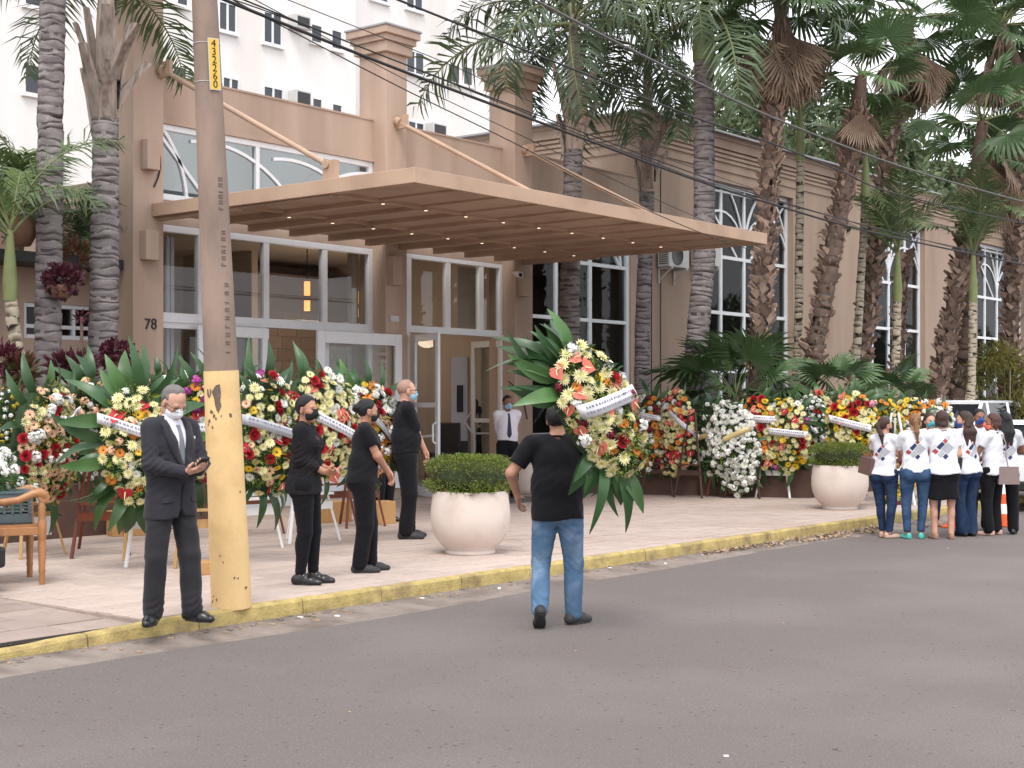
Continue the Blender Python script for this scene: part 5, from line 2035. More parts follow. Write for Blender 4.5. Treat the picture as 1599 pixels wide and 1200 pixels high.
            for z_ in (0.925, 0.885):
                for f in (0, 0.5, 1):
                    xx = sx * (0.085 + 0.075 * f)
                    hit = jb.ray_cast(Vector((xx, 1, z_)), Vector((0, -1, 0)))[0]
                    V.append((xx, (hit.y if hit else 0.1) + (0.008 if z_ < 0.9 else 0.002), z_ - sx * 0 - 0.01 * f))
            pb.add(V, [(0, 3, 4, 1), (1, 4, 5, 2)], 0)
            po = put('pocket_flap', pb, m, garment)
            so = po.modifiers.new('cloth', 'SOLIDIFY')
            so.thickness = 0.005
        hit = jb.ray_cast(Vector((-0.135, 1, 1.345)), Vector((0, -1, 0)))[0]
        if hit:
            lb = MB()
            lb.box(-0.143, hit.y, 1.335, -0.128, hit.y + 0.006, 1.355)
            put('lapel_pin', lb, 'paint_white', garment)
    if kind == 'shirt':
        gb = BVHTree.FromPolygons([v.co for v in garment.data.vertices], [list(p_.vertices) for p_ in garment.data.polygons])
        tb = MB()
        V, Fc = [], []
        zs = np.linspace(1.43, 1.02, 9)
        for z_, w_ in zip(zs, [0.018, 0.018, 0.022, 0.026, 0.03, 0.034, 0.038, 0.04, 0.006]):
            hit = gb.ray_cast(Vector((0, 1, z_)), Vector((0, -1, 0)))[0]
            y_ = (hit.y if hit else 0.12) + 0.006
            V += [(-w_, y_ - 0.003, z_), (0, y_ + 0.006, z_), (w_, y_ - 0.003, z_)]
        for a in range(8):
            Fc += [(a * 3, a * 3 + 3, a * 3 + 4, a * 3 + 1), (a * 3 + 1, a * 3 + 4, a * 3 + 5, a * 3 + 2)]
        tb.add(V, Fc, 0, True)
        put('tie', tb, 'tie_navy', garment)

    # ---- lower garment
    kind, m = bottom
    L = Field()
    L.ell(hipc + (0, -0.012, 0.015), (hipw + 0.006, 0.118 + fat * .3, 0.13), 0.05)
    for sx in (-1, 1):
        L.ell(hipc + (sx * 0.078 * hipf, -0.058, -0.03), (0.088 * hipf, 0.078 + 0.012 * (hipf - 1) * 10, 0.105), 0.04)
    if kind == 'skirt':
        L.cone(hipc + (-0.05, -0.005, 0), hipc + (-0.075, 0, -0.42), 0.125 * hipf, 0.115 * hipf, 0.05, ((0, 1, 0), 0.9))
        L.cone(hipc + (0.05, -0.005, 0), hipc + (0.075, 0, -0.42), 0.125 * hipf, 0.115 * hipf, 0.05, ((0, 1, 0), 0.9))
        L.folds.append(fold_fn(seed + 3, 0.003, 26))
        L.cut(lambda x, y, z: 0.535 + 0.01 * np.sin(x * 20) - z)
    else:
        kr, ar = dict(trousers=(0.078, 0.077), jeans=(0.070, 0.066), slim=(0.064, 0.052), flare=(0.070, 0.092))[kind]
        for i in range(2):
            L.cone(hips[i] + (0, -0.005, 0), knee[i], 0.098 * (0.6 + 0.4 * hipf) + fat * .3, kr + fat * .15, 0.03)
            L.cone(knee[i], ank[i] + (0, 0.0, 0.0 if kind != 'slim' else 0.03), kr + fat * .15, ar, 0.02)
            if kind == 'slim':
                L.ell(knee[i] * 0.68 + ank[i] * 0.32 + (0, -0.02, 0), (0.060, 0.060, 0.12), 0.02)
            L.folds.append(band_folds(knee[i] + (0, -0.06, 0), 0.0045, 0.07, 0.07, 0.6))
            L.folds.append(band_folds(ank[i] + (0, 0.03, 0.04), 0.008 if kind != 'slim' else 0.004, 0.055, 0.075, 0.25))
            L.folds.append(band_folds(hips[i] + (0, 0, -0.13), 0.004, 0.07, 0.13, 0.5 if i else -0.5))
        L.folds.append(fold_fn(seed + 5, 0.003, 24))
        zc = [a_[2] - (0.052 if kind != 'slim' else -0.01) for a_ in ank]
        L.cut(lambda x, y, z: np.where(x < (ank[0][0] + ank[1][0]) / 2, zc[0], zc[1]) + 0.05 * np.clip(y, -0.1, 0.1) * 3 * 0.2 - z)
    wz = 1.01
    L.cut(lambda x, y, z: z - wz)
    npmesh_obj(dict(skirt='skirt', trousers='trousers', jeans='jeans', slim='trousers', flare='trousers')[kind], L.mesh(res), m, t)

    # ---- shoes
    for i in range(2):
        yw, pt = fdir[i]
        S = Field()
        if shoe in ('sandal_tan', 'shoe_nude', 'shoe_teal'):
            S.cone((0, -0.045, 0.012), (0, 0.15, 0.010), 0.036, 0.042, 0.02)
            S.cone((0, -0.05, 0.05), (0, -0.04, 0.02), 0.036, 0.034, 0.02)
            S.cone((0, 0.09, 0.026), (0, 0.15, 0.014), 0.034, 0.034, 0.02)
        else:
            S.cone((0, -0.05, 0.035), (0, 0.10, 0.030), 0.040, 0.046, 0.03)
            S.cone((0, 0.10, 0.022), (0, 0.178, 0.020), 0.044, 0.030, 0.03)
            S.cone((0, -0.03, 0.06), (0, 0.03, 0.075), 0.040, 0.036, 0.03)
        S.cut(lambda x, y, z: -z + 0.002)
        V, Q = S.mesh(0.009 if res < 0.0135 else 0.012)
        mm = Matrix.Translation(Vector(ank[i]) + Vector((0, 0, -0.083 if not pt else 0))) @ Matrix.Rotation(yw, 4, 'Z')
        if pt:
            mm = Matrix.Translation(Vector(ank[i])) @ Matrix.Rotation(yw, 4, 'Z') @ Matrix.Rotation(R(pt), 4, 'X') @ Matrix.Translation((0, 0, -0.083))
        o = npmesh_obj('shoe', (V, Q), shoe, t)
        o.matrix_local = mm
        if shoe in ('shoe_black', 'shoe_dull'):
            mb = MB()
            n = 16
            out = [(0.044 * math.cos(a) * (1 if math.sin(a) > -0.3 else 0.9), 0.062 + 0.128 * math.sin(a)) for a in np.linspace(0, 2 * PI, n, endpoint=False)]
            V = [(x, y, -0.004) for x, y in out] + [(x, y, 0.014) for x, y in out]
            mb.add(V, [tuple(range(n))[::-1], tuple(range(n, 2 * n))] + [(a, (a + 1) % n, n + (a + 1) % n, n + a) for a in range(n)])
            put('sole', mb, 'shoe_dull', o)
        elif shoe in ('shoe_teal', 'sandal_tan'):
            mb = MB()
            mb.tube([(0, -0.05, -0.002), (0, -0.05, 0.03)], [0.022, 0.03], 10)
            put('heel', mb, shoe, o)
    # ---- hair
    st, hm = hair
    if st:
        A = Field()
        ex = dict(stubble=0.0025, short=0.010, receding=0.008, crop=0.013, bob=0.016, long=0.013, pony=0.011, bun=0.010)[st]
        A.ell(hp(0, -0.014, 0.032), (0.078 * fw_ + ex, 0.099 + ex, 0.091 + ex), 0.02, rot)
        fwd = dict(receding=-0.026, stubble=0.006).get(st, 0.016)
        low = dict(short=-0.082, receding=-0.085, stubble=-0.075, crop=-0.085, bob=-0.10, long=-0.10, pony=-0.075, bun=-0.075)[st]
        if st in ('pony',):
            A.cone(hp(0, -0.10, 0.035), hp(0, -0.145, 0.0), 0.03, 0.034, 0.02)
            A.cone(hp(0, -0.145, 0.0), HO + _np((0.01, -0.155, -0.13)), 0.036, 0.034, 0.02)
            A.cone(HO + _np((0.01, -0.155, -0.13)), HO + _np((0.02, -0.135, -0.27)), 0.032, 0.012, 0.02)
        if st == 'bun':
            A.cone(hp(0.012, -0.115, 0.035), hp(-0.012, -0.125, 0.02), 0.038, 0.034, 0.015)
        if st == 'long':
            for sx in (-1, 0, 1):
                A.cone(hp(sx * 0.05, -0.06, -0.01), HO + _np((sx * 0.065, -0.115, -0.16)), 0.045, 0.045, 0.03)
                A.cone(HO + _np((sx * 0.065, -0.115, -0.16)), HO + _np((sx * 0.055, -0.135, -0.33)), 0.045, 0.022, 0.03)
        if st == 'bob':
            A.cone(hp(-0.05, -0.04, -0.02), hp(-0.055, -0.05, -0.07), 0.042, 0.034, 0.02)
            A.cone(hp(0.05, -0.04, -0.02), hp(0.055, -0.05, -0.07), 0.042, 0.034, 0.02)
            A.cone(hp(-0.03, -0.08, -0.03), hp(0.03, -0.08, -0.06), 0.045, 0.045, 0.02)
        iR = HR.T
        off = hp(0, 0, 0)
        gs = np.random.default_rng(seed + 9)
        ph = gs.uniform(0, 6, 3)

        def strands(X):
            q = (X - off) @ iR.T
            a = np.arctan2(q[:, 0], q[:, 2] - 0.02)
            return 0.0008 * np.sin(a * 9 + q[:, 1] * 60 + ph[0]) + 0.0012 * np.sin(a * 4 - q[:, 1] * 38 + q[:, 2] * 40 + ph[1])
        if st in ('long', 'pony', 'bob'):
            A.folds.append(lambda X: 0.0022 * np.sin(X[:, 0] * 190 + 3 * np.sin(X[:, 2] * 14) + ph[2]) * np.clip((off[2] + 0.02 - X[:, 2]) / 0.05, 0, 1))
        if st != 'stubble':
            A.folds.append(strands)

        def face(x, y, z):
            q = (np.stack([x, y, z], 1) - off) @ iR.T
            yt = dict(receding=0.040, stubble=0.05).get(st, 0.066)
            yt = yt - (0.9 if st in ('receding', 'stubble', 'short') else 0.3) * np.maximum(np.abs(q[:, 0]) - 0.028, 0)
            up_ = np.clip((q[:, 2] - 0.030) / 0.045, 0, 1)
            line = q[:, 1] - (0.026 * (1 - up_) + yt * up_) - 0.004 * np.sin(q[:, 0] * 140 + q[:, 2] * 90)
            tail = (q[:, 1] < -0.085) | (z < off[2] - 0.10) if st in ('pony', 'bun', 'long') else (q[:, 1] < -9)
            ear = np.clip((q[:, 1] + 0.038) / 0.012, 0, 1) * (1 - np.clip((q[:, 1] - 0.018) / 0.010, 0, 1)) * (0.0 if st in ('bob', 'long') else 1.0)
            lowc = np.where(tail, -1.0, np.where(q[:, 1] > 0.0, -0.035, low) * (1 - ear) + ear * 0.020 - q[:, 2])
            return np.maximum(line, lowc)
        A.folds.append(lambda X: (ex + 0.0035) * np.clip(1 + face(X[:, 0], X[:, 1], X[:, 2]) / 0.020, 0, 1))
        A.cut(face)
        npmesh_obj('hair', A.mesh(hres if st != 'stubble' else 0.006), hm, t)
        if st == 'pony':
            mb = MB()
            c_ = Vector(hp(0, -0.125, 0.02))
            mb.tube([c_ + Vector((0.036 * math.cos(a), 0.01 * math.sin(a), 0.036 * math.sin(a))) for a in np.linspace(0, 2 * PI, 13)], 0.006, 5, 0, False)
            put('hair_tie', mb, 'mask_black', t)
    # ---- eyes, brows
    for sx in (-1, 1):
        mb = MB()
        e0 = [hp(sx * (0.018 + 0.028 * f), 0.094 - 0.013 * f * f - 0.002, 0.022 + 0.006 * math.sin(PI * f)) for f in (0, 0.33, 0.66, 1)]
        mb.tube(e0, [0.002, 0.0038, 0.0035, 0.0015], 5)
        put('eyebrow', mb, hair[1] if hair[1] and st != 'stubble' else 'hair_grey', t)
        EY = MB()
        V, Fc = [], []
        n = 8
        c_ = hp(sx * 0.031, 0.0825, 0.004)
        for a in range(5):
            for b_ in range(n):
                th, ph_ = PI * a / 4, 2 * PI * b_ / n
                V.append(Vector(c_) + Vector(HR @ _np((0.0125 * math.sin(th) * math.cos(ph_), 0.0095 * math.cos(th), 0.0052 * math.sin(th) * math.sin(ph_)))))
        for a in range(4):
            for b_ in range(n):
                Fc.append((a * n + b_, a * n + (b_ + 1) % n, (a + 1) * n + (b_ + 1) % n, (a + 1) * n + b_))
        EY.add(V, Fc, 0, True)
        put('eye', EY, 'eye_dark', t)
    if mask:
        K = Field()
        K.ell(hp(0, 0.036, -0.048), (0.067 * fw_, 0.070, 0.070), 0.02, rot)
        K.cone(hp(0, 0.096, 0.004), hp(0, 0.108, -0.035), 0.016, 0.021, 0.03)
        off2, iR2 = hp(0, 0, 0), HR.T

        def keep(x, y, z):
            q = (np.stack([x, y, z], 1) - off2) @ iR2.T
            return np.maximum(np.maximum(q[:, 2] - 0.000 - 0.010 * np.cos(q[:, 0] * 40), -0.117 - q[:, 2]), 0.022 - q[:, 1])
        K.cut(keep)

        def pleats(X):
            q = (X - off2) @ iR2.T
            return 0.0016 * np.sin(q[:, 2] * 6.28 / 0.022)
        K.folds.append(pleats)
        mo = npmesh_obj('face_mask', K.mesh(min(hres, 0.0065)), mask, t)
        for sx in (-1, 1):
            mb = MB()
            mb.tube([hp(sx * 0.058, 0.04, -0.012), hp(sx * 0.075, 0.01, 0.008), hp(sx * 0.082, -0.016, 0.012), hp(sx * 0.080, -0.022, -0.02), hp(sx * 0.066, 0.02, -0.06)], 0.0022, 4)
            put('ear_loop', mb, mask, mo)
    if glasses:
        mb = MB()
        for sx in (-1, 1):
            rim = [hp(sx * (0.034 + 0.026 * math.copysign(abs(math.cos(a)) ** 0.6, math.cos(a))), 0.108 - 0.010 * abs(math.cos(a)) * (1 if math.cos(a) > 0 else 0), 0.002 + 0.017 * math.copysign(abs(math.sin(a)) ** 0.6, math.sin(a))) for a in np.linspace(0, 2 * PI, 17)]
            mb.tube(rim, 0.0024, 5, 0, False)
            mb.tube([hp(sx * 0.060, 0.098, 0.010), hp(sx * 0.080, 0.05, 0.010), hp(sx * 0.083, -0.015, 0.006)], 0.0026, 5)
        mb.tube([hp(-0.009, 0.110, 0.008), hp(0.009, 0.110, 0.008)], 0.0022, 5)
        go = put('glasses', mb, 'print_black', t)
        for sx in (-1, 1):
            lb = MB()
            V = [hp(sx * (0.034 + 0.024 * math.cos(a)), 0.107, 0.002 + 0.015 * math.sin(a)) for a in np.linspace(0, 2 * PI, 12, endpoint=False)]
            lb.add(V, [tuple(range(12))], 0)
            put('lens', lb, 'glass_clear', go)
    t['_n'] = 0
    del t['_n']
    return t, garment, dict(el=el, wr=wr, HO=HO, shl=shl, shr=shr, nk=nk, body=body)


def back_print(garment, u0, z0, sc=1.0, sign=-1):
    """the printed lozenge of squares on the women's shirts: thin cloth patches laid on the back"""
    bv = BVHTree.FromPolygons([v.co for v in garment.data.vertices], [list(p_.vertices) for p_ in garment.data.polygons])
    rects = [(-0.085, 0.02, -0.035, 0.12, 'print_navy'), (-0.085, 0.13, -0.035, 0.18, 'print_brick'), (-0.085, 0.19, -0.035, 0.25, 'print_grey'),
             (-0.025, 0.04, 0.085, 0.165, 'print_grey'), (-0.085, -0.06, -0.025, -0.005, 'print_brick'), (-0.015, -0.05, 0.045, 0.03, 'print_grey'), (0.055, -0.03, 0.105, 0.03, 'print_navy')]
    ca, sa = math.cos(R(42)), math.sin(R(42))
    for (x0, y0, x1, y1, m) in rects:
        n = 5
        V, F = [], []
        ok = True
        for i in range(n):
            for j in range(n):
                a = (x0 + (x1 - x0) * i / (n - 1)) * sc
                b = (y0 - 0.09 + (y1 - y0) * j / (n - 1)) * sc
                xx, zz = u0 + a * ca + b * sa, z0 - a * sa + b * ca
                hit, nn, _, _ = bv.ray_cast(Vector((xx, -1.0, zz)), Vector((0, 1, 0)))
                if hit is None or hit.y > 0.02:
                    ok = False
                    break
                V.append(hit + nn * 0.0035)
            if not ok:
                break
        if not ok:
            continue
        for i in range(n - 1):
            for j in range(n - 1):
                F.append((i * n + j, i * n + n + j, i * n + n + j + 1, i * n + j + 1))
        mb = MB()
        mb.add(V, F, 0, True)
        put('print', mb, m, garment)
# ---------------------------------------------------------------- the people
# man in the dark suit on the kerb, looking at his phone
suit, gj, J = person('man in dark grey suit and white mask looking down at his phone beside the pole', G(268, 971, 0.14), 128, 1.735, 'skin_light', top=('jacket', 'suit'), bottom=('trousers', 'suit_trouser'),
                     shoe='shoe_black', hair=('receding', 'hair_grey'), mask='mask_white', glasses=True, hands=((-0.05, 0.245, 1.115), (0.065, 0.235, 1.10)), hand_dir=((0.45, 0.80, 0.18), (-0.50, 0.78, 0.18)),
                     palms=((0.35, -0.1, 0.9), (-0.35, -0.1, 0.9)), curl=(0.55, 0.55), poles=((-0.9, -0.6, -0.5), (0.9, -0.6, -0.5)), head=(2, -34, 0), belly=0.02, fat=0.008,
                     feet=(dict(p=(-0.11, 0.10), yaw=0.15), dict(p=(0.14, -0.03), yaw=-0.95)), res=0.0115, hres=0.0062, seed=1)
wl, wr_ = J['wr']
pc = Vector((wl + wr_) / 2) + Vector((0, 0.095, 0.05))
ph = MB()
ph.box(-0.036, -0.075, -0.004, 0.036, 0.075, 0.004)
ph.box(-0.033, -0.070, 0.0041, 0.033, 0.070, 0.0046, 1)
mw = Matrix.Translation(suit.location) @ Matrix.Rotation(suit.rotation_euler.z, 4, 'Z') @ Matrix.Scale(suit.scale.x, 4) @ Matrix.Translation(pc) @ Matrix.Rotation(R(38), 4, 'X')
po = put('phone', ph, ['print_black', 'dark_pane'], None, mx=mw, bevel=0.003)
tag(po, 'black phone in the hands of the man in the dark suit', 'phone')

# woman in black lace blouse
person('woman in black lace blouse and black mask with hands held before her', G(478, 912), 97, 1.655, 'skin_tan', True, ('blouse', 'lace'), ('slim', 'black_trouser'), 'shoe_black', ('crop', 'hair_black'), 'mask_black',
       hands=((-0.01, 0.20, 1.055), (0.05, 0.19, 1.035)), hand_dir=((0.35, 0.93, 0.05), (-0.25, 0.95, 0.0)), palms=((0.5, 0, -0.8), (-0.6, 0, 0.8)), curl=(0.5, 0.45), poles=((-0.5, -0.9, -0.4), (0.5, -0.9, -0.4)),
       head=(22, -2, 0), fat=0.030, hipf=1.16, feet=(dict(p=(-0.075, 0.05), yaw=0.05), dict(p=(0.075, -0.03), yaw=-0.08)), res=0.0115, hres=0.0065, seed=2)
# woman with the bun in a black t-shirt
person('woman with black bun in black t-shirt and black mask with crossed hands', G(568, 893), 82, 1.63, 'skin_tan', True, ('tshirt', 'black_cloth'), ('trousers', 'black_trouser'), 'shoe_dull', ('bun', 'hair_black'), 'mask_black',
       hands=((-0.01, 0.245, 1.01), (0.03, 0.25, 0.99)), hand_dir=((0.25, 0.35, -0.9), (-0.35, 0.45, -0.85)), palms=((0.6, -0.7, 0), (-0.6, -0.7, 0)), curl=(0.45, 0.4), poles=((-1, -0.3, 0), (1, -0.3, 0)),
       head=(-14, -3, 0), fat=0.045, hipf=1.26, feet=(dict(p=(-0.10, 0.07), yaw=0.05), dict(p=(0.10, -0.04), yaw=-0.06)), res=0.0115, hres=0.0065, seed=3, hem=0.90, lean=0.02)
# bald man in black polo
person('bald man in black polo and black trousers with hands clasped, back to the flowers', G(634, 841), 76, 1.87, 'skin_light', False, ('polo', 'black_cloth'), ('trousers', 'black_trouser'), 'shoe_dull', ('stubble', 'hair_stubble'), 'mask_blue', True,
       hands=((-0.02, 0.20, 0.96), (0.03, 0.21, 0.945)), hand_dir=((0.2, 0.35, -0.92), (-0.3, 0.4, -0.85)), palms=((0.6, -0.7, 0), (-0.6, -0.7, 0)), curl=(0.55, 0.5), poles=((-0.6, -0.9, 0), (0.6, -0.9, 0)),
       head=(-8, -2, 0), fat=0.036, belly=0.035, feet=(dict(p=(-0.11, 0.05), yaw=0.08), dict(p=(0.11, -0.02), yaw=-0.10)), res=0.012, hres=0.007, seed=4, hem=0.93)
# man behind the wreaths, only his head shows
person('man with grey stubble hair and black mask half hidden behind the wreaths', G(597, 815), 120, 1.75, 'skin_tan', False, ('polo', 'black_cloth'), ('trousers', 'black_trouser'), 'shoe_black', ('stubble', 'hair_grey'), 'mask_black', head=(-12, 0, 0), res=0.017, hres=0.008, handres=0.007, seed=5)
# doorman in white shirt
person('doorman in white shirt, dark tie and blue mask standing by the open door', G(793, 779), 166, 1.72, 'skin_brown', False, ('shirt', 'shirt_white'), ('trousers', 'black_trouser'), 'shoe_black', ('short', 'hair_black'), 'mask_blue',
       hands=((-0.05, -0.19, 0.93), (0.05, -0.21, 0.92)), hand_dir=((0.6, 0, -0.7), (-0.6, 0, -0.7)), poles=((-1, -0.3, 0), (1, -0.3, 0)), palms=((0, -1, 0), (0, -1, 0)), head=(-6, -6, 0), res=0.014, hres=0.0075, handres=0.006, seed=6, belly=0.012)
# man walking with a wreath on his shoulder
carrier, _, JC = person('man in black t-shirt and blue jeans walking with a flower wreath on his shoulder', G(871, 978, 0.0), 2, 1.735, 'skin_tan', False, ('tshirt', 'black_cloth'), ('jeans', 'jeans_light'), 'shoe_dull', ('short', 'hair_black'), None,
                        hands=((-0.31, 0.13, 0.985), (0.30, 0.24, 1.36)), hand_dir=((0.10, 0.75, -0.65), (0.1, 0.5, 0.85)), palms=((0.9, 0.1, -0.2), (-0.2, 1, 0)), curl=(0.35, 0.7), poles=((-0.9, -0.8, 0), (0.8, -0.2, -0.9)),
                        head=(14, 0, 0), fat=0.040, belly=0.02, feet=(dict(p=(-0.135, -0.16), lift=0.065, pitch=-42, yaw=0.10), dict(p=(0.125, 0.10), yaw=-0.75)), res=0.0115, hres=0.0065, seed=7, hem=0.835, lean=0.03, sh=0.205)

# group of women in white shirts in the street
wg_ = 'women in white t-shirts standing in the street'
q = dict(group=wg_, res=0.0145, hres=0.008, handres=0.006)
bags = []


def tee(label, px, py, th, h, skin, bottom, shoe, hair, pr=None, **k):
    kk = dict(q)
    kk.update(k)
    t, gmt, jj = person(label, G(px, py, 0.0), th, h, skin, True, ('tshirt', 'tee_white'), bottom, shoe, hair, **kk)
    if pr:
        back_print(gmt, *pr)
    return t, jj


front = dict(hands=((-0.05, 0.24, 1.06), (0.06, 0.23, 1.08)), poles=((-1, -0.15, -0.3), (1, -0.15, -0.3)))
g1 = tee('woman with dark brown ponytail in white tee and dark jeans, leftmost of the group', 1383, 840, 38, 1.56, 'skin_light', ('slim', 'jeans_dark'), 'shoe_nude', ('pony', 'hair_brown'), (0.02, 1.24, 0.85), mask='mask_black', hipf=1.15, fat=0.018, head=(28, 0, 0), seed=11, hem=0.90, sway=-0.02, feet=(dict(p=(-0.06, 0.04), yaw=0.1), dict(p=(0.08, -0.05), yaw=-0.5)), **front)
g2 = tee('woman with wavy blond ponytail and teal heels in the white tee group', 1428, 842, 8, 1.61, 'skin_light', ('slim', 'jeans_mid'), 'shoe_teal', ('pony', 'hair_blond'), (0.03, 1.25, 0.95), hipf=1.18, fat=0.022, head=(4, -4, 6), seed=12, hem=0.93, sway=0.02, feet=(dict(p=(-0.09, 0.0), yaw=0.3), dict(p=(0.10, 0.06), yaw=-0.2)), **front)
g3 = tee('woman with short dark hair in black skirt and strappy sandals', 1473, 842, 3, 1.64, 'skin_light', ('skirt', 'black_trouser'), 'sandal_tan', ('bob', 'hair_brown'), (0.0, 1.24, 1.0), mask='mask_teal', hipf=1.25, fat=0.036, head=(34, 0, 0), seed=13, hem=0.88,
         hands=((-0.315, 0.04, 0.90), (0.10, 0.2, 1.1)), poles=((-0.8, -0.6, 0), (0.5, -1, -0.2)))
g4 = tee('woman with long brown hair and navy mask, black bag on her shoulder', 1510, 838, -22, 1.63, 'skin_light', ('flare', 'jeans_dark'), 'shoe_black', ('long', 'hair_brown'), (0.05, 1.22, 0.9), mask='mask_navy', lean=0.03, feet=(dict(p=(-0.06, 0.02), yaw=0.1), dict(p=(0.08, 0.0), yaw=-0.1)), hipf=1.14, fat=0.016, head=(-50, -4, 0), seed=14, hem=0.88,
         hands=((-0.05, 0.22, 1.02), (0.05, 0.24, 1.04)), poles=((-0.7, -0.6, -0.4), (0.7, -0.6, -0.4)))
g5 = tee('woman with black hair and dark mask facing out from the back of the group', 1529, 828, 176, 1.66, 'skin_brown', ('trousers', 'black_trouser'), 'shoe_black', ('crop', 'hair_black'), None, mask='mask_navy', seed=15)
g6 = tee('woman with short reddish hair and orange mask, grey bag across her body', 1551, 836, -42, 1.60, 'skin_brown', ('trousers', 'black_trouser'), 'shoe_nude', ('bob', 'hair_red'), None, mask='mask_orange', hipf=1.12, fat=0.02, head=(-34, 0, 0), seed=16, hem=0.86, **front)
g7 = tee('woman with long black hair and black trousers, rightmost of the group', 1571, 834, 6, 1.62, 'skin_brown', ('trousers', 'black_trouser'), 'shoe_black', ('long', 'hair_black'), (0.03, 1.2, 0.9), fat=0.03, hipf=1.15, sway=-0.025, feet=(dict(p=(-0.13, 0.06), yaw=0.2), dict(p=(0.09, -0.05), yaw=-0.3)), seed=17, hem=0.86, **front)
g8 = tee('woman in jeans hidden behind the short haired woman, only legs showing', 1452, 822, 172, 1.60, 'skin_light', ('slim', 'jeans_dark'), 'sandal_tan', ('long', 'hair_brown'), None, mask='mask_teal', seed=18)


def bag(label, who, c, w_, h_, d_, m, strap, rot=0.0, roll=0.0):
    t, jj = who
    mw = Matrix.Translation(t.location) @ Matrix.Rotation(t.rotation_euler.z, 4, 'Z') @ Matrix.Scale(t.scale.x, 4)
    root = thing('handbag', label, 'bag', (0, 0, 0))
    root.matrix_world = mw @ Matrix.Translation(c)
    root.location = (mw @ Vector(c))
    root.rotation_euler = (0, 0, t.rotation_euler.z + rot)
    mb = MB()
    mb.prism([(-w_ / 2, -h_ / 2), (w_ / 2, -h_ / 2), (w_ * 0.44, h_ / 2), (-w_ * 0.44, h_ / 2)], -d_ / 2, d_ / 2, 0, Matrix.Rotation(roll, 4, 'Y'))
    put('body', mb, m, root, bevel=0.012)
    mb = MB()
    inv = (Matrix.Translation(root.location) @ Matrix.Rotation(root.rotation_euler.z, 4, 'Z')).inverted()
    mb.tube([inv @ (mw @ Vector(p)) for p in strap], 0.009, 6)
    put('strap', mb, m, root)


bag('taupe crossbody bag hanging at the hip of the reddish haired woman', g6, (0.0, -0.24, 0.86), 0.30, 0.25, 0.07, 'bag_taupe', [(0.0, -0.24, 0.97), (0.02, -0.185, 1.15), (0.05, -0.17, 1.33), (0.09, -0.1, 1.47), (0.10, 0.02, 1.48)], rot=R(-42))
bag('black shoulder bag of the woman in the navy mask', g4, (-0.26, -0.04, 0.98), 0.22, 0.27, 0.09, 'bag_black', [(-0.27, -0.08, 1.1), (-0.22, -0.08, 1.35), (-0.17, -0.02, 1.50), (-0.2, 0.06, 1.35), (-0.26, 0.02, 1.1)], rot=R(-15), roll=0.15)
bag('brown shoulder bag of the leftmost woman', g1, (-0.23, -0.10, 1.03), 0.24, 0.25, 0.10, 'bag_brown', [(-0.25, -0.14, 1.14), (-0.20, -0.10, 1.38), (-0.16, -0.02, 1.50), (-0.2, 0.06, 1.35), (-0.25, 0.0, 1.14)], rot=R(-20), roll=0.2)

# people inside, seen through the open door
for k, (px, dp, th, h, hair, lab) in enumerate(((462, 25.0, 20, 1.72, 'long', 'person with long black hair in black inside the glazed lobby, seen from behind'), (485, 24.4, 60, 1.62, 'short', 'person in black suit inside the lobby leaning beside the long haired visitor'),
                                                (632, 26.4, -70, 1.72, 'short', 'person in black facing left behind the fixed door glass'), (760, 27.9, 180, 1.78, 'short', 'person in black half hidden behind the right door leaf'))):
    p = AT(px, 640, dp)
    person(lab, (p.x, p.y, 0.30), th, h, 'skin_tan', hair == 'long', ('shirt' if False else 'polo', 'black_cloth'), ('trousers', 'black_trouser'), 'shoe_black', (hair, 'hair_black'), 'mask_black', res=0.02, hres=0.011, handres=0.009, seed=30 + k, group='people inside the entrance')
# ================================================================ flowers, wreaths and easels
def petal(mb, base, out, nrm, L, W, mi=0, curl=0.25):
    base, out, nrm = Vector(base), Vector(out), Vector(nrm)
    s = out.cross(nrm).normalized()
    m = base + out * L * 0.55 + nrm * L * curl * 0.45
    tp = base + out * L + nrm * L * curl * 0.2
    mb.add([base - s * W * .25, base + s * W * .25, m + s * W * .5, tp, m - s * W * .5], [(0, 1, 2, 4), (4, 2, 3)], mi, False)


def dome(mb, r, h, y0, n=8, mi=1):
    V = [(r * math.cos(2 * PI * k / n), y0, r * math.sin(2 * PI * k / n)) for k in range(n)] + [(r * .6 * math.cos(2 * PI * k / n), y0 + h * .8, r * .6 * math.sin(2 * PI * k / n)) for k in range(n)] + [(0, y0 + h, 0)]
    F = [(k, n + k, n + (k + 1) % n, (k + 1) % n) for k in range(n)] + [(n + k, 2 * n, n + (k + 1) % n) for k in range(n)]
    mb.add(V, F, mi, True)


def fl_chrys(m, eye='fl_green_eye', seed=0):      # unit radius, opening along +Y
    g = np.random.default_rng(seed)
    mb = MB()
    for n, r0, L, el in ((15, 0.12, 0.92, 0.12), (13, 0.10, 0.74, 0.42), (9, 0.06, 0.50, 0.8)):
        for k in range(n):
            a = 2 * PI * (k + g.uniform(-.2, .2)) / n
            o = Vector((math.cos(a) * math.cos(el), math.sin(el), math.sin(a) * math.cos(el)))
            nr = Vector((-math.cos(a) * math.sin(el), math.cos(el), -math.sin(a) * math.sin(el)))
            petal(mb, (r0 * math.cos(a), 0.1 + 0.1 * el, r0 * math.sin(a)), o, nr, L * g.uniform(.85, 1.08), 0.26)
    dome(mb, 0.2, 0.18, 0.22)
    return mb.mesh('chrysanthemum', [m, eye])


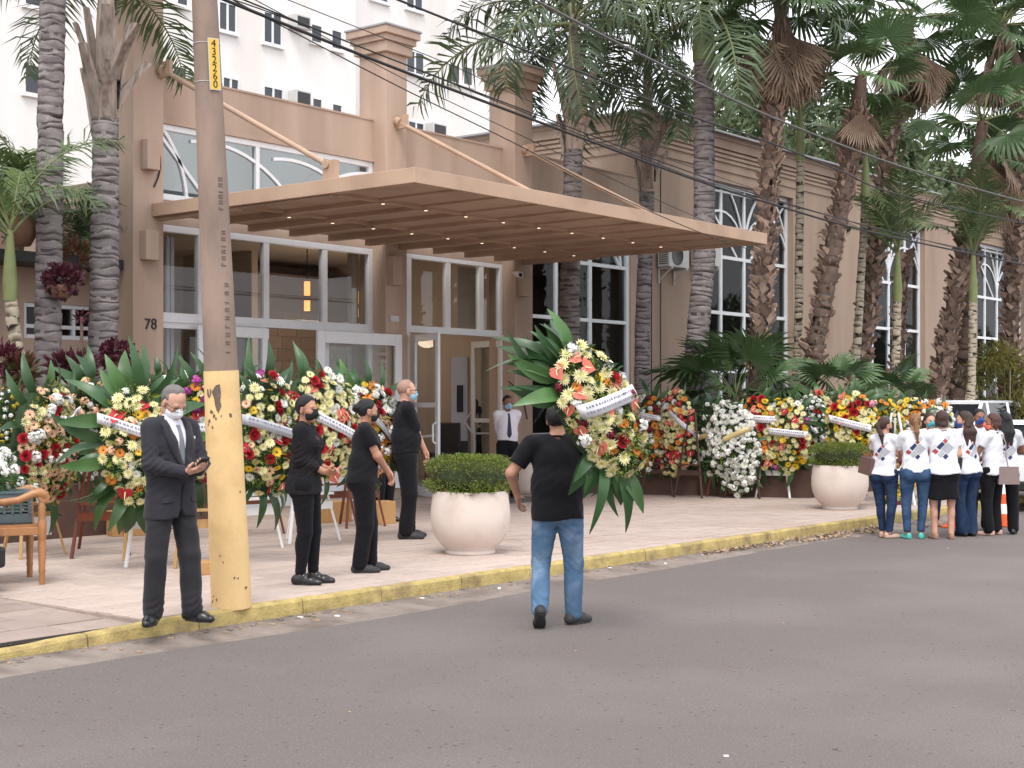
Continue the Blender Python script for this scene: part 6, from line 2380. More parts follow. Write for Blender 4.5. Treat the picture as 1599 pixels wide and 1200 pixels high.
def fl_gerbera(m, eye='fl_dark_eye', seed=0):
    g = np.random.default_rng(seed)
    mb = MB()
    for n, r0, L, el in ((16, 0.15, 0.86, 0.10), (14, 0.15, 0.62, 0.22)):
        for k in range(n):
            a = 2 * PI * (k + g.uniform(-.15, .15)) / n
            o = Vector((math.cos(a) * math.cos(el), math.sin(el), math.sin(a) * math.cos(el)))
            petal(mb, (r0 * math.cos(a), 0.08 + el * .3, r0 * math.sin(a)), o, (0, 1, 0), L, 0.30, 0, 0.1)
    dome(mb, 0.24, 0.12, 0.12)
    return mb.mesh('gerbera', [m, eye])


def fl_rose(m, seed=0):
    g = np.random.default_rng(seed)
    mb = MB()
    for n, r, h, tilt in ((6, 0.80, 0.45, 0.5), (5, 0.58, 0.68, 0.25), (4, 0.36, 0.80, 0.08), (3, 0.18, 0.84, 0.0)):
        ph = g.uniform(0, 6)
        for k in range(n):
            V = []
            for i, f in enumerate((0.0, 0.6, 1.0)):
                for j in (-1, 0, 1):
                    a = ph + 2 * PI * k / n + j * 0.62 * 2 * PI / n
                    rr = r * (0.45 + 0.55 * f) + tilt * f * f * 0.35 + (0.04 if j else 0)
                    V.append((rr * math.cos(a), h * f - (0.10 * f if j else 0), rr * math.sin(a)))
            mb.add(V, [(0, 3, 4, 1), (1, 4, 5, 2), (3, 6, 7, 4), (4, 7, 8, 5)], 0, True)
    return mb.mesh('rose', [m])


def fl_anthurium(m, seed=0):
    mb = MB()
    n = 18
    V = [(0, 0.12, 0.0)]
    for k in range(n):
        t = 2 * PI * k / n
        x = 16 * math.sin(t) ** 3 / 17
        z = (13 * math.cos(t) - 5 * math.cos(2 * t) - 2 * math.cos(3 * t) - math.cos(4 * t)) / 15
        V.append((x * 0.95, 0.12 + 0.18 * (x * x) + 0.08 * z * z, z * 1.05))
    mb.add(V, [(0, 1 + k, 1 + (k + 1) % n) for k in range(n)], 0, True)
    mb.tube([(0, 0.13, 0.25), (0, 0.40, -0.05), (0, 0.62, -0.45)], [0.075, 0.07, 0.035], 6, 1)
    return mb.mesh('anthurium', [m, 'spadix'])


def fl_pom(m, seed=0):
    g = np.random.default_rng(seed)
    mb = MB()
    for k in range(42):
        u = g.normal(0, 1, 3)
        u[1] = abs(u[1])
        u /= np.linalg.norm(u)
        o = Vector(u)
        s = o.orthogonal().normalized()
        s.rotate(Matrix.Rotation(g.uniform(0, 6.28), 3, o))
        c = o * g.uniform(0.55, 0.95)
        t = o.cross(s)
        w_ = 0.26
        mb.add([c - s * w_ - t * w_ * .7, c + s * w_ - t * w_ * .7, c + s * w_ * .8 + t * w_ + o * .1, c - s * w_ * .8 + t * w_ + o * .1], [(0, 1, 2, 3)], 0)
    return mb.mesh('carnation', [m])


def fl_lily(m, seed=0):
    mb = MB()
    for k in range(6):
        a = 2 * PI * k / 6 + (k % 2) * 0.1
        o = Vector((math.cos(a) * .9, 0.42, math.sin(a) * .9)).normalized()
        petal(mb, (0.08 * math.cos(a), 0.0, 0.08 * math.sin(a)), o, Vector((-math.cos(a) * .4, .9, -math.sin(a) * .4)), 1.15, 0.46, 0, -0.15)
    for k in range(5):
        a = 2 * PI * k / 5
        mb.tube([(0, 0.1, 0), (0.22 * math.cos(a), 0.62, 0.22 * math.sin(a))], 0.03, 4, 1)
    return mb.mesh('lily', [m, 'fl_dark_eye'])


def fl_sprig(m, seed=0, name='goldenrod'):
    g = np.random.default_rng(seed)
    mb = MB()
    for k in range(44):
        c = Vector((g.normal(0, .42), abs(g.normal(.4, .25)), g.normal(0, .42)))
        o = Vector(g.normal(0, 1, 3)).normalized()
        s = o.orthogonal().normalized()
        t = o.cross(s)
        w_ = g.uniform(.07, .13)
        mb.add([c - s * w_, c - t * w_, c + s * w_, c + t * w_], [(0, 1, 2, 3)], 0)
    return mb.mesh(name, [m])


FLK = {}


def flower(kind, col):
    key = (kind, col)
    if key not in FLK:
        fn = dict(chrysanthemum=fl_chrys, gerbera=fl_gerbera, rose=fl_rose, anthurium=fl_anthurium, carnation=fl_pom, lily=fl_lily, goldenrod=fl_sprig)[kind]
        FLK[key] = [fn(col, seed=s) for s in ((0, 1) if kind != 'anthurium' else (0,))]
    return FLK[key]


def strap_leaf(L=1.0, W=0.2, bend=0.35, m='leaf_dark', fold=0.25):
    """lanceolate leaf along +Z, face towards +Y, tip bending back"""
    mb = MB()
    n = 7
    V, F = [], []
    for i in range(n + 1):
        t = i / n
        w_ = W * 0.5 * (math.sin(PI * min(1, t ** 0.75 * 0.97 + 0.03)) ** 0.85) + 0.004
        y = -bend * t * t * 0.6 + 0.06 * math.sin(t * 3)
        z = L * t * (1 - 0.12 * bend * t)
        V += [(-w_, y + w_ * fold, z), (0, y, z), (w_, y + w_ * fold, z)]
    for i in range(n):
        for k in range(2):
            F.append((i * 3 + k, i * 3 + 3 + k, i * 3 + 4 + k, i * 3 + 1 + k))
    mb.add(V, F, 0, True)
    return mb.mesh('leaf', [m])


LEAF = [strap_leaf(0.50, 0.105, 0.30, 'leaf_dark'), strap_leaf(0.44, 0.12, 0.15, 'leaf_mid'), strap_leaf(0.55, 0.085, 0.45, 'leaf_dark'), strap_leaf(0.40, 0.13, 0.25, 'leaf_dark')]


def wreath(label, cx, cy, depth, wpx, hpx, theta, pal, roll=0.0, nleaf=30, lscale=1.0, ribbon=None, flower_r=0.062, seed=0, stuff=False, lim=78, shape=1.0, group='funeral wreaths on easels', leaf_arc=None, droop=6):
    g = np.random.default_rng(200 + seed)
    if depth < 18:
        flower_r *= 0.88
        lim = int(lim * 1.22)
    c = AT(cx, cy, depth)
    off = abs(abs(theta) - 180)
    a = wpx / 2 * depth / FPX / max(0.5, math.cos(R(off)))
    b = hpx / 2 * depth / FPX
    t = thing('flower_wreath', label, 'wreath', c, 0, group)
    t.rotation_euler = (Matrix.Rotation(heading(theta), 4, 'Z') @ Matrix.Rotation(R(roll), 4, 'Y')).to_euler()
    mb = MB()                                     # padded green back
    n = 20
    for r_, y in ((1.0, -0.10), (0.99, -0.04), (0.9, 0.035), (0.6, 0.07)):
        mb.v += [(a * r_ * math.cos(2 * PI * k / n), y, b * r_ * math.sin(2 * PI * k / n)) for k in range(n)]
    for i in range(3):
        for k in range(n):
            mb.f.append([i * n + k, i * n + n + k, i * n + n + (k + 1) % n, i * n + (k + 1) % n])
    mb.f += [list(range(3 * n, 4 * n))[::-1], list(range(n))]
    mb.m, mb.sm = [0] * len(mb.f), [True] * len(mb.f)
    put('moss_pad', mb, 'moss', t)
    # filler greenery
    m_ = 260
    ang, rr = g.uniform(0, 2 * PI, m_), np.sqrt(g.uniform(0, 1, m_)) * 1.02
    P = np.stack([a * rr * np.cos(ang), 0.05 + 0.09 * (1 - rr ** 2), b * rr * np.sin(ang)], 1)
    N = np.stack([np.cos(ang) * 0.5, np.full(m_, 1.0), np.sin(ang) * 0.5], 1)
    o = link('greenery', leaf_cloud('greenery', P, N, 0.085, ['leaf_mid', 'lime_leaf', 'leaf_dark'], 0.35, 0.7, seed), t)
    o['kind'] = 'stuff'
    # leaves all round the back
    nleaf = max(8, int(nleaf * 0.7))
    lscale *= 0.88
    for k in range(nleaf):
        th = 2 * PI * (k + g.uniform(-.4, .4)) / nleaf
        if leaf_arc and not any(l0 <= math.degrees(th) % 360 <= l1 for l0, l1 in leaf_arc):
            continue
        x, z = a * 0.86 * math.cos(th), b * 0.88 * math.sin(th)
        d = math.atan2(math.cos(th), math.sin(th))     # angle from +Z towards +X
        o = link('leaf', LEAF[int(g.integers(0, 4))], t)
        s = lscale * g.uniform(0.75, 1.2)
        o.matrix_local = Matrix.Translation((x, -0.05 + g.uniform(-.06, .04), z)) @ Matrix.Rotation(d + g.normal(0, 0.16), 4, 'Y') @ Matrix.Rotation(g.normal(-0.12, 0.2), 4, 'X') @ Matrix.Rotation(g.normal(0, 0.5), 4, 'Z') @ Matrix.Diagonal((s, s, s, 1))
    # flowers
    kinds = [p[:2] for p in pal]
    wts = np.array([p[2] for p in pal], float)
    wts /= wts.sum()
    szs = [p[3] if len(p) > 3 else 1.0 for p in pal]
    pts = []
    tries = 0
    md = flower_r * 1.22
    flower_r = flower_r * 1.04
    while len(pts) < (int(lim * 1.35) if not stuff else 330) and tries < 6000:
        tries += 1
        an, r_ = g.uniform(0, 2 * PI), math.sqrt(g.uniform(0, 1))
        x, z = a * r_ * math.cos(an), b * r_ * math.sin(an)
        if shape != 1.0:
            x *= 1 - (1 - shape) * max(0, -z / b)
        if all((x - q[0]) ** 2 + (z - q[1]) ** 2 > md * md * (0.8 + 0.4 * g.uniform()) for q in pts):
            pts.append((x, z, r_))
    ribz = None
    big = MB()
    for (x, z, r_) in pts:
        k = int(g.choice(len(kinds), p=wts))
        me = flower(*kinds[k])
        me = me[int(g.integers(0, len(me)))]
        s = flower_r * szs[k] * g.uniform(0.75, 1.22)
        nx, nz = x / a * 0.75, z / b * 0.75
        mx = Matrix.Translation((x, 0.065 + 0.085 * (1 - r_ * r_) + g.uniform(-.012, .02), z)) @ Matrix.Rotation(-nx + g.normal(0, .28), 4, 'Z') @ Matrix.Rotation(nz + g.normal(0, .28), 4, 'X')
        if kinds[k][0] != 'anthurium':
            mx = mx @ Matrix.Rotation(g.uniform(0, 6.28), 4, 'Y')
        else:
            mx = mx @ Matrix.Rotation(g.normal(0, .5), 4, 'Y')
        mx = mx @ Matrix.Scale(s, 4)
        if stuff:
            base = len(big.v)
            big.v += [tuple(mx @ v.co) for v in me.vertices]
            names = big.__dict__.setdefault('names', [])
            for p_ in me.polygons:
                mn = me.materials[p_.material_index].name
                if mn not in names:
                    names.append(mn)
                big.f.append([base + i for i in p_.vertices])
                big.m.append(names.index(mn))
                big.sm.append(False)
        else:
            link(kinds[k][0], me, t).matrix_local = mx
    if stuff:
        put('flowers', big, big.names, t, kind='stuff')
    if ribbon:
        for (mname, z0, slope, w_, x0, x1) in ribbon:
            mb = MB()
            V, F = [], []
            n = 14
            off_ = 0.17
            for i in range(n + 1):
                f = i / n
                x = a * (x0 + (x1 - x0) * f)
                z = b * z0 + slope * x
                r2 = min(1.2, (x / a) ** 2 + (z / b) ** 2)
                y = off_ + 0.05 - 0.12 * r2 + 0.012 * math.sin(f * 9 + seed)
                tw = 0.06 * math.sin(f * 5 + seed)
                V += [(x, y - tw * w_ * .4, z - w_ / 2), (x, y + 0.006, z), (x, y + tw * w_ * .4, z + w_ / 2)]
            for i in range(n):
                for k in range(2):
                    F.append((i * 3 + k, i * 3 + k + 1, i * 3 + 4 + k, i * 3 + 3 + k))
            mb.add(V, F, 0, True)
            ro = put('ribbon', mb, mname, t)
            so = ro.modifiers.new('cloth', 'SOLIDIFY')
            so.thickness = 0.003
            if b > 0.40 and mname != 'ribbon_gold':
                tb = MB()                       # print too small to read: two lines of strokes
                for ln in (0.22, -0.18):
                    i = 1.2
                    while i < n - 1.2:
                        w1 = g.uniform(0.18, 0.55)
                        q = []
                        for ii in (i, min(i + w1, n - 1)):
                            k0 = int(ii)
                            f0 = ii - k0
                            c0, c1 = Vector(V[k0 * 3 + 1]), Vector(V[(k0 + 1) * 3 + 1])
                            cc_ = c0.lerp(c1, f0)
                            for dz in (ln * w_ - 0.010, ln * w_ + 0.010):
                                q.append(cc_ + Vector((0, 0.0045, dz)))
                        tb.add([q[0], q[2], q[3], q[1]], [(0, 1, 2, 3)], 0)
                        i += w1 + g.uniform(0.12, 0.3)
                put('printed_text', tb, 'ribbon_ink', ro, kind='stuff')
    return t


def easel(label, px, py, theta, m, hgt=1.45, spread=0.30, board=0.42, back=0.55, z=0.15, note=False):
    p = G(px, py, z)
    hh_ = heading(theta) + PI / 2
    p = p - Vector((math.cos(hh_), math.sin(hh_), 0)) * (0.32 if px < 950 else 0.45)
    t = thing('easel', label, 'easel', p, heading(theta), 'easels holding the wreaths')
    for s in (-1, 1):
        mb = MB()
        mb.bar((s * spread, 0.06, 0), (s * 0.05, -0.16, hgt), 0.034, 0.024)
        put('leg', mb, m, t, bevel=0.003)
    mb = MB()
    mb.bar((0, -back, 0), (0, -0.19, hgt * 0.94), 0.032, 0.024)
    put('back_leg', mb, m, t, bevel=0.003)
    mb = MB()
    f = board / hgt
    xs_ = spread * (1 - f) + 0.05 * f
    yy = 0.06 - 0.22 * f
    mb.box(-xs_ - 0.015, yy + 0.012, board - 0.045, xs_ + 0.015, yy + 0.028, board + 0.045)
    put('cross_board', mb, m, t, bevel=0.003)
    mb = MB()
    f = 0.9 * 0.62 / hgt
    xs_ = spread * (1 - f) + 0.05 * f
    yy = 0.06 - 0.22 * f
    mb.box(-xs_ - 0.03, yy + 0.012, 0.56 - 0.016, xs_ + 0.03, yy + 0.10, 0.56 + 0.010)
    put('ledge', mb, m, t)
    if note:
        mb = MB()
        f = 0.33 / hgt
        mb.box(-0.13, 0.06 - 0.22 * f + 0.03, 0.22, 0.13, 0.06 - 0.22 * f + 0.034, 0.42)
        put('card', mb, 'ribbon_white', t)
    return t


Ch, Ge, Ro, An, Ca, Li, Go = 'chrysanthemum', 'gerbera', 'rose', 'anthurium', 'carnation', 'lily', 'goldenrod'
MIXR = [(Ch, 'fl_cream', 7), (Ch, 'fl_white', 1.8), (Ro, 'fl_red', 1.2), (An, 'fl_red', 0.9, 1.15), (An, 'fl_coral', 0.7, 1.15), (Ge, 'fl_yellow', 0.8), (Go, 'lime_leaf', 1.5)]
MIXO = [(Ch, 'fl_cream', 6), (Ge, 'fl_orange', 1.8), (Ca, 'fl_peach', 1.2), (Ch, 'fl_white', 1), (An, 'fl_red', 0.8, 1.3), (Ge, 'fl_yellow', 0.8), (Go, 'lime_leaf', 1.5), (Ca, 'fl_pink', 0.3)]
WHITE = [(Ch, 'fl_white', 5, 1.05), (Ca, 'fl_white', 3, 1.0), (Go, 'lime_leaf', 0.4)]
A_ = 140            # facing of the left hand row
B_ = -153           # facing of the right hand row
# --- left hand row, from the left edge to the door
wreath('wreath of small white and mustard flowers at the left edge', 18, 700, 15.2, 80, 190, 165, [(Ca, 'fl_white', 2, 0.6), (Ca, 'fl_mustard', 2.2, 0.6), (Ch, 'fl_yellow', 0.6, 0.6)], flower_r=0.05, seed=1, stuff=True, nleaf=14)
wreath('narrow wreath of peach gerberas, white carnations and red roses turned sideways', 73, 693, 14.6, 56, 185, 120, [(Ge, 'fl_peach', 4), (Ca, 'fl_white', 1.5, 1.2), (Ro, 'fl_red', 1.3), (Ch, 'fl_cream', 1.2), (Go, 'fl_mustard', 1)],
       flower_r=0.060, seed=2, nleaf=24, lscale=0.95, ribbon=[('ribbon_white', 0.30, -0.55, 0.07, -0.95, -0.15)], roll=-4)
wreath('white and yellow wreath showing between the peach wreath and the large leafy one', 126, 678, 16.0, 60, 150, 150, [(Ca, 'fl_white', 3, 0.7), (Ca, 'fl_mustard', 1, 0.6), (Ro, 'fl_red', 0.3)], flower_r=0.052, seed=3, stuff=True, nleaf=12)
wreath('large leafy wreath of cream and orange flowers behind the man in the suit', 212, 695, 13.7, 96, 178, 160, MIXO, flower_r=0.066, seed=4, nleaf=52, lscale=1.1, ribbon=[('ribbon_white', 0.25, 0.35, 0.10, -1.0, 1.15)])
wreath('wreath of orange and cream flowers with red anthuriums partly behind the pole', 322, 672, 14.2, 92, 165, 150, MIXO + [(Ca, 'fl_magenta', 0.8), (Ca, 'fl_wine', 1)], flower_r=0.062, seed=5, nleaf=38, lscale=0.82, ribbon=[('ribbon_white', 0.0, 0.1, 0.12, -1.0, 1.0)])
wreath('wreath of cream daisies and red anthuriums just right of the pole', 420, 682, 14.3, 86, 186, A_, MIXR + [(Ge, 'fl_peach', 0.6), (Ca, 'fl_magenta', 0.25)], flower_r=0.062, seed=6, nleaf=42, lscale=0.88, ribbon=[('ribbon_silver', 0.12, 0.30, 0.10, -0.95, 1.0)])
wreath('cream wreath with red roses and a printed white ribbon behind the lace blouse', 500, 664, 15.8, 100, 172, A_, [(Ch, 'fl_cream', 6), (Ro, 'fl_red', 1.8, 1.1), (An, 'fl_coral', 0.9, 1.2), (Ch, 'fl_white', 1.5), (Ge, 'fl_yellow', 0.5)], flower_r=0.064, seed=7, lscale=0.8, nleaf=26, ribbon=[('ribbon_white', 0.05, 0.42, 0.11, -1.0, 1.0)])
wreath('wreath of white carnations, peach and orange lilies beside the bald man', 573, 672, 17.0, 84, 148, A_, [(Ca, 'fl_white', 3, 1.1), (Ch, 'fl_white', 1.5), (Li, 'fl_orange', 1.3, 1.25), (Ge, 'fl_peach', 1.8), (Ro, 'fl_red', 0.5), (Ca, 'fl_wine', 0.8, 0.8), (Ch, 'fl_yellow', 1)], flower_r=0.064, seed=8, nleaf=28,
       lscale=1.0, ribbon=[('ribbon_silver', 0.2, 0.9, 0.09, -1.1, 0.2)])
wreath('tall spray of white and magenta flowers with broad leaves above the ribboned wreaths', 408, 612, 16.8, 80, 56, A_, [(Ca, 'fl_white', 3), (Ca, 'fl_magenta', 1.2), (Ca, 'fl_wine', 0.5)], flower_r=0.062, seed=9, nleaf=30, lscale=0.62)
wreath('leafy wreath with a few white blooms in the back row left of the pole', 268, 612, 16.4, 110, 56, A_, [(Ca, 'fl_white', 2), (Ch, 'fl_cream', 1), (Ca, 'fl_peach', 0.5)], flower_r=0.06, seed=10, nleaf=36, lscale=0.62, lim=16)
wreath('leafy wreath with white tips in the back row under the sliding door', 520, 606, 17.6, 70, 40, A_, [(Ca, 'fl_white', 2), (Ro, 'fl_red', 0.5)], flower_r=0.055, seed=11, nleaf=30, lscale=0.75, lim=12)
wreath('leafy wreath with orange blooms in the back row behind the big leaves', 150, 625, 15.9, 70, 66, A_, [(Ca, 'fl_white', 1), (Ca, 'fl_peach', 1)], flower_r=0.06, seed=12, nleaf=34, lscale=0.85, lim=14)
# --- carried
wreath('large wreath of cream and coral flowers carried on the shoulder of the walking man', 934, 641, 10.72, 104, 226, 158, [(Ch, 'fl_cream', 6, 1.2), (An, 'fl_coral', 1.5, 1.4), (Ro, 'fl_red', 1.1, 1.15), (Ge, 'fl_orange', 1.3, 0.85), (Ca, 'fl_wine', 0.4, 0.8), (Ge, 'fl_yellow', 0.6, 0.8), (Go, 'lime_leaf', 1.8, 1.2), (Ca, 'fl_white', 0.8)],
       roll=31, flower_r=0.056, seed=13, nleaf=150, lscale=0.92, leaf_arc=((25, 95), (277, 330)), ribbon=[('ribbon_white', 0.10, 0.22, 0.115, -1.15, 0.75)], lim=70, group='funeral wreaths carried in')
# --- right hand row in front of the garden planter
wreath('wreath of white, purple and orange flowers half hidden by the carried wreath', 1014, 676, 25.0, 50, 119, B_, [(Ca, 'fl_white', 2, .8), (Ca, 'fl_wine', 1.6, .8), (Ge, 'fl_orange', 1.5), (Ge, 'fl_yellow', .8)], flower_r=0.062, seed=14, nleaf=20, lscale=0.8, ribbon=[('ribbon_white', 0.45, 0.2, 0.09, -0.8, 0.8)], lim=60)
wreath('narrow wreath of red anthuriums and cream roses with a long white ribbon', 1056, 677, 24.8, 61, 131, B_, [(Ch, 'fl_cream', 4.5), (Ro, 'fl_cream', 2), (An, 'fl_red', 2, 1.1), (An, 'fl_coral', 1.2, 1.1), (Ge, 'fl_orange', 1), (Ch, 'fl_white', .8)], flower_r=0.062, seed=15, nleaf=16, lscale=0.7, ribbon=[('ribbon_white', 0.42, 0.75, 0.09, -1.2, 0.2)], roll=-3)
wreath('green wreath with a few white lilies and a gold ribbon', 1113, 685, 24.7, 66, 110, B_, [(Ca, 'fl_white', 1.0, .9), (Li, 'fl_white', 1.2), (Ch, 'fl_white', .8), (Go, 'leaf_mid', 4.5, 1.2)], flower_r=0.065, seed=16, nleaf=30, lscale=0.8, ribbon=[('ribbon_gold', 0.1, -0.25, 0.09, -0.8, 0.8)], lim=40)
wreath('tall drop shaped wreath of white flowers among the right hand row', 1147, 700, 24.3, 75, 148, -160, WHITE, flower_r=0.064, seed=17, nleaf=14, lscale=0.6, ribbon=[('ribbon_gold', 0.25, -0.3, 0.09, -0.9, 0.3)], shape=0.65, lim=110, roll=8)
wreath('mixed wreath of orange and coral flowers with a white ribbon at the top', 1184, 678, 24.4, 66, 114, B_, [(Ch, 'fl_cream', 6), (Ge, 'fl_orange', 1.3), (An, 'fl_coral', 1.1, 1.1), (Ro, 'fl_red', 0.9), (Ch, 'fl_yellow', 1.2)], flower_r=0.062, seed=18, nleaf=20, lscale=0.8, ribbon=[('ribbon_white', 0.42, 0.05, 0.12, -0.95, 0.95)], lim=70)
wreath('mixed wreath of yellow, cream and red flowers with a white ribbon across the middle', 1229, 680, 24.2, 66, 119, B_, MIXR + [(Ch, 'fl_yellow', 1.5), (Ca, 'fl_magenta', .4)], flower_r=0.062, seed=19, nleaf=20, lscale=0.8, ribbon=[('ribbon_white', 0.08, 0.1, 0.11, -1.0, 0.95)], lim=70)
wreath('white wreath with red dots and a steep white ribbon near the second bowl', 1266, 668, 24.6, 52, 102, B_, [(Ca, 'fl_white', 4, .8), (Ch, 'fl_white', 2, .8), (Ro, 'fl_red', .9, .8)], flower_r=0.058, seed=20, nleaf=12, lscale=0.6, ribbon=[('ribbon_white', 0.1, 0.9, 0.07, -0.9, 0.7)], lim=70)
wreath('small peach and cream wreath behind the white dotted one', 1277, 645, 25.2, 45, 64, B_, [(Ch, 'fl_cream', 3), (Ge, 'fl_peach', 2), (Ro, 'fl_coral', 1)], flower_r=0.06, seed=21, nleaf=14, lscale=0.7, lim=34)
wreath('big yellow, orange and cream wreath with a white ribbon behind the second bowl', 1332, 668, 23.4, 79, 106, -165, [(Ch, 'fl_cream', 4), (Ge, 'fl_orange', 1.8), (Ge, 'fl_yellow', 2), (Ro, 'fl_red', .9), (An, 'fl_coral', .6, 1.1), (Ca, 'fl_pink', .4)], flower_r=0.064, seed=22, nleaf=18, lscale=0.8, ribbon=[('ribbon_white', 0.10, 0.25, 0.12, -0.7, 0.9)], lim=76)
wreath('yellow green and cream wreath left of the women in white', 1380, 672, 23.6, 61, 95, -170, [(Ch, 'fl_yellow', 3), (Ch, 'fl_cream', 3), (Go, 'fl_mustard', 2.5), (Ge, 'fl_orange', .7), (Ca, 'fl_pink', .4)], flower_r=0.062, seed=23, nleaf=14, lscale=0.7, lim=66)
wreath('orange and white wreath seen between the first two women', 1420, 668, 23.8, 63, 89, -170, [(Ge, 'fl_orange', 2.5), (Ch, 'fl_cream', 2), (Ge, 'fl_yellow', 2), (Ca, 'fl_white', 1)], flower_r=0.062, seed=24, nleaf=12, lscale=0.7, lim=60)
wreath('peach and white wreath behind the short haired woman', 1458, 662, 24.0, 56, 76, -170, [(Ca, 'fl_white', 2), (Ge, 'fl_orange', 1.5), (Ch, 'fl_cream', 2)], flower_r=0.062, seed=25, nleaf=10, lscale=0.6, lim=46)
wreath('low wreath of yellow and wine flowers standing behind the leftmost woman', 1403, 742, 22.8, 50, 89, -170, [(Ch, 'fl_cream', 3), (Ge, 'fl_yellow', 1.5), (Ca, 'fl_wine', 1), (Ge, 'fl_orange', .8)], flower_r=0.062, seed=26, nleaf=14, lscale=0.8, lim=46)
wreath('small bunch of red and yellow flowers low beside the second bowl', 1343, 733, 22.4, 45, 28, -170, [(Ge, 'fl_yellow', 2), (Ro, 'fl_red', 1), (Ca, 'fl_white', 1)], flower_r=0.055, seed=27, nleaf=8, lscale=0.4, lim=24)

# easels under them
for args in (
    ('light wood easel with a white card at the far left', 96, 872, 120, 'wood_light', dict(note=True, hgt=1.25)),
    ('light wood easel behind the large leafy wreath', 150, 838, A_, 'wood_light', {}),
    ('dark red wood easel under the large leafy wreath', 168, 874, 150, 'wood_red', dict(hgt=1.3, back=0.9)),
    ('white easel just left of the man in the suit', 246, 890, 160, 'paint_white', dict(spread=0.27)),
    ('light wood easel close behind the man in the suit', 236, 878, 150, 'wood_light', dict(spread=0.2)),
    ('light wood easel leaning by the foot of the pole', 334, 890, 150, 'wood_light', dict(hgt=1.4)),
    ('white easel between the pole and the woman in lace', 424, 862, A_, 'paint_white', {}),
    ('brown wood easel behind the white one by the pole', 428, 838, A_, 'wood_red', {}),
    ('white easel between the two women in black', 512, 850, A_, 'paint_white', dict(hgt=1.35, spread=0.34)),
    ('dark red wood easel behind the white one between the women', 545, 826, A_, 'wood_red', dict(hgt=1.45)),
    ('brown wood easel beside the bald man', 590, 826, A_, 'wood_red', {}),
    ('dark easel below the purple and white wreath', 1012, 777, B_, 'wood_dark', {}),
    ('black easel below the narrow red wreath', 1062, 780, B_, 'wood_dark', dict(spread=0.25)),
    ('light brown easel below the green and white wreath', 1118, 779, B_, 'wood_red', {}),
    ('dark easel below the tall white wreath', 1152, 781, -160, 'wood_dark', {}),
    ('white easel below the orange and coral wreath', 1196, 780, B_, 'paint_white', {}),
    ('white easel below the yellow, cream and red wreath', 1240, 779, B_, 'paint_white', {}),
    ('dark easel below the white dotted wreath', 1272, 776, B_, 'wood_dark', {}),
    ('white easel behind the leftmost woman in white', 1398, 792, -165, 'paint_white', {}),
):
    easel(*args[:5], **args[5])

# ================================================================ bowls with clipped bushes
for k, (px, py, lab, lab2, bw, bh) in enumerate(((735, 872, 'large white bowl planter before the open door', 'clipped green bush in the white bowl before the door', 0.455, 0.215), (1312, 803, 'white bowl planter beside the women in white shirts', 'clipped bush in the white bowl beside the women', 0.43, 0.19))):
    p = G(px, py - 8)
    t = thing('bowl_planter', lab, 'planter', p, 0, 'white bowl planters')
    mb = MB()
    mb.lathe([(0.0, 0.0), (0.262, 0.0), (0.268, 0.012), (0.262, 0.035), (0.250, 0.045), (0.30, 0.085), (0.365, 0.16), (0.408, 0.26), (0.425, 0.36), (0.424, 0.46), (0.412, 0.57), (0.398, 0.655), (0.390, 0.668), (0.372, 0.668), (0.368, 0.655), (0.385, 0.55), (0.36, 0.5)], 56)
    put('bowl', mb, 'pot_white', t)
    mb = MB()
    mb.lathe([(0.0, 0.60), (0.2, 0.60), (0.374, 0.585)], 28)
    put('soil', mb, 'soil', t)
    g = np.random.default_rng(300 + k)
    s = thing('clipped_bush', lab2, 'bush', (p.x, p.y, p.z + 0.60), 0, 'clipped bushes in the bowls')
    n = 9000
    u = g.normal(0, 1, (n, 3))
    u /= np.linalg.norm(u, axis=1, keepdims=True)
    su = np.sign(u) * np.abs(u) ** np.array([0.80, 0.80, 0.42])
    wob = 1 + 0.05 * np.sin(u[:, :1] * 9 + k) * np.sin(u[:, 1:2] * 8) + 0.05 * np.sin(u[:, 2:3] * 15 + u[:, :1] * 13)
    f = g.uniform(0.80, 1.0, (n, 1)) + (g.uniform(0, 1, (n, 1)) > 0.96) * g.uniform(0, 0.09, (n, 1))
    P = su * np.array([bw, bw, bh]) * f * wob
    P[:, 2] += bh + 0.02
    P[:, 2] = np.maximum(P[:, 2], 0.0)
    link('foliage', leaf_cloud('foliage', P, u + np.array([0, 0, 0.25]), 0.024, 'bush_leaf', 0.6, 0.7, k), s)
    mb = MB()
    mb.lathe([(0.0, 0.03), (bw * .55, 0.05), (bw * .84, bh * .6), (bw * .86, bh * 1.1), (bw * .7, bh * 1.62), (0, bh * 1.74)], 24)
    put('inner_hull', mb, 'bush_inner', s)  # solid dark green hull added inside the leaves to block light
    mb = MB()
    for i in range(7):
        mb.tube([(0.05 * math.cos(i), 0.05 * math.sin(i), -0.02), (0.25 * math.cos(i * 2.1), 0.25 * math.sin(i * 2.1), bh)], [0.014, 0.006], 5)
    put('stem', mb, 'bark_brown', s, kind='stuff')

# ================================================================ utility pole and cables
pb = G(362, 946)
ptop = AT(320, 0, 11.22)
dirp = (ptop - pb).normalized()
pole = thing('utility_pole', 'leaning concrete utility pole with a yellow painted base and number plate', 'utility pole', pb)


def pp(z):
    return (dirp * ((z - pb.z) / dirp.z))


def pr(z):
    return 0.154 - 0.0118 * (z - 0.15)


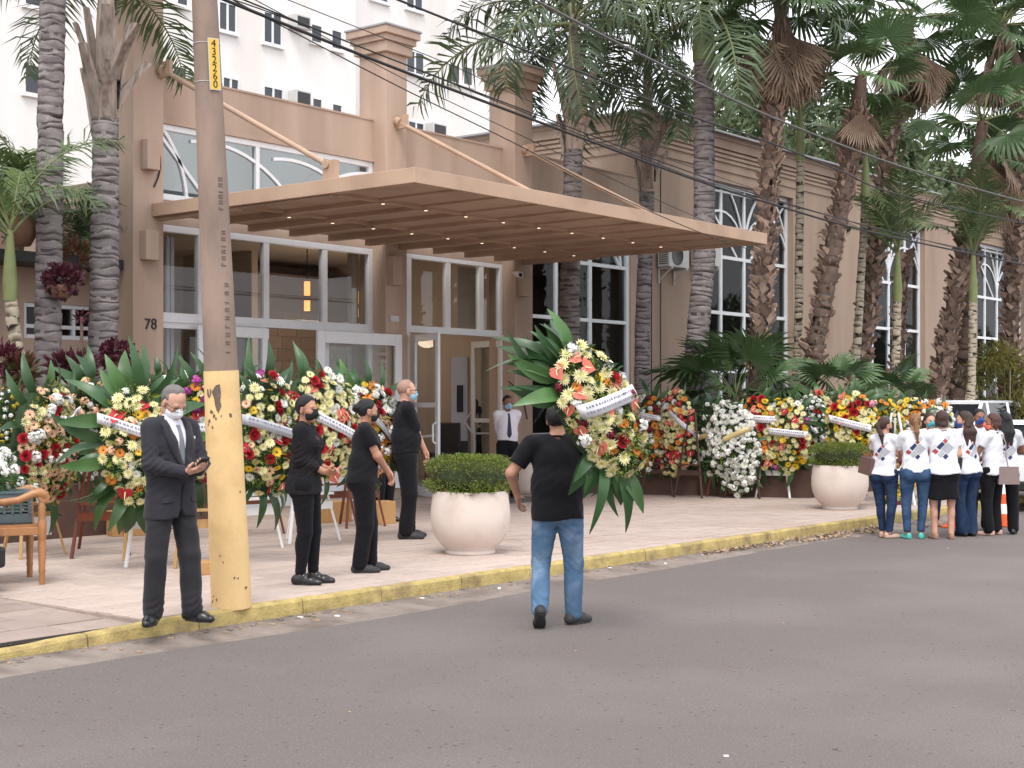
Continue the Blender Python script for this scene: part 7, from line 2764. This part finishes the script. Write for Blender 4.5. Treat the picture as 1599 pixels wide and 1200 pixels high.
zy = AT(349, 580, 11.28).z
mb = MB()
zz = [zy, 2.5, 3.2, 4.0, 5.0, 6.5, 8.5]
mb.tube([pp(z) for z in zz], [pr(z) for z in zz], 36)
put('concrete_shaft', mb, 'pole_concrete', pole)
mb = MB()
zz = list(np.linspace(0.135, zy + 0.004, 14))
g = np.random.default_rng(5)
mb.tube([pp(z) for z in zz], [pr(z) + 0.004 + g.normal(0, 0.0008) for z in zz], 36)
put('painted_base', mb, 'pole_yellow', pole)
ax_r = Vector((RT[0], RT[1], 0))
ax_f = Vector((-FW[0], -FW[1], 0))


def on_pole(u, z, e=0.007):      # u: angle to the right of the side that faces the street corner
    c = pp(z)
    r = pr(z) + e
    return c + (ax_f * math.cos(u) + ax_r * math.sin(u)) * r


def patch(poly, m, e=0.0065, name='paint_scar'):
    mb = MB()
    cx_ = sum(p[0] for p in poly) / len(poly)
    cz_ = sum(p[1] for p in poly) / len(poly)
    V = [on_pole(cx_, cz_, e + .001)] + [on_pole(u, z, e) for u, z in poly]
    mb.add(V, [(0, 1 + k, 1 + (k + 1) % len(poly)) for k in range(len(poly))], 0)
    put(name, mb, m, pole)


def PZ(px, py):
    d = AT(px, py, 11.15)
    cpx = 320 + (362 - 320) * py / 948
    off = (px - cpx) * 11.15 / FPX
    return (math.asin(max(-0.95, min(0.95, off / (pr(d.z) + .005)))), d.z)


patch([PZ(*q) for q in ((343, 602), (349, 600), (351, 612), (350, 626), (352, 634), (347, 646), (342, 634), (340, 622), (336, 612))], 'pole_scar')
patch([PZ(*q) for q in ((328, 608), (330, 607), (331, 614), (333, 620), (331, 622), (328, 617))], 'pole_scar')
patch([PZ(*q) for q in ((333, 608), (335, 607), (335, 616), (333, 621))], 'pole_scar')
for q in ((336, 644, 4), (340, 650, 4), (345, 640, 2), (332, 658, 3), (352, 650, 2), (343, 655, 3), (337, 668, 3), (365, 648, 4), (330, 664, 2)):
    x, y, s_ = q
    patch([PZ(x + s_ * .75 * math.cos(a) * g.uniform(.35, 1.1), y + s_ * 1.2 * math.sin(a) * g.uniform(.35, 1.1)) for a in np.linspace(0, 2 * PI, 9, endpoint=False)], 'pole_scar')
for q in ((379, 770), (383, 720), (382, 700), (355, 880), (372, 905), (392, 910), (388, 922), (378, 906), (338, 935), (336, 944), (344, 940), (350, 870), (386, 690), (380, 650)):
    x, y = q
    patch([PZ(x + 1.6 * math.cos(a) * g.uniform(.3, 1.1), y + 3.2 * math.sin(a) * g.uniform(.3, 1.1)) for a in np.linspace(0, 2 * PI, 8, endpoint=False)], 'pole_mark')
for k, (x, y) in enumerate([(351 + i * 0.25, 279 + i * 9) for i in range(6)] + [(356 + i * 0.2, 362 + i * 10) for i in range(6)] + [(361 + i * .35, 444 + i * 13) for i in range(9)]):
    u, z = PZ(x - 2.5, y)
    mb = MB()
    c = on_pole(u, z, 0.001)
    nrm_ = (c - pp(z)).normalized()
    tng = Vector((0, 0, 1)).cross(nrm_)
    mxp = Matrix(((tng.x, nrm_.x, 0, c.x), (tng.y, nrm_.y, 0, c.y), (tng.z, nrm_.z, 1, c.z), (0, 0, 0, 1)))
    mb.box(-0.018, -0.004, -0.013, 0.018, 0.0025, -0.006, 0, mxp)
    if k % 3 != 2:
        mb.box(-0.018, -0.004, 0.006, 0.018, 0.0025, 0.013, 0, mxp)
    if k % 2:
        mb.box(-0.018, -0.004, -0.006, -0.008, 0.0025, 0.006, 0, mxp)
    put('cast_mark', mb, 'pole_mark', pole)
# number plate
zc = AT(339, 103, 11.2).z
u0 = R(38)
c = on_pole(u0, zc, 0.014)
nrm_ = (ax_f * math.cos(u0) + ax_r * math.sin(u0)).normalized()
tng = Vector((0, 0, 1)).cross(nrm_)
upv = (dirp - nrm_ * dirp.dot(nrm_)).normalized()
tng = upv.cross(nrm_)
mxp = Matrix(((tng.x, upv.x, nrm_.x, c.x), (tng.y, upv.y, nrm_.y, c.y), (tng.z, upv.z, nrm_.z, c.z), (0, 0, 0, 1)))
mb = MB()
mb.box(-0.046, -0.20, -0.006, 0.046, 0.20, 0.0)
mb.box(-0.040, -0.194, 0.0002, 0.040, 0.194, 0.001, 1)
plate = put('number_plate', mb, ['ac_metal', 'plate_yellow'], pole, mx=mxp)
for k, chh in enumerate('432260'):
    o = link('digit', text_mesh(chh, 0.082, 'print_black', 0.0012), plate)
    o.location = (0, 0.157 - k * 0.0628, 0.0026)
for dz in (0.17, -0.13):
    z = zc + dz
    mb = MB()
    mb.tube([on_pole(a, z, 0.002) for a in np.linspace(0, 2 * PI, 25)], 0.003, 4, 0, False)
    put('wire_tie', mb, 'ac_metal', pole)


def cable(label, pts, r, m, Y=8.95):
    P = [WY(x, y, Y) for x, y in pts]
    # smooth curve through the sighted points
    out = []
    for i in range(len(P) - 1):
        p0, p1, p2, p3 = P[max(i - 1, 0)], P[i], P[i + 1], P[min(i + 2, len(P) - 1)]
        for f in np.linspace(0, 1, 7)[:-1]:
            out.append(0.5 * ((2 * p1) + (p2 - p0) * f + (2 * p0 - 5 * p1 + 4 * p2 - p3) * f * f + (3 * p1 - p0 - 3 * p2 + p3) * f ** 3))
    out.append(P[-1])
    base = out[0].copy()
    mb = MB()
    mb.tube([q - base for q in out], r, 6)
    o = put('overhead_cable', mb, m, None, loc=base)
    tag(o, label, 'cable', 'cables along the street')


cable('thick black cable, lowest heavy line crossing the pillars', ((318, -14), (400, 20), (600, 100), (800, 175), (1075, 277), (1200, 317), (1375, 366), (1640, 422)), 0.014, 'cable_black')
cable('thin black cable just above the thick lowest one', ((318, -26), (440, 24), (600, 88), (800, 165), (1075, 268), (1200, 309), (1420, 370), (1640, 415)), 0.007, 'cable_black')
cable('black cable crossing the caps of the pillars', ((330, -12), (450, 30), (640, 104), (800, 168), (1000, 246), (1200, 312), (1640, 425)), 0.0055, 'cable_black')
cable('black cable passing over the taller pillar cap', ((560, -26), (622, 0), (800, 71), (912, 115), (1075, 180), (1200, 222), (1312, 267), (1407, 305), (1640, 358)), 0.011, 'cable_black')
cable('twisted grey cable, topmost across the palm crowns', ((780, -32), (835, 0), (1000, 85), (1200, 181), (1400, 258), (1545, 301), (1640, 326)), 0.014, 'cable_grey')
cable('thin slack wire, lowest across the canopy roof', ((360, -2), (437, 39), (630, 139), (800, 222), (950, 300), (1100, 366), (1205, 400)), 0.0055, 'cable_black')
cable('thin wire between the thick cable and the slack wire', ((380, -10), (640, 128), (800, 205), (1000, 300), (1100, 345)), 0.004, 'cable_black')
cable('thin grey wire high over the apartment block', ((380, -30), (450, 0), (700, 100), (800, 146), (1000, 232), (1200, 303)), 0.004, 'cable_black')

# ================================================================ chair, crate, boxes, mat, bench
CHH = 62
p = G(66, 913)
ch = thing('wooden_armchair', 'carved wooden armchair with scrolled arm at the left edge', 'chair', p, heading(CHH))
W_, D_ = 0.62, 0.56
for sx in (0, 1):
    for sy in (0, 1):
        mb = MB()
        x, y = (-sx * W_, -sy * D_)
        ht = 0.78 if sy == 0 else 1.0
        prof = [(0.024, 0), (0.028, 0.05), (0.026, 0.10), (0.032, 0.12), (0.028, 0.14), (0.036, 0.36), (0.03, 0.39), (0.038, 0.41), (0.04, 0.50), (0.038, 0.56), (0.03, 0.58), (0.036, 0.60), (0.03, 0.62), (0.036, 0.64), (0.03, 0.66), (0.036, 0.68), (0.028, 0.70), (0.03, ht)]
        mb.lathe(prof, 14, (x, y, 0))
        put('leg', mb, 'wood_bench', ch)
    mb = MB()
    x = -sx * W_
    mb.tube([(x, 0.03, 0.755), (x, 0.02, 0.79), (x, -0.02, 0.81), (x, -0.08, 0.80), (x, -0.2, 0.75), (x, -0.34, 0.735), (x, -D_, 0.76)], [0.03, 0.045, 0.045, 0.036, 0.032, 0.032, 0.032], 10)
    mb.tube([(x - 0.03, 0.012, 0.775), (x + 0.03, 0.012, 0.775)], 0.05, 14)
    put('armrest', mb, 'wood_bench', ch)
mb = MB()
mb.box(-W_, -0.02, 0.44, 0, 0.02, 0.51)
mb.box(-W_, -D_ - 0.02, 0.44, 0, -D_ + 0.02, 0.51)
put('seat_rail', mb, 'wood_bench', ch, bevel=0.005)
for sx in (0, 1):
    mb = MB()
    mb.box(-sx * W_ - 0.02, -D_ + 0.021, 0.44, -sx * W_ + 0.02, -0.021, 0.51)
    put('side_rail', mb, 'wood_bench', ch, bevel=0.005)
mb = MB()
mb.box(-W_ + 0.02, -D_ + 0.02, 0.505, -0.02, -0.03, 0.53)
put('seat', mb, 'wood_bench', ch)
mb = MB()
mb.box(-W_, -D_ - 0.02, 0.92, 0, -D_ + 0.02, 1.05)
put('top_rail', mb, 'wood_bench', ch, bevel=0.01)
cw = Matrix.Translation(p) @ Matrix.Rotation(heading(CHH), 4, 'Z')
cr = thing('plastic_crate', 'grey blue plastic crate on the seat of the wooden armchair', 'crate', cw @ Vector((-0.31, -0.30, 0.532)), heading(CHH))
mb = MB()
x, y, h_ = 0.19, 0.24, 0.27
for (x0, y0, x1, y1) in ((-x, -y, x, -y + .015), (-x, y - .015, x, y), (-x, -y + .015, -x + .015, y - .015), (x - .015, -y + .015, x, y - .015)):
    for z0, z1 in ((0, 0.09), (0.105, 0.12), (0.135, 0.15), (0.165, 0.18), (0.195, h_)):
        mb.box(x0, y0, z0, x1, y1, z1)
put('slat_wall', mb, 'crate_blue', cr, kind='stuff')
mb = MB()
for k in range(7):
    yy = -y + 0.02 + k * (2 * y - 0.06) / 6
    mb.box(x - 0.018, yy, 0.09, x + 0.008, yy + 0.02, 0.2)
for k in range(5):
    xx = -x + 0.02 + k * (2 * x - 0.06) / 4
    mb.box(xx, -y - 0.008, 0.09, xx + 0.02, -y + 0.018, 0.2)
put('rib', mb, 'crate_blue', cr, kind='stuff')
mb = MB()
mb.box(-x, -y, 0.0, x, y, 0.012)
mb.box(-x - 0.012, -y - 0.012, h_, x + 0.012, y + 0.012, h_ + 0.02)
put('rim', mb, 'crate_blue', cr, kind='stuff')
fb_ = thing('flower_bunch', 'bunch of white flowers standing in the plastic crate', 'flowers', cw @ Vector((-0.31, -0.34, 0.80)), heading(CHH))
g = np.random.default_rng(77)
for k in range(44):
    u = g.normal(0, 1, 3)
    u[2] = abs(u[2])
    u /= np.linalg.norm(u)
    me = flower(Ca if k % 3 else Ch, 'fl_white')[k % 2]
    v = Vector((u[0] * .24, u[1] * .22, 0.04 + u[2] * 0.34))
    link(Ca if k % 3 else Ch, me, fb_).matrix_local = Matrix.Translation(v) @ Vector(u).to_track_quat('Y', 'Z').to_matrix().to_4x4() @ Matrix.Scale(0.042 * g.uniform(.8, 1.3), 4)
P, N = blob_points((0, 0, 0.14), (0.22, 0.20, 0.22), 260, g, 0.2)
link('foliage', leaf_cloud('foliage', P, N, 0.09, 'leaf_mid', 0.3, 0.6, 3), fb_)

for px, py, w_, d_, h_, th, lab in ((205, 836, 0.52, 0.3, 0.30, 150, 'brown cardboard box behind the dark red easel'), (520, 815, 0.42, 0.3, 0.28, 135, 'brown cardboard box behind the white easel between the women'), (592, 818, 0.34, 0.3, 0.30, 135, 'brown cardboard box with printed lines beside the bald man'),
                                    (322, 896, 0.40, 0.26, 0.12, 160, 'low light brown box at the foot of the pole')):
    p = G(px, py)
    t = thing('cardboard_box', lab, 'box', p, heading(th), 'cardboard boxes among the easels')
    mb = MB()
    mb.box(-w_ / 2, -d_ / 2, 0, w_ / 2, d_ / 2, h_)
    put('carton', mb, 'card', t, bevel=0.006)
    mb = MB()
    mb.box(-w_ / 2 - .002, -0.03, h_ - 0.05, w_ / 2 + .002, 0.03, h_ + 0.002)
    put('tape', mb, 'wood_light', t)
p = G(800, 782)
mb = MB()
mb.box(-0.75, -0.45, 0, 0.75, 0.45, 0.02)
o = put('door_mat', mb, 'cable_grey', None, loc=(p.x, p.y, 0.152), bevel=0.005)
tag(o, 'dark flat mat on the pavement by the doorman', 'mat')
p = G(826, 772)
t = thing('round_pot', 'pale round pot standing behind the walking man by the wall', 'pot', p)
mb = MB()
mb.lathe([(0, 0), (0.2, 0), (0.26, 0.1), (0.30, 0.3), (0.29, 0.5), (0.27, 0.55), (0.25, 0.5), (0, 0.45)], 28)
put('body', mb, 'pot_white', t)
# garden bench behind the second bowl
p = G(1292, 774)
bn = thing('garden_bench', 'dark wooden slatted bench behind the second white bowl', 'bench', p, heading(-150))
for sx in (-0.6, 0.6):
    for y0, h0 in ((0.2, 0.62), (-0.22, 0.95)):
        mb = MB()
        mb.box(sx - 0.03, y0 - 0.03, 0, sx + 0.03, y0 + 0.03, h0)
        put('leg', mb, 'wood_red', bn)
    mb = MB()
    mb.box(sx - 0.035, -0.19, 0.621, sx + 0.035, 0.25, 0.655)
    put('armrest', mb, 'wood_red', bn)
for k in range(5):
    mb = MB()
    mb.box(-0.57, -0.17 + k * 0.08, 0.42, 0.57, -0.105 + k * 0.08, 0.445)
    put('seat_slat', mb, 'wood_red', bn)
for k in range(4):
    mb = MB()
    mb.box(-0.57, -0.235, 0.52 + k * 0.11, 0.57, -0.21, 0.60 + k * 0.11)
    put('back_slat', mb, 'wood_red', bn)
# inside: tall grey panel and a dark chair
p = AT(718, 640, 28.0)
t = thing('display_panel', 'tall pale grey panel with a black clip board in the lobby', 'panel', (p.x, p.y, 0.30), heading(180))
mb = MB()
mb.box(-0.16, -0.04, 0.72, 0.16, 0.04, 2.35)
mb.box(-0.16, -0.05, 0.0, 0.30, 0.05, 0.718, 1)
put('board', mb, ['panel_grey', 'dark_metal'], t)
mb = MB()
mb.box(-0.075, 0.041, 1.28, 0.05, 0.06, 1.8)
mb.box(-0.04, 0.0601, 1.72, 0.02, 0.075, 1.76)
put('clip_board', mb, 'print_black', t)
p = AT(690, 700, 27.4)
t = thing('lobby_chair', 'dark upholstered chair in the lobby left of the grey panel', 'chair', (p.x, p.y, 0.30), heading(-150))
mb = MB()
mb.box(-0.25, -0.24, 0.42, 0.25, 0.25, 0.52)
put('seat', mb, 'dark_metal', t, bevel=0.02)
mb = MB()
mb.box(-0.25, -0.30, 0.45, 0.25, -0.241, 1.08)
put('backrest', mb, 'dark_metal', t, bevel=0.02)
for sx in (-1, 1):
    for sy in (-1, 1):
        mb = MB()
        mb.tube([(sx * .22, sy * .22, 0), (sx * .21, sy * .21, 0.42)], 0.018, 8)
        put('leg', mb, 'wood_dark', t)


# ================================================================ cars and cones
def car(label, loc, rot, L, W, H, paint, nose=0.9, tail=0.25, bonnet=0.95, belt=0.92, suv=False):
    t = thing('parked_car', label, 'car', loc, rot)
    # local x: length, nose at +x; y width
    h = L / 2
    wb = L * 0.29

    def ring(x, zb, zt, hw, tuck=0.06):
        return [(x, -hw + tuck, zb), (x, -hw, zb + 0.14), (x, -hw - 0.0, zt * 0.72), (x, -hw + 0.05, zt), (x, hw - 0.05, zt), (x, hw, zt * 0.72), (x, hw, zb + 0.14), (x, hw - tuck, zb)]
    hw = W / 2
    secs = [(-h, 0.38, belt - .12, hw * .86), (-h + .06, 0.28, belt - .01, hw * .93), (-h + .35, 0.22, belt + .02, hw), (-h + 1.0, 0.2, belt + .02, hw), (0.2, 0.2, belt, hw), (h - 1.25, 0.2, bonnet, hw), (h - .6, 0.22, bonnet - .07, hw * .98), (h - .15, 0.25, bonnet - .2, hw * .9), (h, 0.34, bonnet - .36, hw * .8)]
    V, F = [], []
    for s in secs:
        V += ring(*s)
    n = 8
    for i in range(len(secs) - 1):
        for k in range(n):
            F.append((i * n + k, i * n + (k + 1) % n, (i + 1) * n + (k + 1) % n, (i + 1) * n + k))
    F += [tuple(range(n))[::-1], tuple(range(len(V) - n, len(V)))]
    mb = MB()
    mb.add(V, F, 0, True)
    bd = put('body', mb, paint, t)
    sb = bd.modifiers.new('round', 'SUBSURF')
    sb.levels = sb.render_levels = 2
    # greenhouse: glass block with a painted roof and pillars
    x0, x1, x2, x3 = -h + tail, -h + tail + (0.35 if suv else 0.6), h - bonnet - 1.05, h - nose - 0.35
    zb, zt = belt - 0.03, H - 0.05
    V = [(x0, -hw + .09, zb), (x3, -hw + .09, zb), (x2, -hw + .22, zt), (x1, -hw + .22, zt), (x0, hw - .09, zb), (x3, hw - .09, zb), (x2, hw - .22, zt), (x1, hw - .22, zt)]
    mb = MB()
    mb.add(V, [(0, 1, 2, 3), (7, 6, 5, 4), (0, 3, 7, 4), (1, 5, 6, 2)], 0)
    put('window_glass', mb, 'car_glass', t)
    mb = MB()
    mb.add([(x1 - .08, -hw + .21, zt - .03), (x2 + .06, -hw + .21, zt - .03), (x2 + .06, hw - .21, zt - .03), (x1 - .08, hw - .21, zt - .03), (x1 + .05, -hw + .30, H), (x2 - .12, -hw + .30, H), (x2 - .12, hw - .30, H), (x1 + .05, hw - .30, H)],
           [(4, 5, 6, 7), (0, 1, 5, 4), (1, 2, 6, 5), (2, 3, 7, 6), (3, 0, 4, 7), (3, 2, 1, 0)], 0)
    put('roof', mb, paint, t, bevel=0.03)
    for s in (-1, 1):
        mb = MB()
        yb, yt = s * (hw - .085), s * (hw - .215)
        for (a, b_) in (((x0, zb), (x1, zt)), ((x3, zb), (x2, zt)), ((0.1, zb), (0.05, zt)), ((-h + tail + 1.05, zb), (-h + tail + 1.0, zt))):
            mb.bar((a[0], yb, a[1]), (b_[0], yt, b_[1]), 0.07, 0.03)
        put('pillar', mb, paint, t, kind='stuff')
    for sx in (-1, 1):
        for s in (-1, 1):
            mb = MB()
            c = (sx * wb, s * (hw - .10), 0.32)
            rt_ = Matrix.Translation(c) @ Matrix.Rotation(-s * PI / 2, 4, 'X')
            mb.lathe([(0.20, -0.10), (0.30, -0.10), (0.32, -0.06), (0.32, 0.07), (0.30, 0.105), (0.20, 0.10)], 24)
            tyre = put('wheel', mb, 'tyre', t, mx=rt_)
            mb = MB()
            mb.lathe([(0.0, 0.07), (0.06, 0.085), (0.19, 0.06), (0.205, 0.10)], 20)
            for k in range(5):
                a = k * 2 * PI / 5
                mb.bar((0.04 * math.cos(a), 0.04 * math.sin(a), 0.088), (0.18 * math.cos(a), 0.18 * math.sin(a), 0.085), 0.05, 0.02)
            put('rim', mb, 'rim', tyre)
            mb = MB()
            mb.lathe([(0.33, -.02), (0.385, -.02), (0.385, 0.02), (0.33, 0.02)], 24)
            put('wheel_arch', mb, 'tyre', t, mx=Matrix.Translation((sx * wb, s * (hw - .012), 0.34)) @ Matrix.Rotation(-s * PI / 2, 4, 'X'))
    for s in (-1, 1):
        mb = MB()
        mb.box(h - .30, s * hw * .66 - .14, bonnet - .34, h - .10, s * hw * .66 + .14, bonnet - .2)
        put('headlight', mb, 'panel_grey', t, bevel=0.04)
        mb = MB()
        mb.box(-h - .01, s * hw * .72 - .10, belt - .30, -h + .12, s * hw * .72 + .10, belt - .08)
        put('tail_light', mb, 'lamp_red', t, bevel=0.03)
        mb = MB()
        mb.box(x3 - .25, s * (hw + .02) - .08, belt, x3 - .12, s * (hw + .02) + .08, belt + .13)
        put('mirror', mb, paint, t, bevel=0.03)
        mb = MB()
        for xd in (0.35, -0.6):
            mb.box(xd, s * (hw + .006) - .012, belt - .16, xd + .16, s * (hw + .006) + .012, belt - .13)
        put('door_handle', mb, paint, t, kind='stuff')
    mb = MB()
    mb.box(-h - .03, -hw * .8, 0.34, -h + .1, hw * .8, 0.5)
    put('rear_bumper', mb, 'cable_black', t, bevel=0.03)
    mb = MB()
    mb.box(h - .12, -hw * .78, 0.24, h + .02, hw * .78, 0.42)
    put('front_bumper', mb, 'cable_black', t, bevel=0.03)
    return t


c = AT(1484, 640, 27.4)
car('tall white car with roof rails parked behind the women at the right edge', (c.x + 2.35, c.y + 0.9, 0.15), PI, 4.7, 1.9, 1.66, 'car_white', suv=True, belt=1.05, bonnet=1.0)
c = AT(1552, 700, 23.4)
car('white car parked at the kerb with only its front end in the picture', (c.x + 2.05, c.y - 0.2, 0.0), 0.0, 4.2, 1.75, 1.47, 'car_white')
p = G(14, 922)
car('dark grey car on the driveway with only its front corner in the picture', (p.x - 2.22, p.y + 0.55, 0.12), 0.0, 4.2, 1.75, 1.5, 'car_dark')
for px, py, lab in ((1566, 822, 'orange and white traffic cone between the two rightmost women'), (1494, 824, 'orange traffic cone behind the woman in the skirt')):
    p = G(px, py, 0.0)
    t = thing('traffic_cone', lab, 'cone', p, 0.3, 'traffic cones behind the women')
    mb = MB()
    mb.box(-0.19, -0.19, 0, 0.19, 0.19, 0.03)
    put('base', mb, 'cone_orange', t, bevel=0.01)
    z0 = 0.03
    for k, z1 in enumerate((0.18, 0.32, 0.46, 0.60, 0.74)):
        r0, r1 = 0.135 - 0.145 * (z0 / 0.8), 0.135 - 0.145 * (z1 / 0.8)
        mb = MB()
        mb.lathe([(r0, z0), (max(r1, 0.02), z1)] + ([(0.0, z1)] if k == 4 else []), 24)
        put('band', mb, 'cone_orange' if k % 2 == 0 else 'paint_white', t)
        z0 = z1
